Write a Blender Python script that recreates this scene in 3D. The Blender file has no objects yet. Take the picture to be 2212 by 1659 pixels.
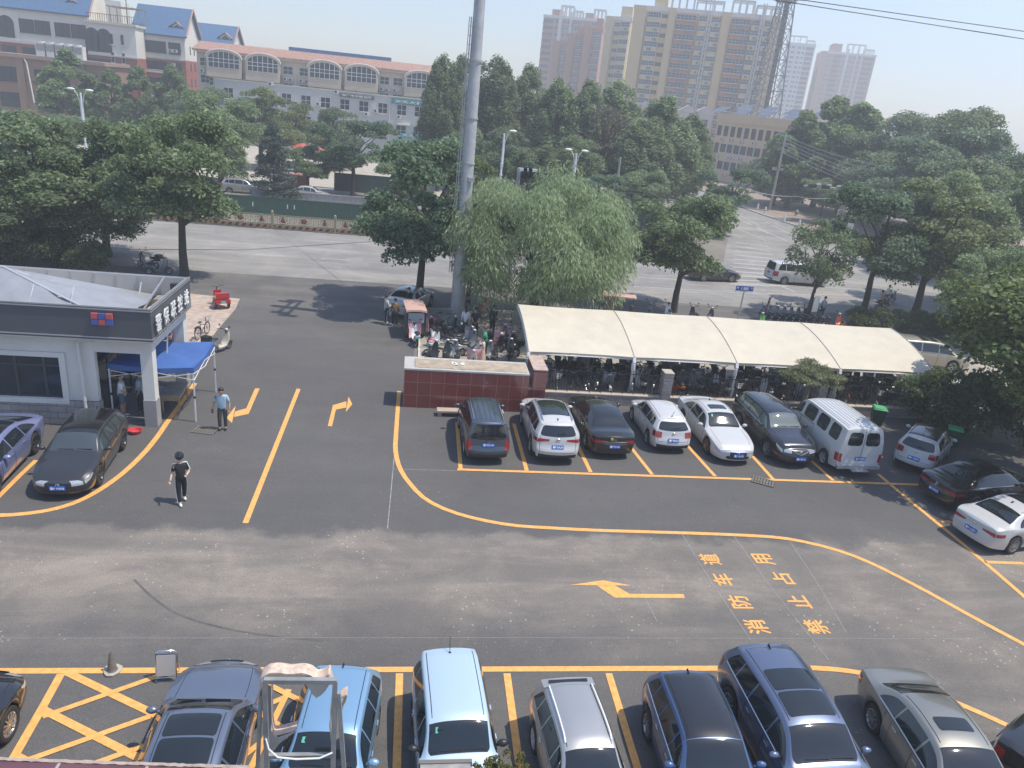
import bpy, math, random
import numpy as np
from mathutils import Vector, Matrix
random.seed(7)
R = math.radians
SC = bpy.context.scene
COL = SC.collection
# ---------------------------------------------------------------- camera
CAM_H = 12.7
CR = Vector((0.9886333459718645, -0.11522572576274182, 0.09657711610379113))
CU = Vector((-0.04827513515782291, 0.36506050634856213, 0.9297313257226655))
CF = Vector((0.1423854576772841, 0.9238256647371195, -0.35534845238870744))
FL = 2994.463324524013 * 2212 / 4096
cd = bpy.data.cameras.new('camera')
cam = bpy.data.objects.new('camera', cd)
COL.objects.link(cam)
cd.sensor_width = 36.0
cd.lens = 2994.463324524013 / 4096 * 36
cd.clip_start = 0.1
cd.clip_end = 6000
mw = Matrix((CR, CU, -CF)).transposed().to_4x4()
mw.translation = Vector((0, 0, CAM_H))
cam.matrix_world = mw
SC.camera = cam
# ---------------------------------------------------------------- sky, sun, exposure
SUN = Vector((0.46, -0.09, 1.0)).normalized()       # towards the sun
w = bpy.data.worlds.new('World')
SC.world = w
w.use_nodes = True
nt = w.node_tree
bg = nt.nodes['Background']
sky = nt.nodes.new('ShaderNodeTexSky')
sky.sky_type = 'NISHITA'
sky.sun_disc = False
sky.sun_elevation = math.asin(SUN.z)
sky.sun_rotation = math.atan2(SUN.x, SUN.y)
sky.air_density = 1.25
sky.dust_density = 0.8
sky.ozone_density = 4.0
tint = nt.nodes.new('ShaderNodeMix')
tint.data_type = 'RGBA'
tint.blend_type = 'MULTIPLY'
tint.inputs[0].default_value = 1.0
tint.inputs[7].default_value = (0.97, 0.945, 1.0, 1)
nt.links.new(sky.outputs[0], tint.inputs[6])
nt.links.new(tint.outputs[2], bg.inputs[0])
bg.inputs[1].default_value = 0.125
sl = bpy.data.lights.new('sun', 'SUN')
sl.energy = 3.4
sl.angle = R(0.5)
sl.color = (1.0, 0.93, 0.81)
so = bpy.data.objects.new('sun', sl)
so.rotation_euler = SUN.to_track_quat('Z', 'Y').to_euler()
so.location = (30, -10, 80)
COL.objects.link(so)
SC.view_settings.view_transform = 'Standard'
SC.view_settings.look = 'None'
SC.view_settings.gamma = 1.0
SC.view_settings.exposure = 0.60
try:
    SC.cycles.volume_bounces = 1
    SC.cycles.max_bounces = 8
    SC.cycles.transparent_max_bounces = 16
except Exception:
    pass


# ---------------------------------------------------------------- measuring: photo pixel -> place in the world
def ray(x, y):
    return CF + CR * ((x - 1106) / FL) - CU * ((y - 829.5) / FL)


def G(x, y, z=0.0):
    d = ray(x, y)
    t = (z - CAM_H) / d.z
    return Vector((d.x * t, d.y * t, z))


def AT(x, y, Y):
    d = ray(x, y)
    t = Y / d.y
    return Vector((d.x * t, Y, CAM_H + d.z * t))


def PX(P):
    P = Vector(P) - Vector((0, 0, CAM_H))
    wv = P.dot(CF)
    return (1106 + FL * P.dot(CR) / wv, 829.5 - FL * P.dot(CU) / wv)


# ---------------------------------------------------------------- materials
MATS = {}


def mat(name, col, rough=0.6, metal=0.0, coat=0.0, var=0.0, vscale=3.0, bump=0.0, bscale=40.0, spec=0.5, island=0.0,
        emit=None, trans=0.0, alpha=1.0, orand=0.0):
    if name in MATS:
        return MATS[name]
    m = bpy.data.materials.new(name)
    m.use_nodes = True
    n, l = m.node_tree.nodes, m.node_tree.links
    b = n['Principled BSDF']
    b.inputs['Base Color'].default_value = (*col, 1)
    b.inputs['Roughness'].default_value = rough
    b.inputs['Metallic'].default_value = metal
    b.inputs['Coat Weight'].default_value = coat
    b.inputs['Coat Roughness'].default_value = 0.04
    b.inputs['Specular IOR Level'].default_value = spec
    if trans:
        b.inputs['Transmission Weight'].default_value = trans
    if alpha < 1:
        b.inputs['Alpha'].default_value = alpha
    if emit:
        b.inputs['Emission Color'].default_value = (*emit[:3], 1)
        b.inputs['Emission Strength'].default_value = emit[3]
    src = None
    if var or bump:
        tc = n.new('ShaderNodeTexCoord')
    if var:
        no = n.new('ShaderNodeTexNoise')
        no.inputs['Scale'].default_value = vscale
        no.inputs['Detail'].default_value = 6
        no.inputs['Roughness'].default_value = 0.65
        l.new(tc.outputs['Object'], no.inputs['Vector'])
        mr = n.new('ShaderNodeMapRange')
        mr.inputs[1].default_value = 0.3
        mr.inputs[2].default_value = 0.7
        mr.inputs[3].default_value = 1 - var
        mr.inputs[4].default_value = 1 + var
        l.new(no.outputs[0], mr.inputs[0])
        src = mr.outputs[0]
    if island:
        ge = n.new('ShaderNodeNewGeometry')
        mr2 = n.new('ShaderNodeMapRange')
        mr2.inputs[3].default_value = 1 - island
        mr2.inputs[4].default_value = 1 + island
        l.new(ge.outputs['Random Per Island'], mr2.inputs[0])
        if src:
            mu = n.new('ShaderNodeMath')
            mu.operation = 'MULTIPLY'
            l.new(src, mu.inputs[0])
            l.new(mr2.outputs[0], mu.inputs[1])
            src = mu.outputs[0]
        else:
            src = mr2.outputs[0]
    if orand:
        oi = n.new('ShaderNodeObjectInfo')
        mr3 = n.new('ShaderNodeMapRange')
        mr3.inputs[3].default_value = 1 - orand
        mr3.inputs[4].default_value = 1 + orand
        l.new(oi.outputs['Random'], mr3.inputs[0])
        if src:
            mu = n.new('ShaderNodeMath')
            mu.operation = 'MULTIPLY'
            l.new(src, mu.inputs[0])
            l.new(mr3.outputs[0], mu.inputs[1])
            src = mu.outputs[0]
        else:
            src = mr3.outputs[0]
    if src:
        vm = n.new('ShaderNodeVectorMath')
        vm.operation = 'SCALE'
        vm.inputs[0].default_value = col
        l.new(src, vm.inputs['Scale'])
        l.new(vm.outputs[0], b.inputs['Base Color'])
    if bump:
        n2 = n.new('ShaderNodeTexNoise')
        n2.inputs['Scale'].default_value = bscale
        n2.inputs['Detail'].default_value = 4
        l.new(tc.outputs['Object'], n2.inputs['Vector'])
        bp = n.new('ShaderNodeBump')
        bp.inputs['Strength'].default_value = bump
        bp.inputs['Distance'].default_value = 0.02
        l.new(n2.outputs[0], bp.inputs['Height'])
        l.new(bp.outputs[0], b.inputs['Normal'])
    MATS[name] = m
    return m


def brickmat(name, c1, c2, mortar, bw, bh, ax='xz', msize=0.01, off=0.5, rough=0.7, bump=0.3, squash=1.0, coat=0.0, var=0.12):
    m = mat(name, c1, rough, coat=coat)
    n, l = m.node_tree.nodes, m.node_tree.links
    b = n['Principled BSDF']
    tc = n.new('ShaderNodeTexCoord')
    sp = n.new('ShaderNodeSeparateXYZ')
    cb = n.new('ShaderNodeCombineXYZ')
    l.new(tc.outputs['Object'], sp.inputs[0])
    l.new(sp.outputs['XYZ'.index(ax[0].upper())], cb.inputs[0])
    l.new(sp.outputs['XYZ'.index(ax[1].upper())], cb.inputs[1])
    br = n.new('ShaderNodeTexBrick')
    br.offset = off
    br.inputs['Color1'].default_value = (*c1, 1)
    br.inputs['Color2'].default_value = (*c2, 1)
    br.inputs['Mortar'].default_value = (*mortar, 1)
    br.inputs['Scale'].default_value = 1
    br.inputs['Brick Width'].default_value = bw
    br.inputs['Row Height'].default_value = bh
    br.inputs['Mortar Size'].default_value = msize
    br.inputs['Mortar Smooth'].default_value = 0.1
    l.new(cb.outputs[0], br.inputs[0])
    no = n.new('ShaderNodeTexNoise')
    no.inputs['Scale'].default_value = 2.5
    no.inputs['Detail'].default_value = 8
    l.new(tc.outputs['Object'], no.inputs['Vector'])
    mr = n.new('ShaderNodeMapRange')
    mr.inputs[1].default_value = 0.3
    mr.inputs[2].default_value = 0.7
    mr.inputs[3].default_value = 1 - var
    mr.inputs[4].default_value = 1 + var
    l.new(no.outputs[0], mr.inputs[0])
    vm = n.new('ShaderNodeVectorMath')
    vm.operation = 'SCALE'
    l.new(br.outputs[0], vm.inputs[0])
    l.new(mr.outputs[0], vm.inputs['Scale'])
    l.new(vm.outputs[0], b.inputs['Base Color'])
    if bump:
        bp = n.new('ShaderNodeBump')
        bp.inputs['Strength'].default_value = bump
        bp.inputs['Distance'].default_value = 0.03
        inv = n.new('ShaderNodeMath')
        inv.operation = 'SUBTRACT'
        inv.inputs[0].default_value = 1
        l.new(br.outputs['Fac'], inv.inputs[1])
        n3 = n.new('ShaderNodeTexNoise')
        n3.inputs['Scale'].default_value = 9
        n3.inputs['Detail'].default_value = 5
        l.new(tc.outputs['Object'], n3.inputs['Vector'])
        ad = n.new('ShaderNodeMath')
        ad.operation = 'ADD'
        l.new(inv.outputs[0], ad.inputs[0])
        l.new(n3.outputs[0], ad.inputs[1])
        l.new(ad.outputs[0], bp.inputs['Height'])
        l.new(bp.outputs[0], b.inputs['Normal'])
    return m


def paint(name, col, metal=0.0, rough=0.35, coat=1.0):
    return mat('paint_' + name, col, rough, metal, coat)


WHITEMETAL = mat('white_metal', (0.7, 0.71, 0.72), 0.35, var=0.06)
GREYMETAL = mat('grey_metal', (0.42, 0.43, 0.45), 0.4, 0.5, var=0.1)
DARKMETAL = mat('dark_metal', (0.035, 0.037, 0.04), 0.45, 0.3)
CHROME = mat('chrome', (0.75, 0.76, 0.78), 0.12, 1.0)
BLACK = mat('black_plastic', (0.018, 0.018, 0.02), 0.45)
RUBBER = mat('rubber', (0.022, 0.022, 0.023), 0.8)
GLASS = mat('car_glass', (0.012, 0.016, 0.018), 0.06, spec=0.9)
WHITEP = mat('white_plastic', (0.72, 0.73, 0.72), 0.4, var=0.05)


# ---------------------------------------------------------------- mesh building
class MB:
    def __init__(s):
        s.v, s.f, s.mi, s.sm = [], [], [], []

    def add(s, vs, fs, mi=0, sm=False):
        o = len(s.v)
        s.v.extend([tuple(p) for p in vs])
        for f in fs:
            s.f.append([i + o for i in f])
            s.mi.append(mi)
            s.sm.append(sm)
        return s

    def box(s, x0, y0, z0, x1, y1, z1, mi=0):
        return s.add([(x0, y0, z0), (x1, y0, z0), (x1, y1, z0), (x0, y1, z0), (x0, y0, z1), (x1, y0, z1), (x1, y1, z1), (x0, y1, z1)],
                     [(0, 3, 2, 1), (4, 5, 6, 7), (0, 1, 5, 4), (1, 2, 6, 5), (2, 3, 7, 6), (3, 0, 4, 7)], mi)

    def bar(s, p, q, a, b=None, mi=0, up=(0, 0, 1)):
        p, q = Vector(p), Vector(q)
        b = b or a
        d = (q - p).normalized()
        u = Vector(up)
        if abs(d.dot(u)) > 0.98:
            u = Vector((0, 1, 0))
        x = d.cross(u).normalized() * (a / 2)
        y = x.cross(d).normalized() * (b / 2)
        return s.add([p - x - y, p + x - y, p + x + y, p - x + y, q - x - y, q + x - y, q + x + y, q - x + y],
                     [(0, 3, 2, 1), (4, 5, 6, 7), (0, 1, 5, 4), (1, 2, 6, 5), (2, 3, 7, 6), (3, 0, 4, 7)], mi)

    def tube(s, pts, r, n=8, mi=0, caps=True):
        pts = [Vector(p) for p in pts]
        rs = r if isinstance(r, (list, tuple)) else [r] * len(pts)
        vs, fs = [], []
        px = None
        for i, p in enumerate(pts):
            d = (pts[min(i + 1, len(pts) - 1)] - pts[max(i - 1, 0)])
            if d.length < 1e-9:
                d = Vector((0, 0, 1))
            d.normalize()
            if px is None:
                u = Vector((0, 0, 1)) if abs(d.z) < 0.9 else Vector((1, 0, 0))
                x = d.cross(u).normalized()
            else:
                x = (px - d * px.dot(d))
                x = x.normalized() if x.length > 1e-6 else px
            px = x
            y = d.cross(x)
            for k in range(n):
                a = 2 * math.pi * k / n
                vs.append(p + (x * math.cos(a) + y * math.sin(a)) * rs[i])
        for i in range(len(pts) - 1):
            for k in range(n):
                fs.append((i * n + k, i * n + (k + 1) % n, (i + 1) * n + (k + 1) % n, (i + 1) * n + k))
        s.add(vs, fs, mi, True)
        if caps:
            o = len(s.v) - len(vs)
            s.f.append([o + k for k in range(n)][::-1])
            s.f.append([o + (len(pts) - 1) * n + k for k in range(n)])
            s.mi += [mi, mi]
            s.sm += [False, False]
        return s

    def lathe(s, prof, n=16, mi=0, M=None):
        vs, fs = [], []
        for (r, z) in prof:
            for k in range(n):
                a = 2 * math.pi * k / n
                p = Vector((r * math.cos(a), r * math.sin(a), z))
                vs.append(M @ p if M else p)
        for i in range(len(prof) - 1):
            for k in range(n):
                fs.append((i * n + k, i * n + (k + 1) % n, (i + 1) * n + (k + 1) % n, (i + 1) * n + k))
        return s.add(vs, fs, mi, True)

    def prism(s, poly, z0, z1, mi=0):
        n = len(poly)
        vs = [(p[0], p[1], z0) for p in poly] + [(p[0], p[1], z1) for p in poly]
        fs = [tuple(range(n))[::-1], tuple(range(n, 2 * n))] + [(i, (i + 1) % n, n + (i + 1) % n, n + i) for i in range(n)]
        return s.add(vs, fs, mi)

    def prismY(s, poly, y0, y1, mi=0):          # outline in x,z
        n = len(poly)
        vs = [(p[0], y0, p[1]) for p in poly] + [(p[0], y1, p[1]) for p in poly]
        fs = [tuple(range(n)), tuple(range(n, 2 * n))[::-1]] + [((i + 1) % n, i, n + i, n + (i + 1) % n) for i in range(n)]
        return s.add(vs, fs, mi)

    def grid(s, rows, mi=0, sm=True, flip=False):
        nr, nc = len(rows), len(rows[0])
        vs = [p for r in rows for p in r]
        fs = []
        for i in range(nr - 1):
            for j in range(nc - 1):
                q = (i * nc + j, i * nc + j + 1, (i + 1) * nc + j + 1, (i + 1) * nc + j)
                fs.append(q[::-1] if flip else q)
        return s.add(vs, fs, mi, sm)

    def ball(s, c, r, n=10, m=7, mi=0, sc=(1, 1, 1)):
        rows = []
        for i in range(m + 1):
            t = math.pi * i / m
            rows.append([(c[0] + r * sc[0] * math.sin(t) * math.cos(2 * math.pi * k / n), c[1] + r * sc[1] * math.sin(t) * math.sin(2 * math.pi * k / n),
                          c[2] + r * sc[2] * math.cos(t)) for k in range(n + 1)])
        return s.grid(rows, mi, True, True)

    def mesh(s, name, mats, sharp=40):
        me = bpy.data.meshes.new(name)
        me.from_pydata(s.v, [], s.f)
        for m in (mats if isinstance(mats, (list, tuple)) else [mats]):
            me.materials.append(m)
        me.polygons.foreach_set('material_index', s.mi)
        me.polygons.foreach_set('use_smooth', s.sm)
        if any(s.sm):
            me.set_sharp_from_angle(angle=R(sharp))
        me.update()
        return me

    def build(s, name, mats, parent=None, loc=None, sharp=40):
        return link(name, s.mesh(name, mats, sharp), parent, loc)


def link(name, me, parent=None, loc=None, rz=None, sc=None):
    o = bpy.data.objects.new(name, me)
    COL.objects.link(o)
    if parent:
        o.parent = parent
    if loc is not None:
        o.location = loc
    if rz is not None:
        o.rotation_euler = (0, 0, rz)
    if sc is not None:
        o.scale = sc
    return o


def tag(o, label=None, cat=None, group=None, kind=None):
    if label:
        o['label'] = label
    if cat:
        o['category'] = cat
    if group:
        o['group'] = group
    if kind:
        o['kind'] = kind
    return o


def thing(name, label, cat, loc=(0, 0, 0), rz=0.0, group=None):
    o = bpy.data.objects.new(name, None)
    o.empty_display_size = 0.3
    COL.objects.link(o)
    o.location = loc
    o.rotation_euler = (0, 0, rz)
    return tag(o, label, cat, group)


KIDS = {}


def copy_thing(root, loc, rz=0.0, label=None, sc=None, group=None):
    r = root.copy()
    COL.objects.link(r)
    r.location = loc
    r.rotation_euler = (0, 0, rz)
    if sc is not None:
        r.scale = sc
    if label:
        r['label'] = label
    if group:
        r['group'] = group
    for ch in list(root.children):
        c = ch.copy()
        COL.objects.link(c)
        c.parent = r
        for g in ch.children:
            d = g.copy()
            COL.objects.link(d)
            d.parent = c
    return r


def text_mesh(txt, size, mats, ext=0.0, bold=0.0, align='CENTER', name='lettering'):
    cu = bpy.data.curves.new('tmp', 'FONT')
    cu.body = txt
    cu.size = size
    cu.extrude = ext
    cu.offset = bold
    cu.align_x = align
    cu.align_y = 'CENTER'
    cu.resolution_u = 2
    o = bpy.data.objects.new('tmp', cu)
    COL.objects.link(o)
    dg = bpy.context.evaluated_depsgraph_get()
    dg.update()
    me = bpy.data.meshes.new_from_object(o.evaluated_get(dg))
    bpy.data.objects.remove(o)
    bpy.data.curves.remove(cu)
    me.name = name
    me.materials.clear()
    me.materials.append(mats)
    return me


def text_obj(txt, size, m, parent, loc, rot=(0, 0, 0), ext=0.01, bold=0.0, align='CENTER', name='lettering', fit=None):
    me = text_mesh(txt, size, m, ext, bold, align, name)
    o = link(name, me, parent, loc)
    o.rotation_euler = rot
    if fit:                                     # fit = width, height of the whole line
        xs = [v.co.x for v in me.vertices]
        ys = [v.co.y for v in me.vertices]
        if xs:
            cx, cy = (min(xs) + max(xs)) / 2, (min(ys) + max(ys)) / 2
            sx, sy = fit[0] / (max(xs) - min(xs)), fit[1] / (max(ys) - min(ys))
            for v in me.vertices:
                v.co.x = (v.co.x - cx) * sx
                v.co.y = (v.co.y - cy) * sy
    return o


def pchip(pts):
    xs = np.array([p[0] for p in pts], float)
    ys = np.array([p[1] for p in pts], float)
    h = np.diff(xs)
    d = np.diff(ys) / h
    m = np.zeros(len(xs))
    for i in range(1, len(xs) - 1):
        if d[i - 1] * d[i] > 0:
            w1, w2 = 2 * h[i] + h[i - 1], h[i] + 2 * h[i - 1]
            m[i] = (w1 + w2) / (w1 / d[i - 1] + w2 / d[i])
    m[0], m[-1] = d[0], d[-1]

    def f(x):
        x = min(max(x, xs[0]), xs[-1])
        i = min(max(int(np.searchsorted(xs, x) - 1), 0), len(h) - 1)
        t = (x - xs[i]) / h[i]
        return float(ys[i] * (1 + 2 * t) * (1 - t) ** 2 + m[i] * h[i] * t * (1 - t) ** 2 + ys[i + 1] * t * t * (3 - 2 * t) + m[i + 1] * h[i] * t * t * (t - 1))
    return f


def sm01(x):
    x = min(max(x, 0.0), 1.0)
    return x * x * (3 - 2 * x)
# ================================================================ ground, road, yard, markings
def struct(name, mb, m, loc=None):
    o = mb.build(name, m, loc=loc)
    o['kind'] = 'structure'
    return o


def sheet(name, poly, z, m):
    mb = MB()
    n = len(poly)
    mb.add([(p[0], p[1], z) for p in poly], [tuple(range(n))])
    # keep the face pointing up
    a = sum(poly[i][0] * poly[(i + 1) % n][1] - poly[(i + 1) % n][0] * poly[i][1] for i in range(n))
    if a < 0:
        mb.f[0] = mb.f[0][::-1]
    return struct(name, mb, m)


def asphalt(name, base, dust, dark, worn=None, streak=(0.11, 0.55), speck=0.5):
    m = mat(name, base, 0.85)
    n, l = m.node_tree.nodes, m.node_tree.links
    b = n['Principled BSDF']
    b.inputs['Specular IOR Level'].default_value = 0.35
    tc = n.new('ShaderNodeTexCoord')

    def noise(sc, det, stretch=None, rough=0.6, dist=0.0):
        t = n.new('ShaderNodeTexNoise')
        t.inputs['Scale'].default_value = sc
        t.inputs['Detail'].default_value = det
        t.inputs['Roughness'].default_value = rough
        t.inputs['Distortion'].default_value = dist
        if stretch:
            mp = n.new('ShaderNodeMapping')
            mp.inputs['Scale'].default_value = stretch[:3]
            if len(stretch) > 3:
                mp.inputs['Rotation'].default_value = (0, 0, stretch[3])
            l.new(tc.outputs['Object'], mp.inputs[0])
            l.new(mp.outputs[0], t.inputs[0])
        else:
            l.new(tc.outputs['Object'], t.inputs[0])
        return t.outputs[0]

    def rng(s, a, c, lo, hi):
        r = n.new('ShaderNodeMapRange')
        for i, q in enumerate((a, c, lo, hi)):
            r.inputs[i + 1].default_value = q
        l.new(s, r.inputs[0])
        return r.outputs[0]

    def mix(f, c1, c2):
        x = n.new('ShaderNodeMix')
        x.data_type = 'RGBA'
        if isinstance(f, float):
            x.inputs[0].default_value = f
        else:
            l.new(f, x.inputs[0])
        for k, c in ((6, c1), (7, c2)):
            if isinstance(c, tuple):
                x.inputs[k].default_value = (*c, 1)
            else:
                l.new(c, x.inputs[k])
        return x.outputs[2]

    def math_(op, a, c):
        x = n.new('ShaderNodeMath')
        x.operation = op
        for k, q in enumerate((a, c)):
            if isinstance(q, (int, float)):
                x.inputs[k].default_value = q
            else:
                l.new(q, x.inputs[k])
        return x.outputs[0]

    c = mix(rng(noise(0.12, 4), 0.35, 0.65, 0, 1), base, dark)
    c = mix(rng(noise(1.7, 3, None, .5, .4), .66, .74, 0, .3), c, tuple(q * .45 for q in base))
    # long tyre-swept dust streaks across the lane
    s1 = rng(noise(1.0, 7, (streak[0], streak[1], 1, .06), 0.75, .5), 0.46, 0.74, 0, 1)
    s2 = rng(noise(0.35, 6, None, 0.7, 0.6), 0.45, 0.7, 0, 1)
    d = math_('MULTIPLY', math_('ADD', math_('MULTIPLY', s1, 0.75), math_('MULTIPLY', s2, 0.55)), 1.0)
    if worn:
        sp = n.new('ShaderNodeSeparateXYZ')
        l.new(tc.outputs['Object'], sp.inputs[0])
        yy = math_('ADD', sp.outputs[1], rng(noise(0.5, 5), 0.3, 0.7, -0.5, 0.5))
        mask = rng(yy, 20.1, 19.7, 0.16, 1.0)
        # nearest strip by the bays is newer again
        mask = math_('MULTIPLY', mask, rng(yy, 14.2, 16.6, 0.28, 1.0))
        # driveway towards the road paler: dust, plus distance haze painted into the colour
        mask = math_('MAXIMUM', mask, math_('MULTIPLY', rng(yy, 30, 46, 0.0, 0.55), 1.0))
        xx = math_('ADD', sp.outputs[0], rng(noise(0.3, 4), 0.3, 0.7, -2.0, 2.0))
        east = math_('MULTIPLY', rng(xx, 7, 15, 0.0, 0.9), rng(yy, 20.6, 19.4, 0.0, 1.0))
        mask = math_('MAXIMUM', mask, east)
        base_d = math_('ADD', math_('MULTIPLY', d, 0.62), math_('MULTIPLY', mask, 0.26))
        d = math_('MULTIPLY', base_d, mask)
    c = mix(d, c, dust)
    # aggregate grain
    g1 = rng(noise(28, 3, None, 0.8), 0.3, 0.7, 0.72, 1.28)
    g2 = rng(noise(130, 2), 0.3, 0.7, 0.72, 1.28)
    g = math_('MULTIPLY', g1, g2)
    vm = n.new('ShaderNodeVectorMath')
    vm.operation = 'SCALE'
    l.new(c, vm.inputs[0])
    l.new(g, vm.inputs['Scale'])
    c = vm.outputs[0]
    # crumbs of pale stone
    if speck:
        vo = n.new('ShaderNodeTexVoronoi')
        vo.inputs['Scale'].default_value = 5.0
        l.new(tc.outputs['Object'], vo.inputs[0])
        k = math_('LESS_THAN', vo.outputs['Distance'], rng(noise(0.35, 4), 0.40, 0.66, 0.03, 0.17))
        k = math_('MULTIPLY', k, speck)
        if worn:
            k = math_('MULTIPLY', k, rng(mask, 0.3, 0.7, 0.25, 1.0))
        c = mix(k, c, (0.50, 0.47, 0.42))
    l.new(c, b.inputs['Base Color'])
    bp = n.new('ShaderNodeBump')
    bp.inputs['Strength'].default_value = 0.35
    bp.inputs['Distance'].default_value = 0.01
    l.new(noise(70, 3), bp.inputs['Height'])
    l.new(bp.outputs[0], b.inputs['Normal'])
    return m


M_YARD = asphalt('yard_asphalt', (0.100, 0.098, 0.097), (0.31, 0.268, 0.222), (0.086, 0.084, 0.083), worn=True)
M_ROAD = asphalt('road_asphalt', (0.228, 0.220, 0.207), (0.35, 0.325, 0.29), (0.185, 0.180, 0.173), streak=(0.03, 0.5), speck=0.0)
M_EARTH = mat('earth', (0.17, 0.155, 0.125), 0.95, var=0.35, vscale=0.08, bump=0.4, bscale=3)
M_CONC = mat('concrete', (0.40, 0.365, 0.31), 0.9, var=0.22, vscale=1.1, bump=0.25, bscale=30)
M_CONC2 = mat('concrete_floor', (0.33, 0.295, 0.25), 0.9, var=0.16, vscale=0.6, bump=0.15, bscale=20)
M_PINK = brickmat('pink_paving', (0.40, 0.30, 0.24), (0.46, 0.38, 0.31), (0.36, 0.31, 0.26), 0.4, 0.2, 'xy', 0.012, rough=0.9, var=0.2)
M_KERB = mat('kerb_stone', (0.50, 0.48, 0.44), 0.85, var=0.15, vscale=2)
M_YEL = mat('yellow_paint', (0.74, 0.37, 0.105), 0.65, var=0.20, vscale=7)
M_WPAINT = mat('white_paint', (0.42, 0.41, 0.39), 0.7, var=0.25, vscale=4)
M_CHALK = mat('chalk', (0.27, 0.27, 0.265), 0.9, var=0.4, vscale=6)

mb = MB()
mb.add([(-3000, -300, 0), (3000, -300, 0), (3000, 5000, 0), (-3000, 5000, 0)], [(0, 1, 2, 3)])
struct('ground', mb, M_EARTH, (0, 0, -0.02))
sheet('road', [(-420, 50.9), (420, 50.9), (420, 67.9), (-420, 67.9)], -0.008, M_ROAD)
sheet('service_road', [(-420, 86.5), (37, 86.5), (37, 98), (-420, 98)], -0.008, M_ROAD)
sheet('side_street', [(29.5, 67.8), (60, 67.8), (53.5, 90), (52.2, 112), (58, 205), (46, 205), (40.5, 112), (36.5, 84)], -0.0085, M_ROAD)
sheet('yard', [(-60, -6), (60, -6), (60, 28.5), (27, 28.5), (27, 31.4), (12, 31.4), (0.2, 33), (0.9, 45.4), (30, 46.6), (90, 46.6), (90, 51.1), (-60, 51.1), (-60, 40), (-30, 26)],
      -0.004, M_YARD)
# forecourt pavement on the left of the drive and its stone edge
tri = [G(395, 634), G(518, 647), G(509, 668), G(490, 690), G(468, 716), G(440, 752), G(395, 790)]
tri = [(p.x, p.y) for p in tri] + [(-17.5, 37.0), (-18.5, 46.5)]
mb = MB()
mb.prism(tri, -0.15, 0.045)
struct('pavement', mb, M_PINK)
# pavement of the bicycle park, right of the drive
pv = [(0.75, 32.2), (0.75, 45.2), (14, 46.5), (42, 46.6), (42, 33.2), (27.0, 32.6), (12, 32.2)]
mb = MB()
mb.prism(pv, -0.15, 0.05)
struct('pavement', mb, M_CONC2)
mb = MB()
mb.box(0.62, 33, -0.1, 0.745, 45.3, 0.06)
mb.bar((0.7, 45.28, -0.02), (14, 46.58, -0.02), 0.14, 0.16)
struct('kerb', mb, M_KERB)
# far pavements, planted median and verge
mb = MB()
mb.box(-420, 68.0, -0.1, 29, 86.4, 0.08)
struct('median', mb, M_EARTH)
mb = MB()
mb.box(-420, 67.85, -0.1, 29, 68.0, 0.12)
mb.box(-420, 86.4, -0.1, 29, 86.5, 0.12)
struct('kerb', mb, M_KERB)
mb = MB()
mb.box(-420, 98, -0.1, 37, 146, 0.1)
struct('pavement', mb, M_CONC)
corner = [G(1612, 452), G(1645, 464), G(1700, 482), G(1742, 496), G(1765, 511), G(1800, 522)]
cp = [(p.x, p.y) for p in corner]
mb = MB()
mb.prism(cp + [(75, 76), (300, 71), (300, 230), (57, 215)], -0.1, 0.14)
struct('pavement', mb, mat('shaded_paving', (0.27, 0.21, 0.17), 0.9, var=0.2, vscale=1))  # brown paving, darker than the other pavements
mb = MB()
for a, b in zip(cp + [(75, 76)], cp[1:] + [(75, 76), (300, 71)]):
    mb.bar((a[0], a[1], 0.06), (b[0], b[1], 0.06), 0.2, 0.2)
struct('kerb', mb, M_KERB)
sheet('crossroad_east', [(58, 52.0), (420, 52.0), (420, 70), (75, 75), (60, 68)], -0.0075, M_ROAD)
# planting verges between yard and road
sheet('verge', [(-60, 46), (-19, 46.8), (-19, 51.0), (-60, 51.0)], 0.002, M_EARTH)
sheet('verge', [(31, 46.7), (60, 46.7), (60, 30), (40, 33), (36, 44)], 0.056, mat('dry_soil', (0.26, 0.21, 0.16), 0.95, var=0.25, vscale=1.5))


def strip(pts, wdt, z, mb):
    """flat painted band along a centre line"""
    P = [Vector((p[0], p[1], 0)) for p in pts]
    L, Rr = [], []
    for i, p in enumerate(P):
        d = (P[min(i + 1, len(P) - 1)] - P[max(i - 1, 0)]).normalized()
        nn = Vector((-d.y, d.x, 0)) * wdt / 2
        L.append((p.x + nn.x, p.y + nn.y, z))
        Rr.append((p.x - nn.x, p.y - nn.y, z))
    mb.grid([Rr, L], 0, False)


def smooth_px(pts, n=60):
    P = [G(*p) for p in pts]
    d = [0]
    for a, b in zip(P, P[1:]):
        d.append(d[-1] + (b - a).length)
    fx, fy = pchip([(t, p.x) for t, p in zip(d, P)]), pchip([(t, p.y) for t, p in zip(d, P)])
    return [(fx(d[-1] * i / n), fy(d[-1] * i / n)) for i in range(n + 1)]


def mark(name, polys, z=0.004, m=None):
    mb = MB()
    for p in polys:
        q = [G(*a) for a in p]
        n = len(q)
        s = sum(q[i].x * q[(i + 1) % n].y - q[(i + 1) % n].x * q[i].y for i in range(n))
        if s < 0:
            q = q[::-1]
        mb.add([(a.x, a.y, z) for a in q], [tuple(range(n))])
    return struct(name, mb, m or M_YEL)


def line(name, pts, wdt=0.15, z=0.004, m=None, smooth=False):
    mb = MB()
    strip(smooth_px(pts) if smooth else [tuple(G(*p))[:2] for p in pts], wdt, z, mb)
    return struct(name, mb, m or M_YEL)


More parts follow.
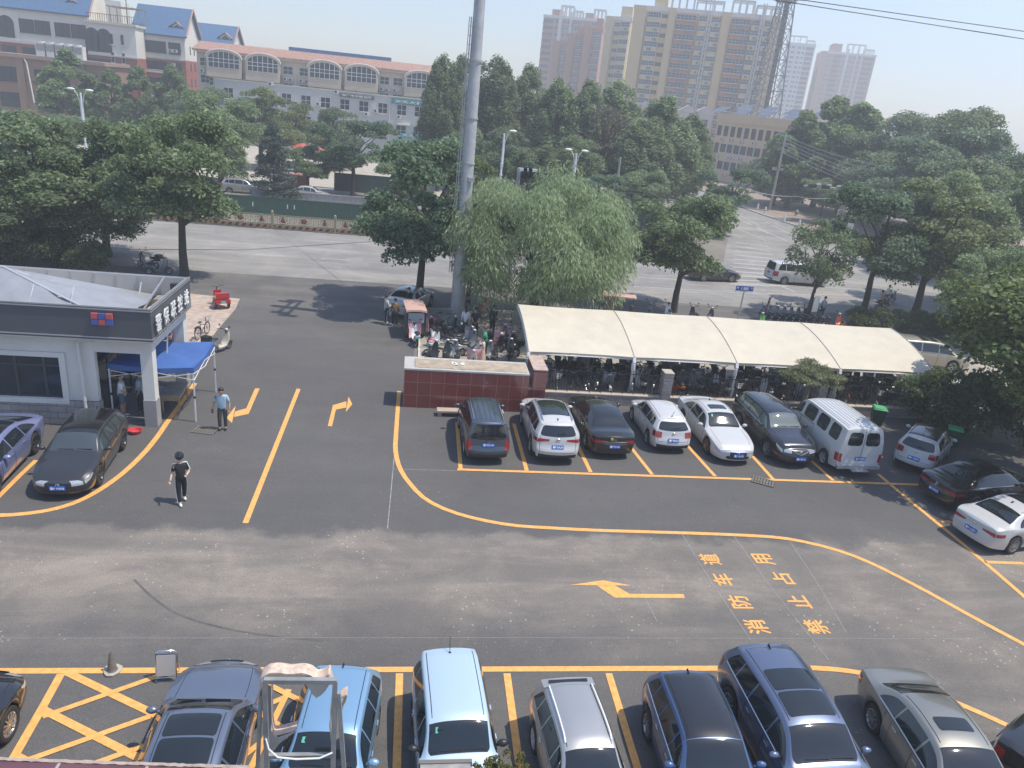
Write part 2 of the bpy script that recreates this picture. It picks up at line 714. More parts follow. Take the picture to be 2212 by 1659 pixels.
# --- second row of bays
def bay(x, y0, y1, w=0.15):
    mb = MB()
    mb.add([(x - w / 2, y0, 0.004), (x + w / 2, y0, 0.004), (x + w / 2, y1, 0.004), (x - w / 2, y1, 0.004)], [(0, 1, 2, 3)])
    struct('bay_line', mb, M_YEL)


mb = MB()
mb.box(2.05, 24.06, 0.0, 21.3, 24.21, 0.0)
mb = MB()
mb.add([(2.05, 24.06, .008), (21.25, 24.02, .008), (21.25, 24.17, .008), (2.05, 24.21, .008)], [(0, 1, 2, 3)])
struct('bay_line', mb, M_YEL)
for px0, px1 in (((987, 912), (995, 1014)), ((1110, 915), (1138, 1017)), ((1230, 925), (1276, 1020)), ((1350, 950), (1409, 1025)), ((1478, 955), (1545, 1029)),
                 ((1625, 985), (1670, 1035)), ((1752, 995), (1800, 1038))):
    line('bay_line', [px0, px1])
# --- slanted row at the right
line('bay_line', [(1897, 1024), (1925, 1048), (2010, 1118), (2075, 1171), (2125, 1213), (2212, 1288), (2260, 1330)], 0.16)
line('bay_line', [(2023, 1126), (2055, 1127)])
line('bay_line', [(2128, 1214), (2212, 1217)])
# --- near row of bays
line('bay_line', [(-60, 1450), (0, 1449.5), (1560, 1443.5)], 0.17, 0.004)
for a, b in (((863, 1455), (850, 1900)), ((1095, 1455), (1155, 1900)), ((1315, 1455), (1450, 1900)), ((1527, 1455), (1730, 1900))):
    line('bay_line', [a, b], 0.17, 0.008)
line('bay_line', [(1752, 1443), (1800, 1446), (1878, 1457), (1960, 1478), (2070, 1520), (2150, 1555), (2212, 1585), (2300, 1635)], 0.17, 0.008, None, True)
# --- hatched no-parking box
line('hatching', [(132, 1456), (90, 1532), (14, 1664), (-60, 1790)], 0.17, 0.008)
for i, (a, b) in enumerate((((143, 1452), (338, 1545)), ((92, 1533), (304, 1640)), ((30, 1632), (110, 1672)), ((350, 1458), (92, 1549)), ((325, 1548), (45, 1648)),
                            ((310, 1612), (200, 1652)), ((624, 1490), (540, 1664)), ((560, 1470), (700, 1540)), ((620, 1505), (560, 1532)), ((560, 1540), (620, 1580)),
                            ((570, 1600), (520, 1640)))):
    line('hatching', [a, b], 0.17 if i < 3 else 0.13, 0.0095 + 0.0016 * i)
# --- lane lines of the drive
line('lane_line', [(530, 1130), (645, 840)], 0.17)
line('lane_line', [(862, 845), (858, 900), (854, 960), (857, 990), (868, 1020), (886, 1045), (915, 1075), (950, 1095), (1000, 1113), (1060, 1127), (1120, 1136),
                   (1200, 1141), (1300, 1146), (1400, 1149), (1500, 1152), (1600, 1156), (1680, 1161), (1740, 1171), (1800, 1186), (1860, 1207), (1930, 1240),
                   (2010, 1282), (2100, 1332), (2212, 1392), (2300, 1440)], 0.17, 0.004, None, True)
line('lane_line', [(421, 828), (395, 866), (364, 908), (340, 943), (322, 966), (300, 990), (270, 1018), (235, 1045), (195, 1070), (150, 1090), (100, 1103), (50, 1110),
                   (0, 1113), (-60, 1112)], 0.19, 0.004, None, True)
line('bay_line', [(78, 994), (40, 1030), (0, 1070), (-40, 1110)], 0.15)
# --- arrows
zz = lambda ox, oy, L: [(ox + a * .25, oy + b * .25) for a, b in L]
mark('lane_arrow', [zz(553, 829.5, [(620, 363), (665, 183), (781, 150), (781, 203), (690, 222), (657, 366)]), zz(553, 829.5, [(800, 108), (832, 175), (776, 242)])])
mark('lane_arrow', [[(551, 839), (561, 839), (537, 894), (505, 901), (508, 889), (532, 882)], [(509, 877), (501, 914), (489, 903)]])
mark('lane_arrow', [zz(1106, 1244.2, [(885, 80), (1015, 155), (1485, 158), (1492, 192), (885, 187), (728, 80)]), zz(1106, 1244.2, [(790, 38), (1035, 84), (500, 78)])])
# --- lettering on the lane
for ch, (x, y) in zip('消防车道禁止占用', ((1635, 1354), (1597, 1300), (1561, 1252), (1533, 1208), (1763, 1354), (1724, 1300), (1690, 1249), (1649, 1208))):
    me = text_mesh(ch, 1.0, M_YEL, 0.0, 0.0, name='lane_lettering')
    vs, fc = [v.co.copy() for v in me.vertices], [list(p.vertices) for p in me.polygons]
    V_, F_ = [], []
    for k, (dx, dy) in enumerate(((0, 0), (.022, 0), (-.022, 0), (0, .022), (0, -.022))):
        o = len(V_)
        V_ += [(v.x + dx, v.y + dy, v.z + .0006 * k) for v in vs]
        F_ += [[i + o for i in f] for f in fc]
    me = bpy.data.meshes.new('lane_lettering')
    me.from_pydata(V_, [], F_)
    me.materials.append(M_YEL)
    xs = [v.co.x for v in me.vertices] or [0, 1]
    ys = [v.co.y for v in me.vertices] or [0, 1]
    cx, cy = (min(xs) + max(xs)) / 2, (min(ys) + max(ys)) / 2
    for v in me.vertices:
        v.co.x = (v.co.x - cx) * 0.60 / max(0.6, max(xs) - min(xs))
        v.co.y = (v.co.y - cy) * 0.64 / max(0.6, max(ys) - min(ys))
    o = link('lane_lettering', me, None, G(x, y, 0.004), R(90))
    o['kind'] = 'structure'
# --- chalk setting-out lines, tyre marks
line('chalk_line', [(0, 1378.5), (1100, 1377.5), (2100, 1380)], 0.012, 0.002, M_CHALK)
line('chalk_line', [(851, 990), (843, 1080), (837, 1142)], 0.03, 0.002, M_CHALK)
line('chalk_line', [(847, 1013), (995, 1017)], 0.025, 0.002, M_CHALK)
line('chalk_line', [(1472, 1152), (1540, 1262), (1622, 1383)], 0.02, 0.002, M_CHALK)
line('chalk_line', [(1584, 1156), (1660, 1262), (1790, 1425)], 0.02, 0.002, M_CHALK)
line('chalk_line', [(1700, 1160), (1760, 1250), (1828, 1366)], 0.02, 0.002, M_CHALK)
line('chalk_line', [(1378, 1262), (1420, 1343)], 0.02, 0.002, M_CHALK)
line('tyre_mark', [(290, 1252), (330, 1290), (385, 1326), (450, 1348), (553, 1369), (700, 1384)], 0.06, 0.0015, mat('tyre_black', (0.105, 0.102, 0.098), 0.9, var=0.3, vscale=2), True)
# --- white markings of the street
for a, b, wd in (((1024, 914), (1561, 953), 0.15), ((1219, 959), (1561, 980), 0.13), ((1024, 1017), (1140, 1024), 0.13), ((1285, 1033), (1399, 1040), 0.13), ((0, 877), (700, 893), 0.15),
                 ((2548, 1109.6), (3072, 1136), 0.13), ((3072, 1136), (3500, 1160), 0.13), ((2534, 1145), (3072, 1177.7), 0.13), ((3072, 1175), (3512, 1182), 0.13),
                 ((2960, 1070), (3035, 1078), 0.15), ((2950, 1098), (3030, 1104), 0.15), ((3010, 1088), (3080, 1106), 0.12), ((3090, 1130), (3182, 1168), 0.2),
                 ((3350, 1215), (3560, 1222), 0.13), ((3420, 1165), (3520, 1168), 0.15)):
    k = 2212 / 4096
    line('street_line', [(a[0] * k, a[1] * k), (b[0] * k, b[1] * k)], wd, -0.004, M_WPAINT)
# zebra stripes and lane lines of the side street
for i in range(11):
    x0 = 1577 + i * 1.2
    line('zebra_stripe', [(1590 - i * 1.3, 523 + i * 9), (1660 + i * 4.2, 533 + i * 8.5)], 0.30, -0.0045, M_WPAINT)
for a, b in (((1566, 470), (1600, 487)), ((1582, 463), (1660, 505)), ((1600, 466), (1640, 487)), ((1590, 492), (1655, 520)), ((1615, 482), (1700, 520)), ((1655, 480), (1720, 512))):
    line('street_line', [a, b], 0.16, -0.0045, M_WPAINT)
# ================================================================ guard station
M_STUC = mat('cream_stucco', (0.66, 0.64, 0.595), 0.85, var=0.06, vscale=0.8, bump=0.15, bscale=60)
M_STUCG = mat('grey_stucco', (0.30, 0.30, 0.30), 0.85, var=0.06, vscale=2)
M_FASC = mat('charcoal_panel', (0.085, 0.092, 0.105), 0.45, var=0.04, vscale=0.5)
M_FASCIN = mat('panel_back', (0.42, 0.41, 0.39), 0.6, var=0.06, vscale=1)
M_STONE = brickmat('rock_faced_stone', (0.27, 0.26, 0.25), (0.36, 0.34, 0.33), (0.17, 0.165, 0.16), 0.62, 0.24, 'xz', 0.012, bump=1.0)
M_FOIL = mat('silver_membrane', (0.50, 0.495, 0.485), 0.34, 0.6, var=0.10, vscale=1.5, bump=0.5, bscale=1.6)
M_WINF = mat('window_frame_dark', (0.07, 0.075, 0.08), 0.4, 0.3)
M_BGLASS = mat('building_glass', (0.030, 0.038, 0.048), 0.08, spec=0.45, var=0.3, vscale=1.2)
M_PVC = mat('white_pipe', (0.62, 0.60, 0.56), 0.5)

st = thing('guard_station', 'low cream guard station with a charcoal fascia sign band and silver membrane roof', 'guard post', (-12, 28.9, 0))


def P(mb, name, m, parent, sharp=40):
    """link a mesh given in world metres under a thing"""
    me = mb.mesh(name, m, sharp)
    o = link(name, me, parent)
    o.matrix_parent_inverse = Matrix.Translation(-Vector(parent.location)) if not parent.rotation_euler.z else parent.matrix_basis.inverted()
    return o


FX, FY, FY2, FZ0, FZ1 = -8.83, 26.35, 31.15, 3.46, 4.64
mb = MB()
mb.box(-24, 26.76, 0.95, -15.6, 26.98, 3.5)
mb.box(-12.0, 26.76, 0.95, -10.98, 26.98, 3.5)
mb.box(-15.6, 26.76, 0.95, -12.0, 26.98, 1.0)
mb.box(-15.6, 26.76, 2.62, -12.0, 26.98, 3.5)
mb.box(-24, 31.0, 0, -11.2, 31.2, 3.5)
P(mb, 'wall', M_STUC, st)
mb = MB()
mb.box(-24, 26.66, 0, -10.93, 26.985, 0.95)
P(mb, 'stone_base', M_STONE, st)
# raised trim round the window
mb = MB()
x0, x1, z0, z1 = -15.75, -11.95, 0.85, 2.78
mb.box(x0, 26.66, z1 - .18, x1, 26.758, z1)
mb.box(x0, 26.63, z0 - 0.02, x1, 26.758, z0 + .16)
mb.box(x1 - .2, 26.66, z0 + .16, x1, 26.758, z1 - .18)
mb.box(x0, 26.66, z0 + .16, x0 + .2, 26.758, z1 - .18)
P(mb, 'window_trim', M_STUC, st)
mb = MB()
xs = [-15.55, -14.65, -13.67, -12.72, -12.15]
for x in xs:
    mb.box(x - .05, 26.80, 1.0, x + .05, 26.86, 2.62)
for z in (1.0, 2.2, 2.57):
    mb.box(-15.6, 26.81, z, -12.1, 26.85, z + .06)
wf = P(mb, 'window_frame', M_WINF, st)
for a, b in zip(xs, xs[1:]):
    mb = MB()
    mb.box(a + .05, 26.82, 1.06, b - .05, 26.835, 2.57)
    P(mb, 'pane', M_BGLASS, st)
# porch: pillars, beams, ceiling, glazed side
for y0, y1, nm in ((26.78, 27.2, 1), (30.65, 31.1, 2)):
    mb = MB()
    mb.box(-9.44, y0, 1.05, -9.03, y1, 3.0)
    pl = P(mb, 'pillar', M_STUC, st)
    mb = MB()
    mb.box(-9.46, y0 - .02, 0, -9.01, y1 + .02, 1.05)
    P(mb, 'pillar_base', M_STUCG, st)
mb = MB()
mb.box(-10.98, 26.78, 2.85, -9.44, 27.15, 3.5)
mb.box(-9.44, 26.78, 3.0, -9.03, 31.1, 3.5)
mb.box(-11.2, 30.7, 3.0, -9.44, 31.1, 3.5)
P(mb, 'porch_beam', M_STUC, st)
mb = MB()
mb.box(-24, 26.5, 3.5, -9.0, 31.0, 3.6)
P(mb, 'ceiling', M_STUC, st)
mb = MB()
for y in (27.0, 28.1, 29.2, 30.3, 31.0):
    mb.box(-11.15, y - .05, 0.05, -11.07, y + .05, 3.3)
for z in (0.1, 2.2, 3.2):
    mb.box(-11.14, 27.0, z, -11.08, 31.0, z + .08)
P(mb, 'porch_window_frame', M_WINF, st)
mb = MB()
mb.box(-11.12, 27.0, 0.1, -11.10, 31.0, 3.4)
P(mb, 'porch_glazing', M_BGLASS, st)
mb = MB()
mb.box(-11.0, 26.9, -0.05, -9.46, 30.6, 0.06)
P(mb, 'porch_floor', mat('dark_tile', (0.13, 0.13, 0.135), 0.4, var=0.15), st)
# fascia
mb = MB()
mb.box(-24, FY, FZ0, FX, FY + .1, FZ1)
mb.box(FX - .1, FY + .1, FZ0, FX, FY2, FZ1)
P(mb, 'fascia', M_FASC, st)
mb = MB()
for z0, z1, o in ((FZ0 - .03, FZ0 + .02, .03), (FZ0 + .08, FZ0 + .12, .025), (FZ1 - .08, FZ1 - .03, .03), (FZ1 + .0, FZ1 + .05, .03)):
    mb.box(-24, FY - o, z0, FX + o, FY - .001, z1)
    mb.box(FX + .001, FY, z0, FX + o, FY2, z1)
mb.box(-24, 31.08, FZ1 - .05, FX, 31.13, FZ1 + .03)
P(mb, 'fascia_trim', mat('silver_trim', (0.5, 0.51, 0.52), 0.3, 0.6), st)
mb = MB()
mb.box(-24, 31.05, 3.55, FX - .1, 31.15, FZ1)
mb.box(-24, FY + .102, 3.6, FX - .102, FY + .13, FZ1)
mb.box(FX - .13, FY + .13, 3.6, FX - .102, 31.04, FZ1)
P(mb, 'fascia_backing', M_FASCIN, st)
for x in np.arange(-23.5, -9.2, 0.85):
    P(MB().box(x, 31.0, 3.6, x + .06, 31.05, FZ1), 'brace', GREYMETAL, st)
P(MB().bar((-10.15, 29.3, 3.65), (-9.75, 31.0, 4.62), 0.07), 'brace', GREYMETAL, st)
P(MB().bar((-10.5, 29.9, 3.65), (-10.6, 30.9, 4.4), 0.05), 'brace', GREYMETAL, st)
# hipped silver membrane
RZ, RX, RY = 5.15, -14.7, 29.0
rows = []


def roofrow(u):
    # u 0 front eave .. 1 ridge
    out = []
    for i in range(61):
        s = i / 60
        x0, x1 = -24, -10.05 + (RX + 10.05) * u
        x = x0 + (x1 - x0) * s
        wob = 0.035 * math.sin(x * 5.1 + u * 3) * math.sin(u * 9 + x) + 0.03 * math.sin(x * 1.7)
        out.append((x, FY + .25 + (RY - FY - .25) * u, 3.95 + (RZ - 3.95) * u + wob * math.sin(math.pi * u)))
    return out


mb = MB()
mb.grid([roofrow(i / 12) for i in range(13)])
rows = []
for i in range(13):
    u = i / 12
    rows.append([(-10.05 + (RX + 10.05) * u + (0.0 if 0 < j < 12 else 0), (FY + .25) * (1 - u) + RY * u + ((30.8 - FY - .25) * (1 - u)) * j / 12,
                  3.95 + (RZ - 3.95) * u + 0.05 * math.sin(j * 1.3 + i) * math.sin(math.pi * j / 12)) for j in range(13)])
mb.grid(rows)
mb.add([(-24, 30.8, 3.95), (-10.05, 30.8, 3.95), (RX, RY, RZ), (-24, RY, RZ)], [(0, 1, 2, 3)])
roof = P(mb, 'membrane_roof', M_FOIL, st, 60)
mb = MB()
mb.tube([(-24, RY, RZ + .02), (RX, RY, RZ + .02), (-12.4, 27.8, 4.58), (-10.05, FY + .28, 3.99)], 0.035, 6)
for k in range(9):
    x = -22.5 + k * 1.35
    P(MB().tube([(x, FY + .27, 3.96), (x - .35, RY - .7, 4.81)], 0.012, 4), 'roof_seam', mat('seam_tape', (0.62, 0.64, 0.66), 0.3, 0.4), st)
P(mb, 'roof_seam', mat('seam_tape', (0.62, 0.64, 0.66), 0.3, 0.4), st)
mb = MB()
mb.box(-10.5, 30.3, 3.62, -9.1, 30.95, 3.9)
P(mb, 'roof_rubble', mat('rubble', (0.25, 0.22, 0.19), 0.9, var=0.4, vscale=6), st)
mb = MB()
mb.box(-9.35, 30.35, 4.1, -9.1, 30.6, 4.55)
P(mb, 'floodlight', BLACK, st)
# emblem of six coloured tiles, letters
for i in range(3):
    for j in range(2):
        mb = MB()
        x, z = -10.74 + i * .235, 4.26 - j * .215
        mb.box(x, FY - .13, z, x + .215, FY - .03, z + .195)
        P(mb, 'emblem_tile', mat('red_acrylic', (0.50, 0.10, 0.11), 0.4) if (i + j) % 2 == 0 else mat('blue_acrylic', (0.07, 0.11, 0.36), 0.4), st)
for i, ch in enumerate('警保联控站'):
    y = 26.78 + i * 0.86
    o = text_obj(ch, 0.66, WHITEP, st, (0, 0, 0), (R(90), 0, R(90)), 0.02, 0.004, name='sign_letter', fit=(0.56, 0.62))
    o.location = Vector((FX + .12, y, 4.08)) - st.location
    P(MB().bar((FX, y, 4.2), (FX + .1, y, 4.2), 0.03), 'letter_bracket', GREYMETAL, st)
    P(MB().bar((FX, y, 3.95), (FX + .1, y, 3.95), 0.03), 'letter_bracket', GREYMETAL, st)
mb = MB()
mb.tube([(-10.95, 26.72, 3.32), (-11.38, 26.6, 3.3), (-11.42, 26.58, 3.2), (-11.38, 26.57, 1.2), (-11.38, 26.57, 0.1)], 0.06, 10)
mb.tube([(-11.38, 26.57, 1.02), (-11.38, 26.57, 1.18)], 0.075, 10)
P(mb, 'downspout', M_PVC, st)

# ================================================================ blue pop-up tent
M_TENT = mat('blue_canvas', (0.055, 0.13, 0.37), 0.6, var=0.08, vscale=3, bump=0.3, bscale=5)
tn = thing('popup_tent', 'blue pop-up tent with white legs leaning against the guard station porch', 'tent', (-9.28, 28.9, 0))
TX0, TX1, TY0, TY1 = -10.8, -7.78, 27.32, 30.42
rows = []
for j in range(25):
    v = j / 24
    row = []
    for i in range(25):
        u = i / 24
        x, y = TX0 + (TX1 - TX0) * u, TY0 + (TY1 - TY0) * v
        a, b = 2 * u - 1, 2 * v - 1
        e = max(abs(a), abs(b))
        z = 2.12 + 0.16 * (1 - e) ** 1.3 - 0.17 * math.exp(-((a - .35) ** 2 + (b - .3) ** 2) * 5) - 0.14 * math.exp(-((a + .2) ** 2 + (b - .5) ** 2) * 6)
        z += 0.05 * abs(a * b) + 0.022 * math.sin(7 * a + 4 * b) * (1 - e) + 0.03 * math.sin(11 * (a + b)) * (1 - e) * e
        if e > .98:
            z = 2.1 + .12 * abs(a * b)
        row.append((x, y, z))
    rows.append(row)
mb = MB()
mb.grid(rows)
edge = rows[0] + [r[-1] for r in rows[1:]] + rows[-1][::-1][1:] + [r[0] for r in rows[::-1][1:]]
mb.grid([edge, [(p[0], p[1], p[2] - .2 + .015 * math.sin(k)) for k, p in enumerate(edge)]], 0, True)
P(mb, 'canopy', M_TENT, tn, 50)
for x, y in ((TX0 + .03, TY0 + .03), (TX1 - .03, TY0 + .03), (TX1 - .03, TY1 - .03), (TX0 + .03, TY1 - .03)):
    mb = MB()
    mb.bar((x, y, 0), (x, y, 2.02), 0.045)
    lg = P(mb, 'leg', WHITEMETAL, tn)
    mb = MB()
    mb.box(x - .04, y - .04, 0.98, x + .04, y + .04, 1.06)
    P(mb, 'clamp', BLACK, tn)
mb = MB()
for a, b in (((TX0, TY0), (TX1, TY0)), ((TX1, TY0), (TX1, TY1)), ((TX1, TY1), (TX0, TY1)), ((TX0, TY1), (TX0, TY0))):
    a, b = Vector((*a, 0)), Vector((*b, 0))
    m_ = (a + b) / 2
    for p, q in ((a, m_), (m_, b)):
        mb.bar((p.x, p.y, 1.98), (q.x, q.y, 1.72), 0.025)
        mb.bar((p.x, p.y, 1.72), (q.x, q.y, 1.98), 0.025)
P(mb, 'scissor_frame', WHITEMETAL, tn)
mb = MB()
mb.bar((-9.2, 28.9, 1.9), (-9.12, 28.9, 2.98), 0.045)
P(mb, 'centre_pole', WHITEMETAL, tn)

# ================================================================ desk and chair in the porch
M_DESK = mat('worn_wood', (0.36, 0.25, 0.13), 0.7, var=0.25, vscale=4)
dk = thing('desk', 'worn wooden desk with thin legs under the blue tent', 'desk', (-8.95, 28.75, 0), R(93))
mb = MB()
mb.box(-.75, -.36, .72, .75, .36, .76)
mb.build('desk_top', mat('desk_top_grey', (0.30, 0.27, 0.23), 0.6, var=0.2), dk)
mb = MB()
mb.box(-.70, -.32, .52, .70, .32, .72)
mb.build('drawer_case', M_DESK, dk)
for sx in (-.67, .67):
    for sy in (-.29, .29):
        mb = MB()
        mb.box(sx - .025, sy - .025, 0, sx + .025, sy + .025, .52)
        mb.build('leg', M_DESK, dk)
ch = thing('office_chair', 'black office chair standing in the shade of the guard station porch', 'chair', (-9.95, 28.4, 0.06), R(200))
mb = MB()
mb.box(-.25, -.25, .42, .25, .25, .5)
mb.build('seat', BLACK, ch)
mb = MB()
mb.prism([(-.24, .22), (.24, .22), (.2, .3), (-.2, .3)], .6, 1.1)
mb.build('backrest', BLACK, ch)
mb = MB()
for k in range(5):
    a = k * 2 * math.pi / 5
    mb.bar((0, 0, .1), (.28 * math.cos(a), .28 * math.sin(a), .06), .04)
mb.bar((0, 0, .08), (0, 0, .45), .05)
mb.bar((0, .22, .45), (0, .27, .7), .05)
mb.build('base', DARKMETAL, ch)

# ================================================================ red tiled gate wall
M_TILE = brickmat('red_tile', (0.175, 0.048, 0.040), (0.195, 0.054, 0.045), (0.34, 0.23, 0.20), 0.56, 0.58, 'xz', 0.006, 0.0, rough=0.10, bump=0.02, coat=0.3, var=0.06)
M_CEM = mat('rough_cement', (0.37, 0.305, 0.23), 0.95, var=0.25, vscale=2.5, bump=0.8, bscale=25)
gw = thing('gate_wall', 'dark red tiled wall with a bare cement top beside the drive', 'wall', (2.7, 30.4, 0))
mb = MB()
mb.box(-0.02, 29.65, -.05, 5.3, 31.15, 1.70)
P(mb, 'tiled_face', M_TILE, gw)
mb = MB()
mb.box(-0.03, 29.64, 1.70, 5.3, 31.16, 1.77)
P(mb, 'stone_edge', mat('pale_stone', (0.42, 0.41, 0.385), 0.7, var=0.1), gw)
mb = MB()
rows = []
for j in range(9):
    rows.append([(0.42 + 4.8 * i / 40, 29.82 + 1.1 * j / 8 + .02 * math.sin(i * 2.1), 1.775 + .02 * random.random() + (0.03 if 0 < j < 8 else 0)) for i in range(41)])
mb.grid(rows)
P(mb, 'cement_top', M_CEM, gw)
mb = MB()
mb.box(5.3, 29.9, -.05, 6.1, 31.7, 1.0)
mb.box(5.5, 29.85, 1.0, 6.1, 31.7, 1.9)
P(mb, 'end_pier', M_TILE, gw)
mb = MB()
mb.box(5.48, 29.84, 1.9, 6.12, 31.72, 1.93)
mb.box(5.3, 29.9, 1.0, 5.498, 31.7, 1.04)
P(mb, 'pier_top', mat('rough_cement_pink', (0.44, 0.33, 0.28), 0.95, var=0.3, vscale=4, bump=0.8, bscale=20), gw)
mb = MB()
for k in range(5):
    a = random.random() * 3
    x, y = 1.9 + random.random() * .6, 30.2 + random.random() * .3
    mb.bar((x, y, 1.83), (x + .2 * math.cos(a), y + .2 * math.sin(a), 1.86), .08, .02)
tag(mb.build('paper_scrap', WHITEP), 'crumpled white paper scraps lying on the cement top of the red wall', 'litter')

# ================================================================ block wall and iron fence
M_BLOCK = brickmat('grey_block', (0.28, 0.255, 0.245), (0.34, 0.31, 0.30), (0.20, 0.185, 0.18), 0.40, 0.165, 'xz', 0.008, bump=0.9)
M_COPE = mat('coping', (0.42, 0.36, 0.29), 0.85, var=0.15, vscale=2)
M_IRON = mat('black_iron', (0.02, 0.02, 0.022), 0.5, 0.2)
bw = thing('block_wall', 'low grey block wall with a cream coping behind the second row of cars', 'wall', (16, 31.1, 0))
mb = MB()
mb.box(6.1, 30.95, -.1, 29, 31.4, .46)
P(mb, 'block_course', M_BLOCK, bw)
mb = MB()
mb.box(6.1, 30.93, .46, 29, 31.42, .51)
P(mb, 'coping', M_COPE, bw)
for x in (11.75, 19.4, 27.0):
    mb = MB()
    mb.box(x, 30.86, -.1, x + .42, 31.42, 1.68)
    P(mb, 'pier', M_BLOCK, bw)
    mb = MB()
    mb.box(x - .02, 30.84, 1.68, x + .44, 31.44, 1.72)
    P(mb, 'pier_cap', M_COPE, bw)
for i, (xa, xb) in enumerate(((6.12, 11.73), (12.19, 19.38), (19.84, 26.98))):
    fe = thing('iron_fence', ['black wrought iron fence panel between the red wall and the nearest pier', 'black wrought iron fence panel behind the white hatchback and sedan',
                              'black wrought iron fence panel behind the white van'][i], 'fence', (xa, 31.2, .51))
    L = xb - xa
    mb = MB()
    n = int(L / 0.135)
    for k in range(n + 1):
        x = L * k / n
        mb.bar((x, 0, .04), (x, 0, 1.08), .016)
        mb.add([(x - .03, 0, 1.05), (x, 0, 1.17), (x + .03, 0, 1.05), (x, .01, 1.03)], [(0, 1, 2), (0, 2, 3)])
        if k < n:
            xm = x + L / n / 2
            a = [(xm + .055 * math.cos(t), 0, .86 + .09 * math.sin(t)) for t in [j * math.pi / 5 for j in range(6)]] if k % 2 else \
                [(xm + .03 * math.cos(t), 0, .55 + .03 * math.sin(t)) for t in [j * math.pi / 3 for j in range(7)]]
            mb.tube(a, .008, 4, caps=False)
    mb.build('bars', M_IRON, fe)
    for z in (.06, .95):
        mb = MB()
        mb.bar((0, 0, z), (L, 0, z), .035)
        mb.build('rail', M_IRON, fe)
    x = .2
    while x < L:
        mb = MB()
        mb.bar((x, 0, 0), (x, 0, .06), .03)
        mb.bar((x, 0.02, .0), (x, -.14, -.01), .03, .02)
        mb.build('foot', M_IRON, fe)
        x += .52
    for x in ((L / 2,) if L < 6 else (L / 3, 2 * L / 3)):
        mb = MB()
        mb.bar((x, .02, 0), (x, .02, 1.05), .06)
        mb.build('post', M_IRON, fe)

# ================================================================ membrane bicycle canopy
M_MEMB = mat('cream_membrane', (0.535, 0.485, 0.385), 0.6, var=0.08, vscale=1.1, bump=0.5, bscale=1.1)
M_MEMB.node_tree.nodes['Principled BSDF'].inputs['Transmission Weight'].default_value = 0.0
cn = thing('bicycle_canopy', 'long cream membrane canopy on curved white posts over the bicycles', 'canopy', (15.7, 34, 0))
CX = [5.55, 10.55, 15.6, 20.9, 26.0]
CXB = [5.5, 10.5, 15.55, 20.8, 26.1]


def rib(v):            # 0 front, 1 back: y, z
    return 32.0 + 4.5 * v, 2.02 + 0.98 * (1 - (1 - v) ** 1.8)


for k in range(4):
    mb = MB()
    rows = []
    for j in range(17):
        v = j / 16
        y, z = rib(v)
        row = []
        for i in range(25):
            u = i / 24
            xa, xb = CX[k] + (CXB[k] - CX[k]) * v, CX[k + 1] + (CXB[k + 1] - CX[k + 1]) * v
            sag = -.10 * math.sin(math.pi * u) * math.sin(math.pi * v) ** .6
            ed = .10 * math.sin(math.pi * u)
            row.append((xa + (xb - xa) * u, y + (ed if j == 0 else 0) * 1.0 - (ed if j == 16 else 0), z + sag))
        rows.append(row)
    mb.grid(rows)
    mb.grid([rows[0], [(p[0], p[1] + .02, p[2] - .09) for p in rows[0]]], 0, True, True)
    P(mb, 'membrane_bay', M_MEMB, cn, 50)
for x, xb in list(zip(CX, CXB)):
    P(MB().tube([(x + (xb - x) * v, rib(v)[0], rib(v)[1] + .012) for v in [j / 16 for j in range(17)]], .022, 6), 'seam', mat('seam_grey', (0.36, 0.36, 0.35), 0.6), cn)
for i, (x, xb) in enumerate(zip(CX, CXB)):
    mb = MB()
    pts = [(x + .12, 32.32, 0.05), (x + .1, 32.20, .7), (x + .05, 32.06, 1.3), (x, 31.98, 1.75), (x, 32.06, 1.96)]
    a = []
    for p, q, wd in zip(pts, pts[1:], (.3, .28, .25, .2)):
        mb.bar(p, q, .13, wd * 1.1)
    P(mb, 'post', WHITEMETAL, cn)
    mb = MB()
    for j in range(12):
        v0, v1 = j / 12, (j + 1) / 12
        mb.bar((x + (xb - x) * v0, rib(v0)[0], rib(v0)[1] - .10), (x + (xb - x) * v1, rib(v1)[0], rib(v1)[1] - .10), .08, .14)
    P(mb, 'rib', WHITEMETAL, cn)
for v in (.02, .35, .68, .98):
    P(MB().tube([(CX[0], rib(v)[0], rib(v)[1] - .16), (CX[-1], rib(v)[0], rib(v)[1] - .16)], .03, 6), 'purlin', WHITEMETAL, cn)
# ================================================================ cars
TYRES = {}


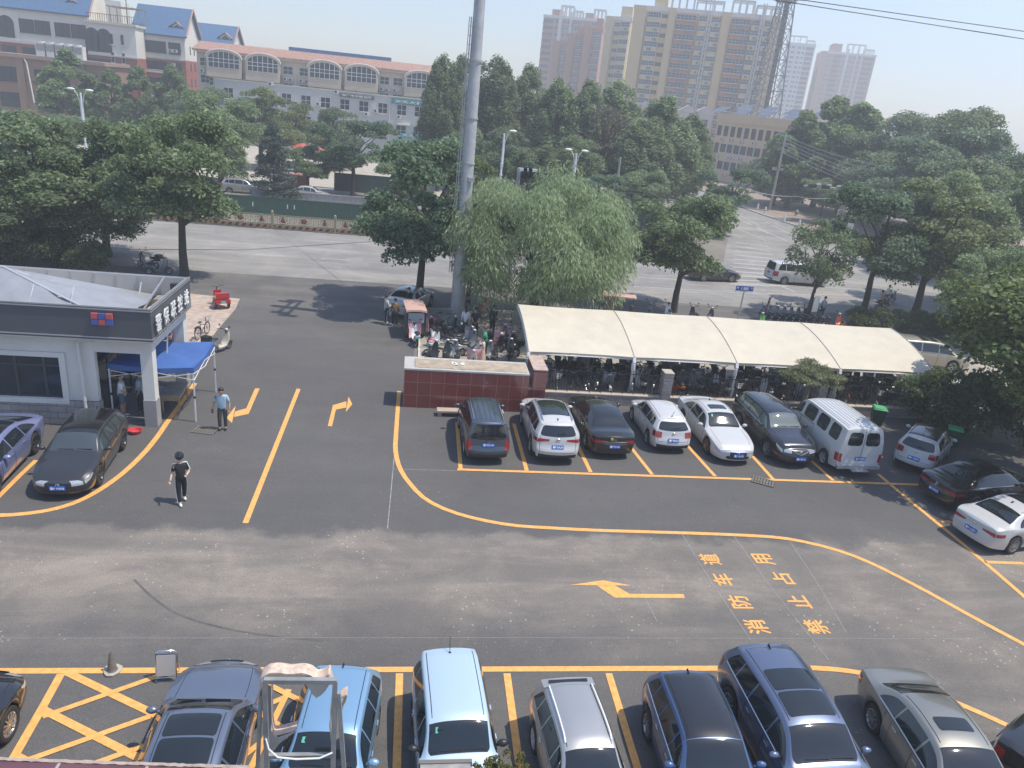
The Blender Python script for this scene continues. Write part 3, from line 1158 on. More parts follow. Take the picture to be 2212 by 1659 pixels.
def wheel_meshes(rad, wid, spokes, rimcol):
    key = (round(rad, 3), spokes, rimcol.name)
    if key in TYRES:
        return TYRES[key]
    ry = Matrix.Rotation(R(90), 4, 'X')      # lathe axis z -> -y
    mb = MB()
    h = wid / 2
    ri = rad * .68
    mb.lathe([(ri, -h * .8), (ri + .02, -h), (rad - .03, -h), (rad, -h + .03), (rad, h - .03), (rad - .03, h), (ri + .02, h), (ri, h * .8)], 22, 0, ry)
    t = mb.mesh('tyre', RUBBER, 35)
    mb = MB()
    mb.lathe([(ri + .004, -h * .75), (ri + .004, h * .82), (ri - .02, h * .84), (ri - .035, h * .5), (ri - .05, -.02)], 22, 0, ry)
    for s in (-1,):
        for k in range(spokes):
            a = 2 * math.pi * k / spokes
            c, d = math.cos(a), math.sin(a)
            mb.bar((c * .03, s * h * .62, d * .03), (c * (ri - .01), s * h * .72, d * (ri - .01)), .055 if spokes < 8 else .03, .03, 0, (0, 1, 0))
    mb.lathe([(0, h * .7), (.05, h * .7), (.06, h * .5)], 10, 0, ry)
    r_ = mb.mesh('rim', rimcol, 35)
    mb = MB()
    mb.lathe([(0, 0), (ri, 0)], 18, 0, ry)
    d_ = mb.mesh('brake_disc', DARKMETAL)
    TYRES[key] = (t, r_, d_)
    return TYRES[key]


ALLOY = mat('alloy', (0.45, 0.46, 0.47), 0.3, 0.85)
ALLOYD = mat('alloy_dark', (0.10, 0.10, 0.11), 0.35, 0.7)
STEEL = mat('steel_rim', (0.55, 0.55, 0.54), 0.5, 0.2)
RED = mat('red_lens', (0.30, 0.012, 0.016), 0.12, coat=0.8)
LENS = mat('clear_lens', (0.42, 0.44, 0.46), 0.08, 0.3, coat=0.8)
PLATE = mat('plate_blue', (0.02, 0.10, 0.42), 0.4)
PLATEW = mat('plate_white', (0.75, 0.76, 0.78), 0.5)
SEAMD = mat('shut_line', (0.012, 0.012, 0.013), 0.6)

TYPES = {
    'sedan': dict(zc=[(0, .66), (.025, .74), (.10, .84), (.25, .95), (.285, .985), (.42, 1.375), (.50, 1.445), (.60, 1.455), (.69, 1.41), (.76, 1.32), (.865, 1.09), (.89, 1.065), (.96, 1.05), (1, .99)],
                  zb=[(0, .60), (.1, .75), (.27, .885), (.5, .92), (.8, .97), (.93, .985), (1, .92)], ws=(.295, .425), rw=(.745, .862), side=(.30, .80), pill=(.475, .655), lean=None, roof=(.445, .725)),
    'fast': dict(zc=[(0, .62), (.025, .70), (.10, .80), (.25, .91), (.275, .94), (.42, 1.34), (.50, 1.41), (.60, 1.42), (.70, 1.365), (.80, 1.23), (.90, 1.09), (.955, 1.04), (.98, 1.03), (1, .97)],
                 zb=[(0, .56), (.1, .72), (.27, .86), (.5, .90), (.8, .95), (.93, .97), (1, .91)], ws=(.285, .425), rw=(.74, .91), side=(.30, .83), pill=(.475, .665), lean=None, roof=(.445, .72)),
    'hatch': dict(zc=[(0, .66), (.025, .74), (.11, .86), (.25, .965), (.28, 1.0), (.415, 1.40), (.49, 1.47), (.60, 1.485), (.80, 1.45), (.93, 1.395), (1, 1.36)],
                  zb=[(0, .60), (.1, .77), (.27, .905), (.5, .94), (.8, .985), (1, 1.0)], ws=(.292, .42), side=(.30, .92), pill=(.47, .67, .80), lean=[(0, 0.0), (.45, -.02), (.62, .03), (.95, .10), (1.38, .40), (1.5, .42)], roof=(.44, .93)),
    'suv': dict(zc=[(0, .80), (.02, .90), (.10, 1.0), (.24, 1.09), (.27, 1.12), (.40, 1.55), (.47, 1.63), (.60, 1.665), (.80, 1.64), (.93, 1.59), (1, 1.55)],
                zb=[(0, .74), (.1, .90), (.27, 1.03), (.5, 1.06), (.8, 1.12), (1, 1.14)], ws=(.282, .405), side=(.29, .93), pill=(.465, .66, .80), lean=[(0, 0.02), (.55, -.02), (.75, .03), (1.08, .10), (1.55, .36), (1.7, .38)], roof=(.43, .94)),
    'mpv': dict(zc=[(0, .80), (.02, .88), (.09, .98), (.16, 1.07), (.19, 1.11), (.335, 1.60), (.40, 1.70), (.55, 1.745), (.85, 1.725), (.97, 1.70), (1, 1.68)],
                zb=[(0, .74), (.1, .90), (.2, 1.0), (.5, 1.04), (.8, 1.05), (1, 1.05)], ws=(.20, .34), side=(.215, .95), pill=(.42, .63, .80), lean=[(0, .02), (.5, -.02), (.8, .02), (1.1, .06), (1.7, .17), (1.8, .18)], roof=(.37, .97)),
    'box': dict(zc=[(0, .78), (.02, .86), (.09, .96), (.20, 1.06), (.235, 1.10), (.35, 1.52), (.42, 1.60), (.55, 1.625), (.85, 1.60), (.96, 1.57), (1, 1.55)],
                zb=[(0, .72), (.1, .88), (.25, 1.0), (.5, 1.03), (.8, 1.05), (1, 1.06)], ws=(.245, .36), side=(.255, .94), pill=(.43, .65, .82), lean=[(0, .02), (.5, -.02), (.8, .02), (1.1, .06), (1.55, .20), (1.7, .22)], roof=(.39, .965)),
    'van': dict(zc=[(0, .95), (.015, 1.02), (.05, 1.14), (.13, 1.30), (.15, 1.34), (.255, 1.92), (.30, 2.02), (.40, 2.07), (.85, 2.07), (.98, 2.05), (1, 2.02)],
                zb=[(0, .88), (.06, 1.02), (.15, 1.22), (.3, 1.26), (1, 1.26)], ws=(.158, .262), side=(.17, .95), pill=(.31, .32, .53, .55, .74), lean=[(0, 0), (1.3, 0.0), (2.0, .07), (2.1, .08)], roof=(.28, .98)),
}
PLAN = pchip([(0, .76), (.02, .84), (.06, .925), (.13, .975), (.25, 1), (.75, 1), (.90, .985), (.96, .955), (.985, .915), (1, .87)])
PLANV = pchip([(0, .86), (.02, .91), (.06, .96), (.13, .985), (.25, 1), (.9, 1), (.97, .985), (.99, .965), (1, .94)])


class Car:
    def __init__(s, kind, L, W, H, rad=.33, wb=None, fo=None):
        T = TYPES[kind]
        s.hc, s.scache = {}, {}
        s.kind, s.L, s.W, s.H, s.rad, s.T = kind, L, W, H, rad, T
        Hn = max(z for _, z in T['zc'])
        k = H / Hn
        s.k = k
        s.zcf = pchip([(x, z * k) for x, z in T['zc']])
        s.zbf = pchip([(x, z * k) for x, z in T['zb']])
        s.plan = PLANV if kind in ('van', 'mpv') else PLAN
        s.wb = wb or L * .585
        s.fo = fo or (L - s.wb) * .50
        s.xw = (s.fo, s.fo + s.wb)              # axle distance behind the nose
        s.lean = pchip([(z * k, d) for z, d in T['lean']]) if T['lean'] else None
        s.Ra = rad * 1.16
        s.wroof = W / 2 * {'van': .80, 'mpv': .745, 'box': .755, 'suv': .70, 'hatch': .685, 'sedan': .665, 'fast': .65}[kind]
        s.sill = .20 if kind in ('sedan', 'fast', 'hatch') else .26

    def zl(s, d):
        z = s.sill + .05 * sm01((.12 - d / s.L) / .12) + .08 * sm01((d / s.L - .88) / .12)
        for xw in s.xw:
            q = abs(d - xw)
            if q < s.Ra:
                z = max(z, s.rad + math.sqrt(max(s.Ra ** 2 - q * q, 0)) * .98)
        return z

    def sec(s, f):
        if f in s.scache:
            return s.scache[f]
        d = f * s.L
        wb = s.W / 2 * s.plan(f)
        zc = s.zcf(f)
        zb = min(s.zbf(f), zc - .035)
        zl = min(s.zl(d), zb - .05)
        hh = s.H - zb
        k = sm01((zc - zb - .07) / max(.2, (hh - .11)))
        we = wb * .80 * (1 - k) + s.wroof * k * (s.plan(f) ** .35)
        ze = zc - (.035 * (1 - k) + .075 * k * s.H / 1.6)
        s.scache[f] = r = (wb, zc, zb, zl, we, max(ze, zb + .005), k)
        return r

    def S(s, f, t):
        """body skin: f 0 nose..1 tail, t 0 sill .. 3 belt .. 4 roof edge .. 6 centre; side y>0"""
        wb, zc, zb, zl, we, ze, k = s.sec(f)
        if t <= 3:
            v = t / 3
            y = wb * (.925 + .075 * (1 - (2 * v - 1.2) ** 2 / 1.44))
            # crease under the window line and tuck at the sill
            z = zl + (zb - zl) * v
        elif t <= 4:
            v = t - 3
            y0 = wb * .966
            y = y0 + (we - y0) * (v ** 1.12)
            z = zb + (ze - zb) * v
        else:
            v = (t - 4) / 2
            q = 1 - v
            y = we * q
            z = zc - (zc - ze) * q ** 2.6
        x = -f * s.L + s.L / 2
        if s.lean and f > .84:
            x += s.lean(z) * sm01((f - .84) / .16) ** 1.0
        if f < .12:                              # raked nose
            x -= (.10 if s.kind != 'van' else .05) * (1 - f / .12) ** 2 * sm01((z - .45) / .5)
        return Vector((x, y, z))

    def halfw(s, f, z):
        key = (f, round(z, 4))
        if key in s.hc:
            return s.hc[key]
        lo, hi = 0.0, 6.0
        for _ in range(16):
            m = (lo + hi) / 2
            if s.S(f, m).z < z:
                lo = m
            else:
                hi = m
        s.hc[key] = r = max(s.S(f, lo).y, .02)
        return r

    def cap(s, front, u, z):
        """end skin: u -1..1 across, z height"""
        f = 0.0 if front else 1.0
        wb, zc, zb, zl, we, ze, k = s.sec(f)
        zz = min(max(z, zl), zc - .002)
        y = u * s.halfw(f, zz)
        p = s.S(f, 0)
        x = (-f * s.L + s.L / 2)
        if not front and s.lean:
            x += s.lean(z)
        if front:
            x -= (.10 if s.kind != 'van' else .05) * sm01((z - .45) / .5)
        ed = (1 - abs(u) ** 2.2)
        bul = (.13 if front else .07) * ed
        if s.kind == 'van':
            bul *= .4
        vz = (z - zl) / max(.1, (.62 - zl))
        bump = .05 * ed ** .5 * sm01(1.6 - abs(vz - .6) * 1.8)
        cl = sm01((zc - z) / .07)
        x += (bul + bump) * cl * (1 if front else -1)
        return Vector((x, y, z))


def patch(fn, us, v0, v1, nv, off=.004, flip=False, mirror=False):
    """grid on a skin function lifted off along its normal"""
    rows = []
    for u in us:
        a, b = v0(u), v1(u)
        row = []
        for j in range(nv + 1):
            v = a + (b - a) * j / nv
            p = fn(u, v)
            e = 1e-3
            du = fn(u + e, v) - fn(u - e, v)
            dv = fn(u, v + e) - fn(u, v - e)
            n = du.cross(dv)
            if n.length > 1e-12:
                n.normalize()
            if n.dot(p - Vector((p.x * .8, 0, .6))) < 0:
                n = -n
            q = p + n * off
            row.append(Vector((q.x, -q.y, q.z)) if mirror else q)
        rows.append(row)
    return rows


def rnd(u0, u1, c, lo, hi, r=.35):
    """v-limits with rounded corners"""
    def a(u):
        t = min(u - u0, u1 - u) / c
        k = 0 if t >= 1 else (1 - math.sqrt(max(0, 1 - (1 - max(t, 0)) ** 2)))
        return lo(u) + (hi(u) - lo(u)) * .5 * k * r

    def b(u):
        t = min(u - u0, u1 - u) / c
        k = 0 if t >= 1 else (1 - math.sqrt(max(0, 1 - (1 - max(t, 0)) ** 2)))
        return hi(u) - (hi(u) - lo(u)) * .5 * k * r
    return a, b


def lin(a, b, n):
    return [a + (b - a) * i / n for i in range(n + 1)]


def emb(a, b, n):      # denser at both ends
    return [a + (b - a) * (.5 - .5 * math.cos(math.pi * i / n)) for i in range(n + 1)]


def build_car(label, kind, L, W, H, pm, ref, head, cat='car', rad=.33, rim=ALLOY, spokes=5, roofm=None, sunroof=None, rails=None, plate=None, plate_rear=True, plate_front=True,
              antenna='fin', ribs=0, two_sun=False, mirrorm=None, tint=GLASS, clad=None, sticker=None, lights='tall', emblem='ring', grille=True, rwiper=True, extra=None, name='parked_car',
              both=False, group=None):
    """ref=(pixel x, pixel y, height, x in car) puts that point of the car's centre line on that pixel; head in degrees"""
    c = Car(kind, L, W, H, rad)
    T = c.T
    g = G(ref[0], ref[1], ref[2])
    hd = R(head)
    loc = (g.x - math.cos(hd) * ref[3], g.y - math.sin(hd) * ref[3], 0)
    root = thing(name, label, cat, loc, hd, group)
    root['car'] = kind
    del root['car']
    X = lambda f: L / 2 - f * L
    # ---- body shell
    fs = set(lin(0, 1, 64)) | {.004, .012, .988, .996}
    for xw in c.xw:
        for a in lin(0, math.pi, 18):
            fs.add((xw + c.Ra * math.cos(a)) / L)
    fs = sorted(fs)
    ts = [0, .25, .5, 1, 1.5, 2, 2.4, 2.7, 2.9, 3, 3.08, 3.5, 3.9, 4, 4.15, 4.4, 4.8, 5.2, 5.6, 6]
    rows = []
    for f in fs:
        half = [c.S(f, t) for t in ts]
        rows.append([Vector((p.x, -p.y, p.z)) for p in half] + half[-2::-1])
    mb = MB()
    mb.grid(rows, 0, True, True)
    for fr in (True, False):
        zl, zc = c.sec(0 if fr else 1)[3], c.sec(0 if fr else 1)[1]
        rr = []
        for z in emb(zl, zc - .001, 22):
            rr.append([c.cap(fr, u, z) for u in [-1, -.97, -.9, -.75, -.5, -.25, 0, .25, .5, .75, .9, .97, 1]])
        mb.grid(rr, 0, True, fr)
    mb.build('body', pm, root, None, 55)
    # ---- dark inside and underside
    mb = MB()
    mb.box(-L * .43, -W * .40, .19, L * .43, W * .40, .62 * c.k)
    mb.build('underbody', BLACK, root)
    # ---- glass
    f0, f1 = T['ws']
    lo, hi = rnd(f0, f1, (f1 - f0) * .25, lambda f: 4.12, lambda f: 6.0, .08)
    lo = (lambda f0_: (lambda f: 4.10 + .18 * max(0, 1 - (f - f0) / ((f1 - f0) * .2)) ** 2))(0)
    us = emb(f0, f1, 14)
    r1 = patch(c.S, us, lo, lambda f: 5.999, 10)
    rows = [[Vector((p.x, -p.y, p.z)) for p in a][:-1] + a[::-1] for a in r1]
    mb = MB()
    mb.grid(rows, 0, True, False)
    wsn = mb.build('windscreen', tint, root, None, 70)
    # wipers, tax-disc stickers on the glass
    for y0, y1 in ((.10, .62), (-.50, .02)):
        p = c.S(f0 + .006, 5.3)
        q = c.S(f0 - .002, 5.3)
        mb = MB()
        mb.bar((p.x - .02, y0 * W * .5 + .02, p.z + .02), (p.x - .005, y1 * W * .5 + .02, p.z + .025), .018)
        mb.build('wiper', BLACK, root)
    if sticker:
        f = f1 - .022
        p, q = c.S(f, 4.5), c.S(f - .022, 4.5)
        sy = -1
        mb = MB()
        dz = .012
        mb.add([(p.x, sy * p.y, p.z + dz), (p.x, sy * (p.y - .08), p.z + dz + .004), (q.x, sy * (q.y - .08), q.z + dz + .004), (q.x, sy * q.y, q.z + dz)], [(0, 1, 2, 3)])
        mb.build('sticker', sticker, wsn)
    if T.get('rw'):
        a, b = T['rw']
        r1 = patch(c.S, emb(a, b, 12), lambda f: 4.12, lambda f: 5.999, 10)
        rows = [[Vector((p.x, -p.y, p.z)) for p in q][:-1] + q[::-1] for q in r1]
        mb = MB()
        mb.grid(rows)
        mb.build('rear_window', tint, root, None, 70)
    else:
        zb1, zc1 = c.zbf(1.0), c.sec(1)[1]
        if kind == 'van':
            for u0, u1 in ((-.80, -.08), (.08, .80)):
                a, b = rnd(u0, u1, .16, lambda u: zb1 + .06, lambda u: zc1 - .16, .5)
                rows = patch(lambda u, v: c.cap(False, u, v), emb(u0, u1, 14), a, b, 10)
                mb = MB()
                mb.grid(rows)
                mb.build('rear_window', tint, root, None, 70)
        else:
            a, b = rnd(-.90, .90, .14, lambda u: zb1 + .02 - .05 * (1 - u * u), lambda u: zc1 - .085, .45)
            rows = patch(lambda u, v: c.cap(False, u, v), emb(-.90, .90, 20), a, b, 12)
            mb = MB()
            mb.grid(rows)
            mb.build('rear_window', tint, root, None, 70)
            if rwiper:
                p, q = c.cap(False, .05, zb1 + .05), c.cap(False, -.38, zb1 + .09)
                mb = MB()
                mb.bar(p + Vector((-.03, 0, .01)), q + Vector((-.03, 0, .01)), .02)
                mb.build('rear_wiper', BLACK, root)
    # ---- side windows
    a, b = T['side']
    cuts = [a] + list(T['pill']) + [b]
    segs = [(cuts[i], cuts[i + 1]) for i in range(len(cuts) - 1)]
    if kind == 'van':
        segs = [(.165, .305), (.335, .53), (.56, .74), (.77, .93)]

    def tlo(f):
        return 3.10

    def thi(f):
        wb, zc, zb, zl, we, ze, k = c.sec(f)
        h = max(ze - zb, .01)
        return max(3.12, 4 - .075 / h) if h > .09 else 3.12
    for sgn in (1, -1):
        for i, (s0, s1) in enumerate(segs):
            s0_, s1_ = s0 + (.006 if i else 0), s1 - .006
            if kind == 'van':
                lo, hi = rnd(s0_, s1_, .03, tlo, thi, .5)
            elif i == len(segs) - 1:
                lo = tlo
                sw = (s1_ - s0_)
                hi = (lambda s0_, s1_, sw: lambda f: thi(f) if f < s1_ - .6 * sw else 3.10 + (thi(f) - 3.10) * math.sqrt(max(0, 1 - ((f - s1_ + .6 * sw) / (.6 * sw)) ** 2.4)))(s0_, s1_, sw)
            else:
                lo, hi = tlo, thi
            rows = patch(c.S, emb(s0_, s1_, 14), lo, hi, 5, .005, mirror=sgn < 0)
            mb = MB()
            mb.grid(rows, 0, True, sgn > 0)
            mb.build('side_window', tint, root, None, 70)
    # chrome window line
    if kind in ('sedan', 'fast', 'suv'):
        for sgn in (1, -1):
            mb = MB()
            pts = [c.S(f, 3.06) for f in lin(a + .02, b - .01, 24)]
            mb.tube([(p.x, sgn * (p.y + .004), p.z) for p in pts], .010, 4)
            mb.build('window_trim', CHROME, root)
    # ---- doors (shut lines and handles)
    dcuts = [(.30, T['pill'][0] + .004), (T['pill'][0] + .006, min(T['pill'][1] + .0, .69))] if kind != 'van' else [(.165, .315), (.325, .545)]
    for sgn in (1, -1):
        for d0, d1 in dcuts:
            mb = MB()
            mb.grid(patch(c.S, lin(d0 - .0022, d1 + .0022, 14), lambda f: max(.0, 0.10 if c.zl(f * L) < .4 else .0), lambda f: 3.04, 9, .0015, mirror=sgn < 0), 0, True, sgn > 0)
            mb.build('door_gap', SEAMD, root, None, 60)
            mb = MB()
            mb.grid(patch(c.S, lin(d0 + .0010, d1 - .0010, 14), lambda f: max(.05, .18 if c.zl(f * L) < .4 else .05), lambda f: 3.0, 9, .004, mirror=sgn < 0), 0, True, sgn > 0)
            dr = mb.build('door', pm, root, None, 60)
            fh = d1 - .030
            p, q = c.S(fh - .028, 2.62), c.S(fh + .008, 2.62)
            mb = MB()
            mb.bar((p.x, sgn * (p.y + .026), p.z), (q.x, sgn * (q.y + .026), q.z), .02, .03)
            mb.build('handle', CHROME if kind in ('suv', 'sedan') and pm.name[-5:] != 'white' else pm, dr)
    # ---- mirrors
    f = T['side'][0] + .045
    for sgn in (1, -1):
        p = c.S(f, 3.15)
        mb = MB()
        mb.ball((p.x, sgn * (p.y + .13), p.z + .05), .1, 10, 7, 0, (.75, 1.15, .75))
        mb.bar((p.x, sgn * (p.y - .01), p.z), (p.x, sgn * (p.y + .09), p.z + .03), .05, .03)
        mb.build('wing_mirror', mirrorm or pm, root)
    # ---- wheels
    tm, rm, dm = wheel_meshes(rad, .20, spokes, rim)
    for xw in c.xw:
        for sgn in (1, -1):
            wh = bpy.data.objects.new('wheel', None)
            COL.objects.link(wh)
            wh.parent = root
            wh.location = (L / 2 - xw, sgn * (W / 2 - .115), rad)
            wh.rotation_euler = (0, 0, 0 if sgn < 0 else math.pi)
            link('tyre', tm, wh)
            link('rim', rm, wh)
            link('brake_disc', dm, wh)
    # ---- lamps
    for sgn in (1, -1):
        # front
        mb = MB()
        zt = c.sec(.0)[1]
        z0, z1 = zt - .16, zt - .03
        mb.grid(patch(lambda u, v: c.cap(True, u, v), lin(.55, .985, 6), lambda u: z0 + .02 * (u - .5), lambda u: z1, 4, .006, mirror=sgn < 0), 0, True)
        mb.grid(patch(c.S, lin(.006, .085, 6), lambda f: 2.05 + 7 * f, lambda f: 2.95, 4, .006, mirror=sgn < 0), 0, True)
        mb.build('headlight', LENS, root, None, 60)
        # rear
        zb1 = c.zbf(1.0)
        mb = MB()
        if kind in ('mpv', 'box', 'van') or lights == 'tall':
            if kind == 'van':
                z0, z1, u0 = .62, .98, .86
            elif kind in ('mpv', 'box'):
                z0, z1, u0 = .62 * c.k, 1.02 * c.k, .80
            else:
                z0, z1, u0 = zb1 - .30, zb1 - .06, .66
        else:
            z0, z1, u0 = zb1 - .24, zb1 - .10, .42
        mb.grid(patch(lambda u, v: c.cap(False, u, v), lin(u0, .99, 6), lambda u: z0 + (.06 * (1 - u) / (1 - u0) if lights != 'tall' else 0), lambda u: z1 - (.02 * (1 - u) / (1 - u0)), 4, .008, mirror=sgn < 0), 0, True)
        tA = lambda zz, f: 3 * (zz - c.zl(f * L)) / max(.1, c.zbf(f) - c.zl(f * L))
        mb.grid(patch(c.S, lin(.955 if lights == 'tall' else .93, .998, 5), lambda f: min(tA(z0 + .02, f), 2.8), lambda f: min(tA(z1, f), 2.98), 4, .008, mirror=sgn < 0), 0, True)
        mb.build('tail_light', RED, root, None, 60)
    # ---- front grille and bumper openings
    if grille:
        zt = c.sec(0)[1]
        mb = MB()
        mb.grid(patch(lambda u, v: c.cap(True, u, v), lin(-.52, .52, 14), lambda u: zt - .26 + .10 * abs(u), lambda u: zt - .06, 4, .006), 0, True)
        mb.build('grille', BLACK, root, None, 60)
        mb = MB()
        a, b = rnd(-.72, .72, .2, lambda u: .30, lambda u: .44, .6)
        mb.grid(patch(lambda u, v: c.cap(True, u, v), lin(-.72, .72, 14), a, b, 3, .006), 0, True)
        mb.build('bumper_opening', BLACK, root, None, 60)
        mb = MB()
        p = [c.cap(True, u, zt - .075 - .12 * (1 - abs(u) / .5)) if emblem == 'vee' else c.cap(True, u, zt - .06) for u in lin(-.5, .5, 12)]
        mb.tube([q + Vector((.012, 0, 0)) for q in p], .012, 5)
        mb.build('grille_bar', CHROME if emblem in ('bar', 'vee', 'aitch') else BLACK, root)
    # dark lower rear bumper
    if kind in ('suv', 'mpv', 'hatch') or clad:
        zl1 = c.sec(1)[3]
        mb = MB()
        mb.grid(patch(lambda u, v: c.cap(False, u, v), lin(-.96, .96, 16), lambda u: zl1 + .005, lambda u: zl1 + .12 + .03 * u * u, 3, .006), 0, True)
        mb.build('rear_bumper_lip', clad or BLACK, root, None, 60)
    if clad:
        for sgn in (1, -1):
            mb = MB()
            mb.grid(patch(c.S, fs[3:-3], lambda f: .0, lambda f: .45 if c.zl(f * L) < .4 else .28, 2, .008, mirror=sgn < 0), 0, True, sgn > 0)
            mb.build('sill_cladding', clad, root, None, 60)
    # ---- badge and plates
    zb1 = c.zbf(1.0)
    ez = (zb1 - .13) if kind not in ('sedan', 'fast') else zb1 - .10
    for fr, zE in ((False, ez), (True, c.sec(0)[1] - .11)):
        if fr is False and kind == 'van':
            continue
        p = c.cap(fr, 0, zE)
        o = 1 if fr else -1
        mb = MB()
        if emblem == 'chevron':
            for q in (0, .045):
                mb.bar(p + Vector((o * .02, -.06, -.03 + q)), p + Vector((o * .02, 0, .02 + q)), .02)
                mb.bar(p + Vector((o * .02, .06, -.03 + q)), p + Vector((o * .02, 0, .02 + q)), .02)
        elif emblem == 'plain':
            mb.ball(p + Vector((o * .01, 0, 0)), .05, 10, 6, 0, (.3, 1, .8))
        else:
            mb.tube([p + Vector((o * .018, .055 * math.cos(k), .055 * math.sin(k))) for k in [j * math.pi / 8 for j in range(17)]], .009, 5, caps=False)
            if emblem == 'vw':
                for y0, z0, y1, z1 in ((-.03, .045, 0, 0), (.03, .045, 0, 0), (-.045, .02, -.015, -.045), (.045, .02, .015, -.045), (0, 0, -.015, -.045), (0, 0, .015, -.045)):
                    mb.bar(p + Vector((o * .018, y0, z0)), p + Vector((o * .018, y1, z1)), .011)
            elif emblem in ('bar', 'vee'):
                mb.bar(p + Vector((o * .02, -.075, 0)), p + Vector((o * .02, .075, 0)), .022)
            elif emblem == 'aitch':
                for y in (-.025, .025):
                    mb.bar(p + Vector((o * .02, y, -.04)), p + Vector((o * .02, y * 1.2, .04)), .012)
                mb.bar(p + Vector((o * .02, -.025, 0)), p + Vector((o * .02, .025, 0)), .012)
        mb.build('emblem', CHROME, root)
    if plate is not None:
        for fr in (True, False):
            if (fr and not plate_front) or (not fr and not plate_rear):
                continue
            if fr:
                zp = .47
            else:
                zp = {'van': .78, 'suv': .80, 'hatch': .62, 'mpv': .84, 'box': .84, 'sedan': .66, 'fast': .6}[kind] * (c.k if kind != 'sedan' else 1)
                if lights == 'low':
                    zp -= .06
            p = c.cap(fr, 0, zp)
            dz = c.cap(fr, 0, zp + .05) - c.cap(fr, 0, zp - .05)
            dz.normalize()
            o = 1 if fr else -1
            y = Vector((0, o, 0))
            nrm = y.cross(dz)
            nrm.normalize()
            M = Matrix((y, dz, nrm)).transposed().to_4x4()
            M.translation = p + nrm * .03
            mb = MB()
            mb.box(-.22, -.07, -.02, .22, .07, 0)
            pl = mb.build('number_plate', PLATE, root)
            pl.matrix_local = M
            if plate:
                tx = text_obj(plate, .12, PLATEW, pl, (0, 0, .003), (0, 0, 0), 0.0, .003, name='plate_characters', fit=(.39, .095))
    # ---- roof things
    if roofm:
        a, b = T['roof']
        r1 = patch(c.S, lin(a - .02, b, 20), lambda f: 3.97, lambda f: 5.999, 10, .004)
        rows = [[Vector((p.x, -p.y, p.z)) for p in q][:-1] + q[::-1] for q in r1]
        mb = MB()
        mb.grid(rows)
        mb.build('roof_panel', roofm, root, None, 60)
    ra, rb = T['roof']
    if sunroof:
        a, b = sunroof[0], sunroof[1]
        t0 = sunroof[2] if len(sunroof) > 2 else 4.6
        for a_, b_ in (((a, b),) if not two_sun else ((a, (a + b) / 2 - .006), ((a + b) / 2 + .006, b))):
            r1 = patch(c.S, emb(a_, b_, 14), rnd(a_, b_, .02, lambda f: t0, lambda f: 7.4, .12)[0], lambda f: 5.999, 8, .007)
            rows = [[Vector((p.x, -p.y, p.z)) for p in q][:-1] + q[::-1] for q in r1]
            mb = MB()
            mb.grid(rows)
            mb.build('sunroof', tint, root, None, 60)
    if rails:
        for sgn in (1, -1):
            mb = MB()
            pts = [c.S(f, 4.22) for f in lin(ra + .02, rb - .04, 12)]
            mb.tube([(p.x, sgn * p.y, p.z + (.012 if k in (0, 12) else .05)) for k, p in enumerate(pts)], .02, 6)
            mb.build('roof_rail', rails, root)
    # roof ditch lines
    for sgn in (1, -1):
        mb = MB()
        pts = [c.S(f, 4.30) for f in lin(ra, rb, 16)]
        mb.tube([(p.x, sgn * p.y, p.z + .001) for p in pts], .008, 4)
        mb.build('roof_ditch', SEAMD, root)
    for k in range(ribs):
        t = 4.55 + 1.45 * (k % ((ribs + 1) // 2)) / ((ribs + 1) // 2 - .5)
        sgn = 1 if k < (ribs + 1) // 2 else -1
        mb = MB()
        pts = [c.S(f, min(t, 5.95)) for f in lin(ra + .05, rb - .03, 14)]
        mb.tube([(p.x, sgn * p.y, p.z) for p in pts], .016, 5)
        mb.build('roof_rib', pm, root)
    p = c.S(rb - .05, 6)
    if antenna == 'fin':
        mb = MB()
        mb.add([(p.x - .09, -.025, p.z), (p.x - .09, .025, p.z), (p.x + .1, 0, p.z), (p.x - .08, 0, p.z + .075)], [(0, 2, 3), (2, 1, 3), (1, 0, 3), (0, 1, 2)])
        mb.build('antenna', pm if antenna == 'body' else BLACK, root)
    elif antenna == 'rod':
        mb = MB()
        mb.bar((p.x, 0, p.z), (p.x - .18, 0, p.z + .28), .012)
        mb.ball((p.x, 0, p.z), .03, 8, 5)
        mb.build('antenna', BLACK, root)
    # shut lines of bonnet and tailgate
    mb = MB()
    bl = []
    for u in lin(0, 1, 14):
        bl.append(c.S(.05 + (T['ws'][0] - .07) * u, 4.15))
    for sgn in (1, -1):
        mb = MB()
        mb.tube([(p.x, sgn * p.y, p.z + .001) for p in bl], .006, 4)
        mb.build('bonnet_gap', SEAMD, root)
    if kind == 'van':
        mb = MB()
        mb.tube([c.cap(False, 0, z) + Vector((-.004, 0, 0)) for z in lin(.55, c.sec(1)[1] - .05, 10)], .008, 4)
        mb.build('door_gap', SEAMD, root)
        mb = MB()
        mb.box(-L / 2 - .12, -W * .47, .36, -L / 2 + .05, W * .47, .50)
        mb.build('rear_bumper', GREYMETAL, root)
        mb = MB()
        mb.box(-L / 2 - .3, -.35, .32, -L / 2 - .1, .35, .35)
        mb.build('tow_step', GREYMETAL, root)
    elif kind in ('hatch', 'suv', 'mpv', 'box'):
        for sgn in (1, -1):
            mb = MB()
            z0 = .55 * c.k
            mb.tube([c.cap(False, sgn * .86, z) + Vector((-.002, 0, 0)) for z in lin(z0, zb1, 8)], .006, 4)
            mb.build('tailgate_gap', SEAMD, root)
        mb = MB()
        mb.tube([c.cap(False, u, .55 * c.k) + Vector((-.002, 0, 0)) for u in lin(-.86, .86, 12)], .006, 4)
        mb.build('tailgate_gap', SEAMD, root)
    if extra:
        extra(c, root)
    return root, c


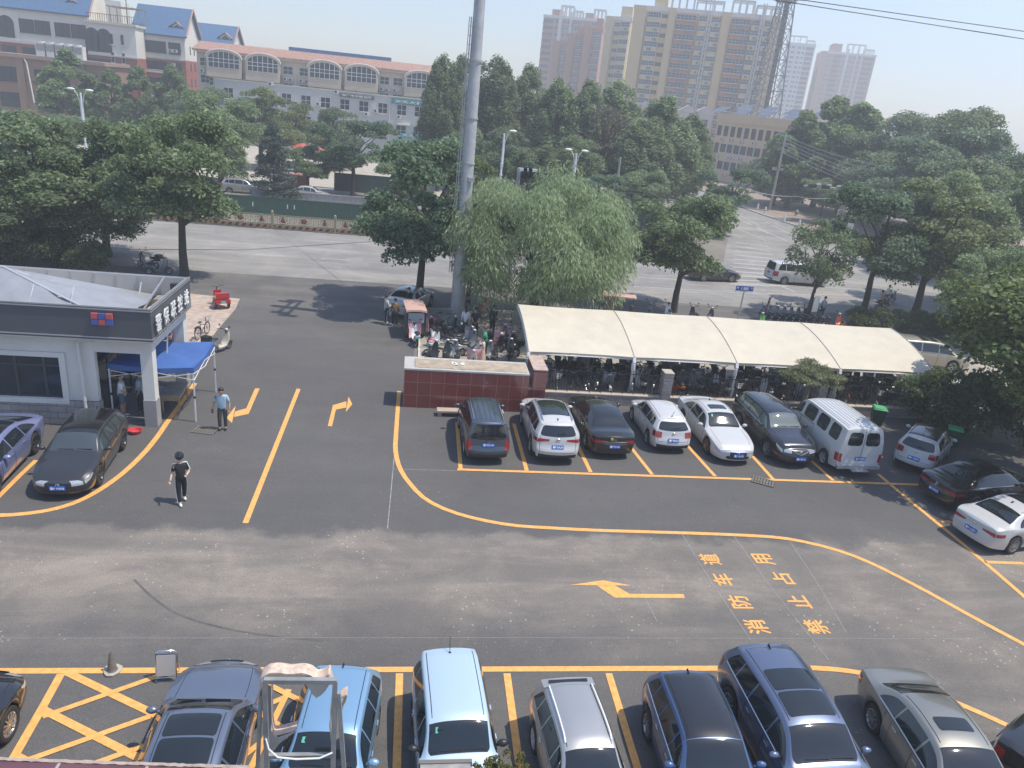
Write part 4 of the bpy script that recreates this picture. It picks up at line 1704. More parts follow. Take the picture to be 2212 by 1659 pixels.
P_WHITE = paint('pearl_white', (0.50, 0.50, 0.495))
P_WHITE2 = paint('flat_white', (0.50, 0.51, 0.51), coat=.6)
P_BLACK = paint('black', (0.012, 0.012, 0.013), rough=.2)
P_DGREY = paint('dark_grey', (0.035, 0.036, 0.038), .3, .3)
P_BGREY = paint('blue_grey', (0.075, 0.095, 0.125), .6, .35)
P_NAVY = paint('night_blue', (0.018, 0.022, 0.030), .2, .25)
P_VIOL = paint('violet_blue', (0.25, 0.285, 0.50), .45, .3)
P_SILB = paint('silver_blue', (0.185, 0.215, 0.28), .65, .33)
P_SKY = paint('sky_blue', (0.24, 0.41, 0.58), .45, .3)
P_PALE = paint('pale_blue', (0.40, 0.52, 0.62), .1, .4)
P_SILV = paint('silver', (0.50, 0.49, 0.465), .7, .35)
P_BLUE = paint('mid_blue', (0.07, 0.125, 0.26), .5, .3)
P_STEEL = paint('steel_blue', (0.145, 0.18, 0.27), .65, .33)
P_WGREY = paint('warm_grey', (0.30, 0.29, 0.255), .65, .35)
P_CHAMP = paint('champagne', (0.42, 0.38, 0.30), .5, .35)
STK = mat('green_sticker', (0.10, 0.42, 0.30), 0.5)


def h2(p1, p2, z):
    """heading from two roof points, rear first, front second"""
    a, b = G(p1[0], p1[1], z), G(p2[0], p2[1], z)
    return math.degrees(math.atan2(b.y - a.y, b.x - a.x))


# second row, left to right
build_car('dark blue-grey people carrier with ribbed roof, tail out, against the red tiled wall', 'mpv', 4.05, 1.64, 1.72, P_BGREY, (1052, 989, .28, -2.03), 92, rad=.31, ribs=6, rails=CHROME,
          plate='鲁P KH130', antenna=None, rim=STEEL, emblem='chevron', plate_front=False)
build_car('white crossover with a big glass sunroof parked tail out in the second row', 'suv', 4.50, 1.83, 1.68, P_WHITE, (1201, 987, .30, -2.2), 90, rad=.36, sunroof=(.47, .80, 4.35), rails=CHROME,
          plate='鲁P D3L39', lights='low', emblem='bar', clad=BLACK, plate_front=False)


def yellow_badge(c, root):
    p = c.cap(False, -.17 * -1, .88)
    mb = MB()
    mb.ball(p + Vector((-.01, 0, 0)), .06, 12, 6, 0, (.15, 1, 1.1))
    mb.build('badge', mat('yellow_badge', (0.6, 0.42, 0.08), .5), root)
    mb = MB()
    pts = [c.cap(False, u, .76) + Vector((-.012, 0, 0)) for u in lin(-.62, .62, 14)]
    mb.tube(pts, .014, 5)
    mb.build('boot_strip', CHROME, root)


build_car('black saloon with red tail lamps and a round yellow badge, tail out', 'sedan', 4.78, 1.81, 1.48, P_BLACK, (1323, 979, .25, -2.38), 91.5, rad=.33, spokes=9, plate='鲁P 93162',
          emblem='chevron', lights='low', antenna=None, extra=yellow_badge, plate_front=False)
build_car('white three-door hatchback with a rod aerial, tail out in the second row', 'hatch', 3.97, 1.68, 1.46, P_WHITE, (1450, 967, .25, -1.98), 90, rad=.31, plate='鲁P 9L612', emblem='vw', antenna='rod',
          plate_front=False)
build_car('white saloon with bronze wheels parked nose out between the hatchback and the dark crossover', 'sedan', 4.78, 1.80, 1.46, P_WHITE, (1588, 992, .22, 2.36), -88.5, rad=.34, spokes=10,
          rim=mat('bronze_alloy', (0.32, 0.26, 0.18), .3, .8), sunroof=(.475, .56, 4.75), plate='鲁P 15U70', emblem='aitch', sticker=STK, plate_rear=False)
build_car('dark navy crossover parked nose out beside the white van', 'suv', 4.64, 1.82, 1.70, P_NAVY, (1722, 996, .28, 2.3), -88, rad=.36, plate='鲁P 49116', emblem='vee', spokes=9, plate_rear=False,
          tint=mat('green_glass', (0.10, 0.13, 0.12), 0.03, coat=.6, spec=.9))
build_car('white high-roofed panel van with rear windows and a ribbed roof, tail out', 'van', 4.55, 1.95, 2.08, P_WHITE2, (1854, 1008, .45, -2.35), 91, cat='van', rad=.33, ribs=8, plate='鲁P M3Q93', antenna=None,
          rim=STEEL, mirrorm=BLACK, emblem='plain', plate_front=False, name='parked_van')
# slanted row on the right
build_car('small white two-tone crossover with a black roof in the shade of the hedge', 'hatch', 3.75, 1.66, 1.58, P_WHITE, (1969, 1008, .25, -1.85), 43, rad=.31, roofm=P_BLACK, plate='鲁A 1Q057', emblem='plain', clad=BLACK,
          antenna='rod', plate_front=False)
build_car('black saloon in deep tree shade, tail out, in the slanted row', 'sedan', 4.75, 1.82, 1.47, P_BLACK, (2018, 1072, .28, -2.36), 13, rad=.34, plate='鲁P K7N15', emblem='bar', lights='low', plate_front=False)
build_car('white saloon dappled by tree shade, tail out, at the right edge of the yard', 'sedan', 4.65, 1.82, 1.48, P_WHITE, (2098, 1158, .28, -2.3), 13, rad=.33, spokes=10, sunroof=(.46, .62, 4.5), plate='鲁P LC871',
          emblem='plain', lights='low', plate_front=False)
# left group
gh = math.degrees(math.atan2(*(lambda a, b: (a.y - b.y, a.x - b.x))(G(209, 1052), G(261, 973))))
build_car('dark grey hatchback parked nose out in front of the guard station', 'hatch', 4.30, 1.79, 1.47, P_DGREY, (132, 1064, .20, 2.12), gh, rad=.335, rim=ALLOYD, plate='鲁P Y9E08', emblem='vw', roofm=P_BLACK, plate_rear=False,
          tint=mat('grey_glass', (0.045, 0.055, 0.06), 0.03, coat=.6, spec=.9))
build_car('violet-blue fastback with a dark glass roof at the left edge of the yard', 'fast', 4.90, 1.90, 1.42, P_VIOL, (20, 905, 1.02, -1.9), gh - 1, rad=.36, rim=ALLOYD, plate='', sunroof=(.43, .72, 4.2), antenna=None, spokes=5)
# near row
build_car('silver-blue saloon with a long dark sunroof beside the hatched box', 'sedan', 4.75, 1.83, 1.46, P_SILB, (430, 1528, 1.40, .36), h2((389, 1644), (430, 1528), 1.44), rad=.34, sunroof=(.46, .70, 4.45), two_sun=True, plate='', antenna=None)
build_car('bright blue hatchback parked under the old sign frame', 'hatch', 3.75, 1.66, 1.47, P_SKY, (706, 1581, 1.43, .34), h2((741, 1439), (706, 1581), 1.45), rad=.31, plate='', sticker=STK)
build_car('pale blue boxy hatchback with black mirrors in the near row', 'box', 3.42, 1.56, 1.60, P_PALE, (991, 1549, 1.56, .45), h2((973.5, 1422), (991, 1549), 1.57), rad=.29, plate='', antenna='rod', mirrorm=BLACK, sticker=STK)


def spoiler(c, root):
    mb = MB()
    p = c.S(.97, 6)
    rows = []
    for u in lin(-1, 1, 12):
        y = u * c.W * .37
        rows.append([(p.x + .05 - .02 * u * u, y, p.z - .03 * u * u + .02), (p.x - .24, y, p.z - .02 - .03 * u * u), (p.x - .24, y, p.z - .06 - .03 * u * u)])
    mb.grid(rows, 0, True, True)
    mb.build('spoiler', P_SILV, root)
    mb = MB()
    mb.box(p.x - .16, -c.W * .28, p.z + .002, p.x - .08, c.W * .28, p.z + .006)
    mb.build('spoiler_slot', BLACK, root)


build_car('silver estate car with white roof rails and a rear spoiler in the near row', 'hatch', 3.65, 1.50, 1.53, P_SILV, (1285, 1633, 1.52, .55), h2((1245, 1512), (1285, 1633), 1.53), rad=.31, rails=WHITEP, plate='', antenna=None, rim=STEEL, extra=spoiler)
build_car('blue crossover with a black roof and a glaring windscreen in the near row', 'suv', 3.7, 1.70, 1.57, P_BLUE, (1547, 1591, 1.54, .38), h2((1495, 1469), (1547, 1591), 1.55), rad=.34, roofm=P_BLACK, plate='')
build_car('large steel-blue crossover with a two-pane sunroof crossing the yellow line', 'suv', 4.55, 1.86, 1.70, P_STEEL, (1766, 1555, 1.64, .40), h2((1697, 1442), (1756, 1530), 1.66), rad=.38, sunroof=(.44, .72, 4.4), two_sun=True, plate='', rwiper=True, spokes=10)
build_car('warm grey saloon with a small sunroof at the lower right', 'sedan', 4.70, 1.80, 1.46, P_WGREY, (2091, 1613, 1.40, .36), h2((2001, 1490.5), (2091, 1613), 1.43), rad=.33, spokes=10, sunroof=(.50, .575, 4.75), plate='', antenna=None)
build_car('black car cut off by the left edge of the photo beside the hatched box', 'sedan', 4.8, 1.84, 1.48, P_BLACK, (-52, 1480, .75, 2.0), 88, rad=.35, spokes=12, plate='')
build_car('black car cut off by the right edge of the photo in the near row', 'sedan', 4.7, 1.8, 1.48, P_BLACK, (2235, 1600, .9, -1.9), -60, rad=.33, plate='')
# street and forecourt
build_car('white saloon with its tail to the drive where people unload beside the pole', 'sedan', 4.65, 1.81, 1.48, P_WHITE, (857, 676, .3, -2.3), 70, rad=.33, plate='', lights='low', roofm=P_SILV)
build_car('white people carrier driving along the street behind the small tree', 'mpv', 5.15, 1.95, 1.92, P_WHITE, (1660, 598, .4, -2.55), 0, rad=.34, plate='', lights='low', rim=ALLOY, spokes=10, roofm=None, name='passing_car', antenna=None)
build_car('dark car half hidden behind the round tree on the street', 'sedan', 4.6, 1.8, 1.46, P_BLACK, (1590, 598, .3, 2.3), 10, rad=.33, plate='', name='passing_car')
build_car('champagne people carrier with roof glass parked beyond the canopy', 'mpv', 5.0, 1.88, 1.74, P_CHAMP, (1990, 728, 1.74, -.4), -6, rad=.34, plate='', sunroof=(.42, .62, 4.4), two_sun=True, antenna=None)
build_car('white car mostly hidden by the maple branch behind the bicycle canopy', 'sedan', 4.6, 1.8, 1.46, P_WHITE, (2020, 812, .8, .8), -10, rad=.33, plate='')
for lab, px, py, hd, kd, pm in (('silver crossover parked behind the grey fence across the street', 525, 408, 2, 'suv', P_SILV), ('white car passing behind the grey fence beside the dark green hoarding', 670, 420, 2, 'sedan', P_WHITE),
                                ('silver car glimpsed through the left trees', 225, 398, 2, 'sedan', P_SILV),
                                ('white car parked at the pharmacy door', 851, 343, -8, 'hatch', P_WHITE), ('pale grey car parked before the pharmacy steps', 893, 352, -8, 'sedan', P_SILV),
                                ('blue car glimpsed between the left trees and the ornamental railing', 245, 438, 2, 'hatch', P_BLUE)):
    build_car(lab, kd, 4.4, 1.78, 1.66 if kd == 'suv' else 1.47, pm, (px, py, .5, 0), hd, rad=.33, plate=None, name='distant_car')
# ================================================================ two-wheelers
def wheelset(root, x, r, wdt, spokes=8, y=0.0, rimm=None, thin=False):
    key = ('w', round(r, 3), round(wdt, 3), thin)
    if key not in TYRES:
        ry = Matrix.Rotation(R(90), 4, 'X')
        mb = MB()
        pr = [(r - wdt * .5 + wdt * .5 * math.cos(a), wdt * .5 * math.sin(a)) for a in [k * math.pi / 4 for k in range(9)]]
        mb.lathe(pr, 20 if not thin else 24, 0, ry)
        t = mb.mesh('tyre', RUBBER, 60)
        mb = MB()
        if thin:
            for k in range(10):
                a = k * math.pi / 5
                mb.bar((0, 0, 0), (math.cos(a) * (r - wdt), 0, math.sin(a) * (r - wdt)), .006)
            mb.lathe([(.02, -.04), (.025, 0), (.02, .04)], 8, 0, ry)
        else:
            for k in range(5):
                a = k * math.pi * .4
                mb.bar((0, 0, 0), (math.cos(a) * (r - wdt), 0, math.sin(a) * (r - wdt)), .03)
            mb.lathe([(0, -.05), (.06, -.05), (.06, .05), (0, .05)], 10, 0, ry)
        ri = r - wdt * .9
        mb.lathe([(ri - .02, -wdt * .3), (ri, -wdt * .4), (ri, wdt * .4), (ri - .02, wdt * .3)], 20, 0, ry)
        TYRES[key] = (t, mb.mesh('rim', ALLOY, 40))
    t, m = TYRES[key]
    wh = bpy.data.objects.new('wheel', None)
    COL.objects.link(wh)
    wh.parent = root
    wh.location = (x, y, r)
    link('tyre', t, wh)
    link('rim', m, wh)
    return wh


def bicycle(frame, basket=True, label='bicycle'):
    r = thing('bicycle', label, 'bicycle')
    wheelset(r, .53, .33, .04, thin=True)
    wheelset(r, -.53, .33, .04, thin=True)
    mb = MB()
    bb, st_, hd = (-.08, 0, .29), (-.22, 0, .72), (.40, 0, .74)
    for a, b, rr in ((bb, st_, .017), (bb, (.43, 0, .62), .02), (st_, (.43, 0, .55) if basket else hd, .017), ((-.53, 0, .33), bb, .01), ((-.53, 0, .33), st_, .009), ((.53, .0, .33), (.44, 0, .60), .014),
                     ((.44, 0, .55), (.38, 0, .93), .016)):
        mb.tube([a, b], rr, 6)
    for s in (-1, 1):
        mb.tube([(-.53, .03 * s, .33), (-.60, .05 * s, .66)], .006, 4)
    mb.build('frame', frame, r)
    mb = MB()
    mb.tube([(.30, -.30, .99), (.40, -.2, .99), (.40, 0, .94), (.40, .2, .99), (.30, .30, .99)], .012, 6)
    mb.build('handlebar', CHROME, r)
    mb = MB()
    mb.ball((-.24, 0, .84), .11, 10, 6, 0, (1.25, .8, .4))
    mb.tube([(-.22, 0, .70), (-.24, 0, .82)], .014, 6)
    mb.build('saddle', BLACK, r)
    mb = MB()
    rows = []
    for a in lin(-.15, math.pi * .75, 10):
        rows.append([(-.53 - .36 * math.cos(a + .6) * 1.0, y, .33 + .36 * math.sin(a + .6)) for y in (-.03, 0, .03)])
    mb.grid(rows)
    mb.build('mudguard', frame, r)
    mb = MB()
    mb.box(-.76, -.07, .66, -.38, .07, .68)
    mb.build('rack', DARKMETAL, r)
    if basket:
        mb = MB()
        for z in (.68, .76, .84, .92):
            k = .10 + (z - .68) * .25
            mb.tube([(.62 - k, -k, z), (.62 + k, -k, z), (.62 + k, k, z), (.62 - k, k, z), (.62 - k, -k, z)], .006, 4, 0, False)
        for x, y in ((-.1, -.1), (.1, -.1), (.1, .1), (-.1, .1), (0, -.1), (0, .1), (-.1, 0), (.1, 0)):
            mb.bar((.62 + x, y, .68), (.62 + x * 1.6, y * 1.6, .92), .006)
        mb.add([(.52, -.1, .68), (.72, -.1, .68), (.72, .1, .68), (.52, .1, .68)], [(0, 1, 2, 3)])
        mb.build('basket', GREYMETAL, r)
    return r


def scooter(body, seatm=BLACK, shield=None, label='electric scooter', box=False, cat='electric scooter', plate=None):
    r = thing('electric_scooter', label, cat)
    wheelset(r, .62, .22, .08)
    wheelset(r, -.55, .22, .09)
    mb = MB()
    # front apron, floor and tail in one shell
    prof = [(.52, .92, .10), (.46, .70, .17), (.40, .45, .20), (.30, .30, .19), (.05, .26, .16), (-.15, .28, .16), (-.22, .45, .15), (-.40, .58, .16), (-.70, .62, .10), (-.86, .66, .03)]
    up = [[(x, -w, z) for x, z, w in prof], [(x, w, z) for x, z, w in prof]]
    low = [[(x + .10 if i < 3 else x, -w * .8, z - (.02 if i < 3 else .10)) for i, (x, z, w) in enumerate(prof)], [(x + .10 if i < 3 else x, w * .8, z - (.02 if i < 3 else .10)) for i, (x, z, w) in enumerate(prof)]]
    mb.grid([low[0], up[0], [((x), 0, z + .035) for x, z, w in prof], up[1], low[1], low[0]], 0, True)
    mb.build('body', body, r, None, 60)
    mb = MB()
    mb.ball((-.38, 0, .70), .2, 10, 6, 0, (1.6, .75, .38))
    mb.build('seat', seatm, r)
    mb = MB()
    mb.tube([(.60, .0, .22), (.50, 0, .80), (.44, 0, .98)], .03, 6)
    for s in (-1, 1):
        mb.tube([(.62, .06 * s, .22), (.55, .06 * s, .5)], .02, 5)
    mb.build('steering_column', DARKMETAL, r)
    mb = MB()
    mb.tube([(.26, -.34, 1.03), (.40, -.16, 1.04), (.44, 0, 1.0), (.40, .16, 1.04), (.26, .34, 1.03)], .016, 6)
    mb.build('handlebar', BLACK, r)
    mb = MB()
    mb.ball((.52, 0, .98), .1, 10, 6, 0, (.7, 1, .8))
    mb.build('headlight', WHITEP if body is not WHITEP else BLACK, r)
    for s in (-1, 1):
        mb = MB()
        mb.tube([(.36, .2 * s, 1.03), (.38, .28 * s, 1.2)], .008, 4)
        mb.ball((.38, .30 * s, 1.23), .06, 8, 5, 0, (.3, 1, .7))
        mb.build('mirror', BLACK, r)
    mb = MB()
    rows = []
    for a in lin(.2, 2.6, 8):
        rows.append([(.62 + .27 * math.cos(a), y, .22 + .27 * math.sin(a)) for y in (-.06, 0, .06)])
    mb.grid(rows)
    mb.build('mudguard', body, r)
    if shield:
        mb = MB()
        rows = []
        for j in range(9):
            v = j / 8
            rows.append([(.50 + .05 * math.cos(u * 3) - .14 * u * u - .22 * v + .10 * math.sin(v * 3), u * (.36 - .06 * v) + .02 * math.sin(9 * v), 1.06 - .78 * v + .03 * math.sin(u * 7 + v * 4)) for u in lin(-1, 1, 10)])
        mb.grid(rows)
        mb.build('wind_apron', shield, r)
    if box:
        mb = MB()
        mb.box(-.95, -.19, .70, -.62, .19, .98)
        mb.build('top_box', BLACK, r)
    if plate:
        mb = MB()
        mb.bar((-.88, -.11, .62), (-.88, .11, .62), .02, .12)
        mb.build('number_plate', plate, r)
    return r


M_PINKC = mat('pink_cloth', (0.62, 0.34, 0.38), 0.8, var=0.12, vscale=5)
M_MAUVE = mat('mauve_cloth', (0.42, 0.17, 0.24), 0.8, var=0.12, vscale=5)
M_GREYC = mat('grey_cloth', (0.34, 0.34, 0.36), 0.8, var=0.1, vscale=5)
M_BROWNC = mat('brown_cloth', (0.16, 0.12, 0.10), 0.85, var=0.15, vscale=5)
M_TEAL = mat('teal_plate', (0.10, 0.45, 0.45), 0.5)
M_REDP = mat('red_body', (0.42, 0.03, 0.035), 0.3, coat=0.6)
M_CREAM = mat('cream_body', (0.60, 0.53, 0.42), 0.35, coat=0.5)
M_ORG = mat('orange_body', (0.55, 0.13, 0.03), 0.4)
M_GBODY = mat('grey_body', (0.16, 0.17, 0.18), 0.35, coat=0.4)
M_BBODY = mat('black_body', (0.022, 0.022, 0.024), 0.3, coat=0.5)
M_FRAMEK = mat('bike_black', (0.02, 0.02, 0.022), 0.35)
M_FRAMES = mat('bike_silver', (0.38, 0.39, 0.40), 0.3, 0.5)
M_FRAMER = mat('bike_red', (0.40, 0.04, 0.04), 0.35)


def at(px, py, z=0.05):
    return G(px, py, z)


# --- individual machines out on the bicycle park and forecourt (wheel contact pixel, heading)
GR1 = 'two-wheelers standing on the pavement beside the drive'


def put(o, px, py, hd, grp=GR1, z=.05):
    o.location = at(px, py, z)
    o.rotation_euler = (0, 0, R(hd))
    if grp:
        o['group'] = grp
    return o


put(scooter(WHITEP, shield=M_PINKC, label='white electric scooter draped in a pink apron behind the covered tricycle', plate=M_TEAL), 897, 742, 100, None, 0)
put(scooter(M_BBODY, shield=M_MAUVE, label='dark electric scooter with a mauve apron on the pavement by the grey pole'), 938, 728, 115)
put(scooter(WHITEP, seatm=mat('pink_seat', (.6, .2, .24), .6), label='white folding scooter with a pink seat behind the red wall', plate=M_TEAL), 936, 758, 70)
put(scooter(WHITEP, label='small white scooter leaning next to the pink-seated one'), 952, 752, 150)
for i, (px, py, hd, f, lab) in enumerate(((929, 782, 60, M_FRAMEK, 'black e-bike with a big saddle at the left end behind the red wall'), (962, 782, 80, M_FRAMEK, 'black e-bike behind the middle of the red wall'),
                                          (985, 783, 95, M_FRAMES, 'silver e-bike with high handlebars behind the red wall'), (1062, 784, 100, M_FRAMES, 'silver e-bike near the red wall pier'))):
    put(scooter(M_BBODY if f is M_FRAMEK else M_GBODY, label=lab.replace('e-bike', 'electric scooter')), px, py, hd)
put(scooter(M_CREAM, shield=M_PINKC, label='cream and pink electric scooter facing the red wall', box=False), 1021, 790, -95)
put(scooter(M_GBODY, shield=M_GREYC, label='grey electric scooter with a dusty apron near the woman in green'), 1003, 748, 40)
put(scooter(M_GBODY, label='grey scooter in the middle of the bunch by the grey pole'), 1013, 757, 60)
put(scooter(WHITEP, label='white scooter in the bunch in front of the child'), 1018, 768, 20)
put(scooter(M_BBODY, label='black motor scooter lying close to the foot of the grey pole', box=True), 975, 733, -20)
put(bicycle(M_FRAMES, True, 'silver bicycle standing behind the woman in green'), 1046, 752, 70)
put(scooter(M_BBODY, shield=M_PINKC, label='black electric scooter with a pale pink apron under the willow', plate=M_TEAL), 1068, 752, -60)
put(scooter(M_BBODY, label='black scooter against the canopy end post', box=True), 1112, 762, 100)
put(scooter(M_BBODY, label='black scooter beside the canopy end post in the shade'), 1100, 778, 80)
put(scooter(M_GBODY, shield=M_PINKC, label='grey scooter with a faded apron under the end of the canopy'), 1090, 745, 90)
put(bicycle(M_FRAMEK, False, 'black bicycle leaning against the shaded back of the grey pole'), 958, 705, 10)
put(scooter(M_BBODY, label='dark scooter half hidden behind the grey pole'), 962, 720, 15)
put(bicycle(mat('bike_blue', (.03, .15, .5), .4), True, 'bright blue shared bicycle under the willow'), 1030, 690, 30)
put(scooter(M_ORG, label='orange scooter behind the people under the willow'), 1040, 680, 60)
put(scooter(M_BBODY, label='black scooter parked under the left side of the guard station tree', box=True), 322, 578, 160, None, 0)
put(scooter(M_GBODY, label='grey motorcycle loaded with bags under the left tree', shield=M_GREYC), 343, 592, 20, None, 0)
put(bicycle(M_FRAMEK, True, 'black bicycle with a basket on the pink pavement near the blue tent'), 438, 728, 80, None, .045)
put(scooter(M_CREAM, label='cream scooter with thin handlebars on the drive behind the blue tent', box=True), 474, 760, 60, None, 0)
put(scooter(M_BBODY, shield=mat('plaid_cloth', (.35, .14, .16), .8, var=.3, vscale=30), label='scooter covered in checked cloth behind the porch pillar'), 372, 748, 80, None, .045)
put(scooter(M_GBODY, label='grey scooter in the shade beside the blue tent'), 366, 800, 95, None, 0)

# --- rows under the canopy: front row against the fence, back row along the middle
GRF, GRB = 'two-wheelers in the front row under the canopy', 'two-wheelers in the back row under the canopy'
protos = []
for kind, lab in (('bk', 'black bicycle'), ('bs', 'silver bicycle with a basket'), ('br', 'red bicycle with a basket'), ('sk', 'black electric scooter'), ('sg', 'grey electric scooter with a grey apron'),
                  ('sw', 'white electric scooter'), ('sb', 'dark electric scooter with a brown apron'), ('so', 'orange electric scooter')):
    if kind[0] == 'b':
        o = bicycle({'k': M_FRAMEK, 's': M_FRAMES, 'r': M_FRAMER}[kind[1]], kind != 'bk')
    else:
        o = scooter({'k': M_BBODY, 'g': M_GBODY, 'w': WHITEP, 'b': M_BBODY, 'o': M_ORG}[kind[1]], shield={'g': M_GREYC, 'b': M_BROWNC}.get(kind[1]), box=kind == 'sk')
    protos.append((o, lab, kind))
seqF = [5, 1, 0, 0, 1, 4, None, 3, 5, 1, 2, 7, 6, 4, 3, 5, 1, 3, 0, 5, 3, 1, 4, 7, 5, 3, 2, 0, 6, 1, 3, 0, 4, 5]
seqB = [0, 1, 3, 6, 4, 3, 0, 3, 6, 1, 0, 3, 4, 3, 6, 6, 0, 3, None, None, 3, 6, 1, 4, 6, 3, 6, 6, 4, 6, 3, 6, 3, 4, 3, 6]
rb = random.Random(3)
usedp = set()
for seq, y, grp, where in ((seqF, 32.75, GRF, 'in the front row under the canopy'), (seqB, 34.75, GRB, 'in the back row under the canopy')):
    for i, k in enumerate(seq):
        if k is None:
            continue
        o, lab, kind = protos[k]
        x = 6.6 + i * (.58 if seq is seqF else .545)
        hd = R(90 + rb.uniform(-16, 16) + (180 if rb.random() < .3 else 0))
        loc = (x + rb.uniform(-.1, .1), y + rb.uniform(-.2, .2), .05)
        if k not in usedp:
            usedp.add(k)
            o.location = loc
            o.rotation_euler = (0, 0, hd)
        else:
            o = copy_thing(o, loc, hd)
        o['label'] = lab + ' ' + where
        o['group'] = grp
# --- row of dark rental scooters beyond the canopy
o0 = None
for i in range(9):
    g = AT(1688 + i * 9.5, 688 + i * .8, 46.9)
    loc = (24.6 + i * .52, 47.6, 0)
    if o0 is None:
        o0 = scooter(mat('navy_body', (.03, .045, .07), .3, coat=.5))
        o0.location, o0.rotation_euler = loc, (0, 0, R(100))
        o = o0
    else:
        o = copy_thing(o0, loc, R(100))
    o['label'] = 'dark blue rental scooter in the neat row along the street beyond the canopy'
    o['group'] = 'rental scooters in a row along the street'
for px, py, hd, f, lab in ((1400, 690, 70, M_GBODY, 'grey scooter with mirrors just beyond the canopy edge'), (1442, 690, 80, WHITEP, 'white scooter beside the round tree trunk'), (1497, 697, 90, M_BBODY, 'black scooter left of the blue street sign'),
                           (1530, 700, 60, M_BBODY, 'black scooter right of the round tree trunk'), (1650, 712, 95, mat('green_body', (.10, .35, .08), .4), 'green scooter at the left end of the rental row'),
                           (1812, 712, 80, M_ORG, 'yellow-green scooter near the clipped hedge by the street')):
    put(scooter(f, label=lab), px, py, hd, None, 0)

# --- red cargo tricycle on the forecourt
tr = thing('electric_tricycle', 'red open electric tricycle with a padded bench on the pink pavement', 'tricycle', (*at(475, 661)[:2], .045), R(118))
wheelset(tr, .75, .24, .09)
wheelset(tr, -.45, .24, .09, y=.36)
wheelset(tr, -.45, .24, .09, y=-.36)
mb = MB()
mb.box(-.80, -.40, .36, -.05, .40, .56)
mb.prism([(-.05, -.25), (.45, -.14), (.45, .14), (-.05, .25)], .28, .34)
mb.prism([(.45, -.22), (.55, -.16), (.55, .16), (.45, .22)], .3, .85)
mb.build('body', M_REDP, tr)
mb = MB()
mb.box(-.55, -.36, .56, -.15, .36, .66)
mb.build('bench_seat', mat('tan_vinyl', (.45, .36, .25), .6), tr)
mb = MB()
mb.box(-.68, -.38, .62, -.56, .38, .92)
mb.build('backrest', M_REDP, tr)
mb = MB()
mb.box(.0, -.17, .62, .25, .17, .74)
mb.build('driver_seat', M_REDP, tr)
mb = MB()
mb.bar((.12, 0, .34), (.12, 0, .62), .1)
mb.build('seat_post', DARKMETAL, tr)
mb = MB()
mb.tube([(.38, -.34, 1.08), (.52, -.2, 1.08), (.56, 0, 1.0), (.52, .2, 1.08), (.38, .34, 1.08)], .016, 6)
mb.tube([(.75, 0, .24), (.56, 0, 1.0)], .03, 6)
mb.build('handlebar', DARKMETAL, tr)
for s in (-1, 1):
    mb = MB()
    mb.grid([[(-.45 + .3 * math.cos(a), s * .36 + y, .24 + .3 * math.sin(a)) for y in (-.07, 0, .07)] for a in lin(.3, 2.9, 8)])
    mb.build('mudguard', M_REDP, tr)
mb = MB()
mb.bar((-.81, -.13, .44), (-.81, .13, .44), .02, .12)
mb.build('number_plate', M_TEAL, tr)

# --- covered tricycle with a pink roof on the drive
M_SALMON = mat('salmon_roof', (.56, .36, .30), .5, var=.06)
ct = thing('covered_tricycle', 'covered tricycle with a salmon pink roof and clear rear window beside the white saloon', 'tricycle', (*G(893, 722)[:2], 0), R(96))
wheelset(ct, 1.0, .26, .1)
wheelset(ct, -.55, .26, .1, y=.45)
wheelset(ct, -.55, .26, .1, y=-.45)
mb = MB()
mb.box(-.95, -.52, .35, .2, .52, .85)
mb.prism([(.2, -.5), (1.1, -.3), (1.1, .3), (.2, .5)], .3, .5)
mb.box(.85, -.38, .5, 1.0, .38, 1.05)
mb.build('body', mat('brown_body', (.10, .075, .06), .5), ct)
rows = []
for u in lin(-1, 1, 12):
    rows.append([(x, u * .56, 1.72 - .07 * abs(u) ** 3 - .02 * (abs(x) > 1.0) + .02 * (abs((x * 3) % 1 - .5) < .2)) for x in lin(-1.05, 1.05, 14)])
mb = MB()
mb.grid(rows)
mb.grid([rows[0], [(p[0], p[1] * 1.0, p[2] - .09) for p in rows[0]]])
mb.grid([rows[-1], [(p[0], p[1], p[2] - .09) for p in rows[-1]]])
mb.grid([[r[0] for r in rows], [(r[0][0] - .01, r[0][1], r[0][2] - .10) for r in rows]])
mb.build('roof', M_SALMON, ct)
mb = MB()
for x, y in ((-.95, -.5), (-.95, .5), (.9, -.42), (.9, .42)):
    mb.bar((x, y, .5), (x * 1.02, y * 1.04, 1.66), .04)
mb.box(-.97, -.5, .83, -.93, .5, .88)
mb.build('frame', DARKMETAL, ct)
mb = MB()
mb.box(-.97, -.43, .95, -.95, .43, 1.5)
mb.build('rear_window', mat('cloudy_plastic', (.33, .36, .38), .2), ct)
for s in (-1, 1):
    mb = MB()
    mb.box(-.9, s * .515 - .01, .86, .1, s * .515 + .01, 1.62)
    mb.build('side_curtain', mat('brown_curtain', (.13, .10, .08), .6, alpha=1), ct)
# --- covered tricycle roof beyond the canopy
c2 = copy_thing(ct, (*G(1330, 690)[:2], 0), R(-10), 'tricycle with a reddish roof standing between the willow and the canopy')

# ================================================================ people
SK1, SK2 = mat('skin', (0.42, 0.25, 0.17), 0.6), mat('skin_fair', (0.55, 0.37, 0.28), 0.6)
HAIR = mat('black_hair', (0.012, 0.011, 0.010), 0.5)


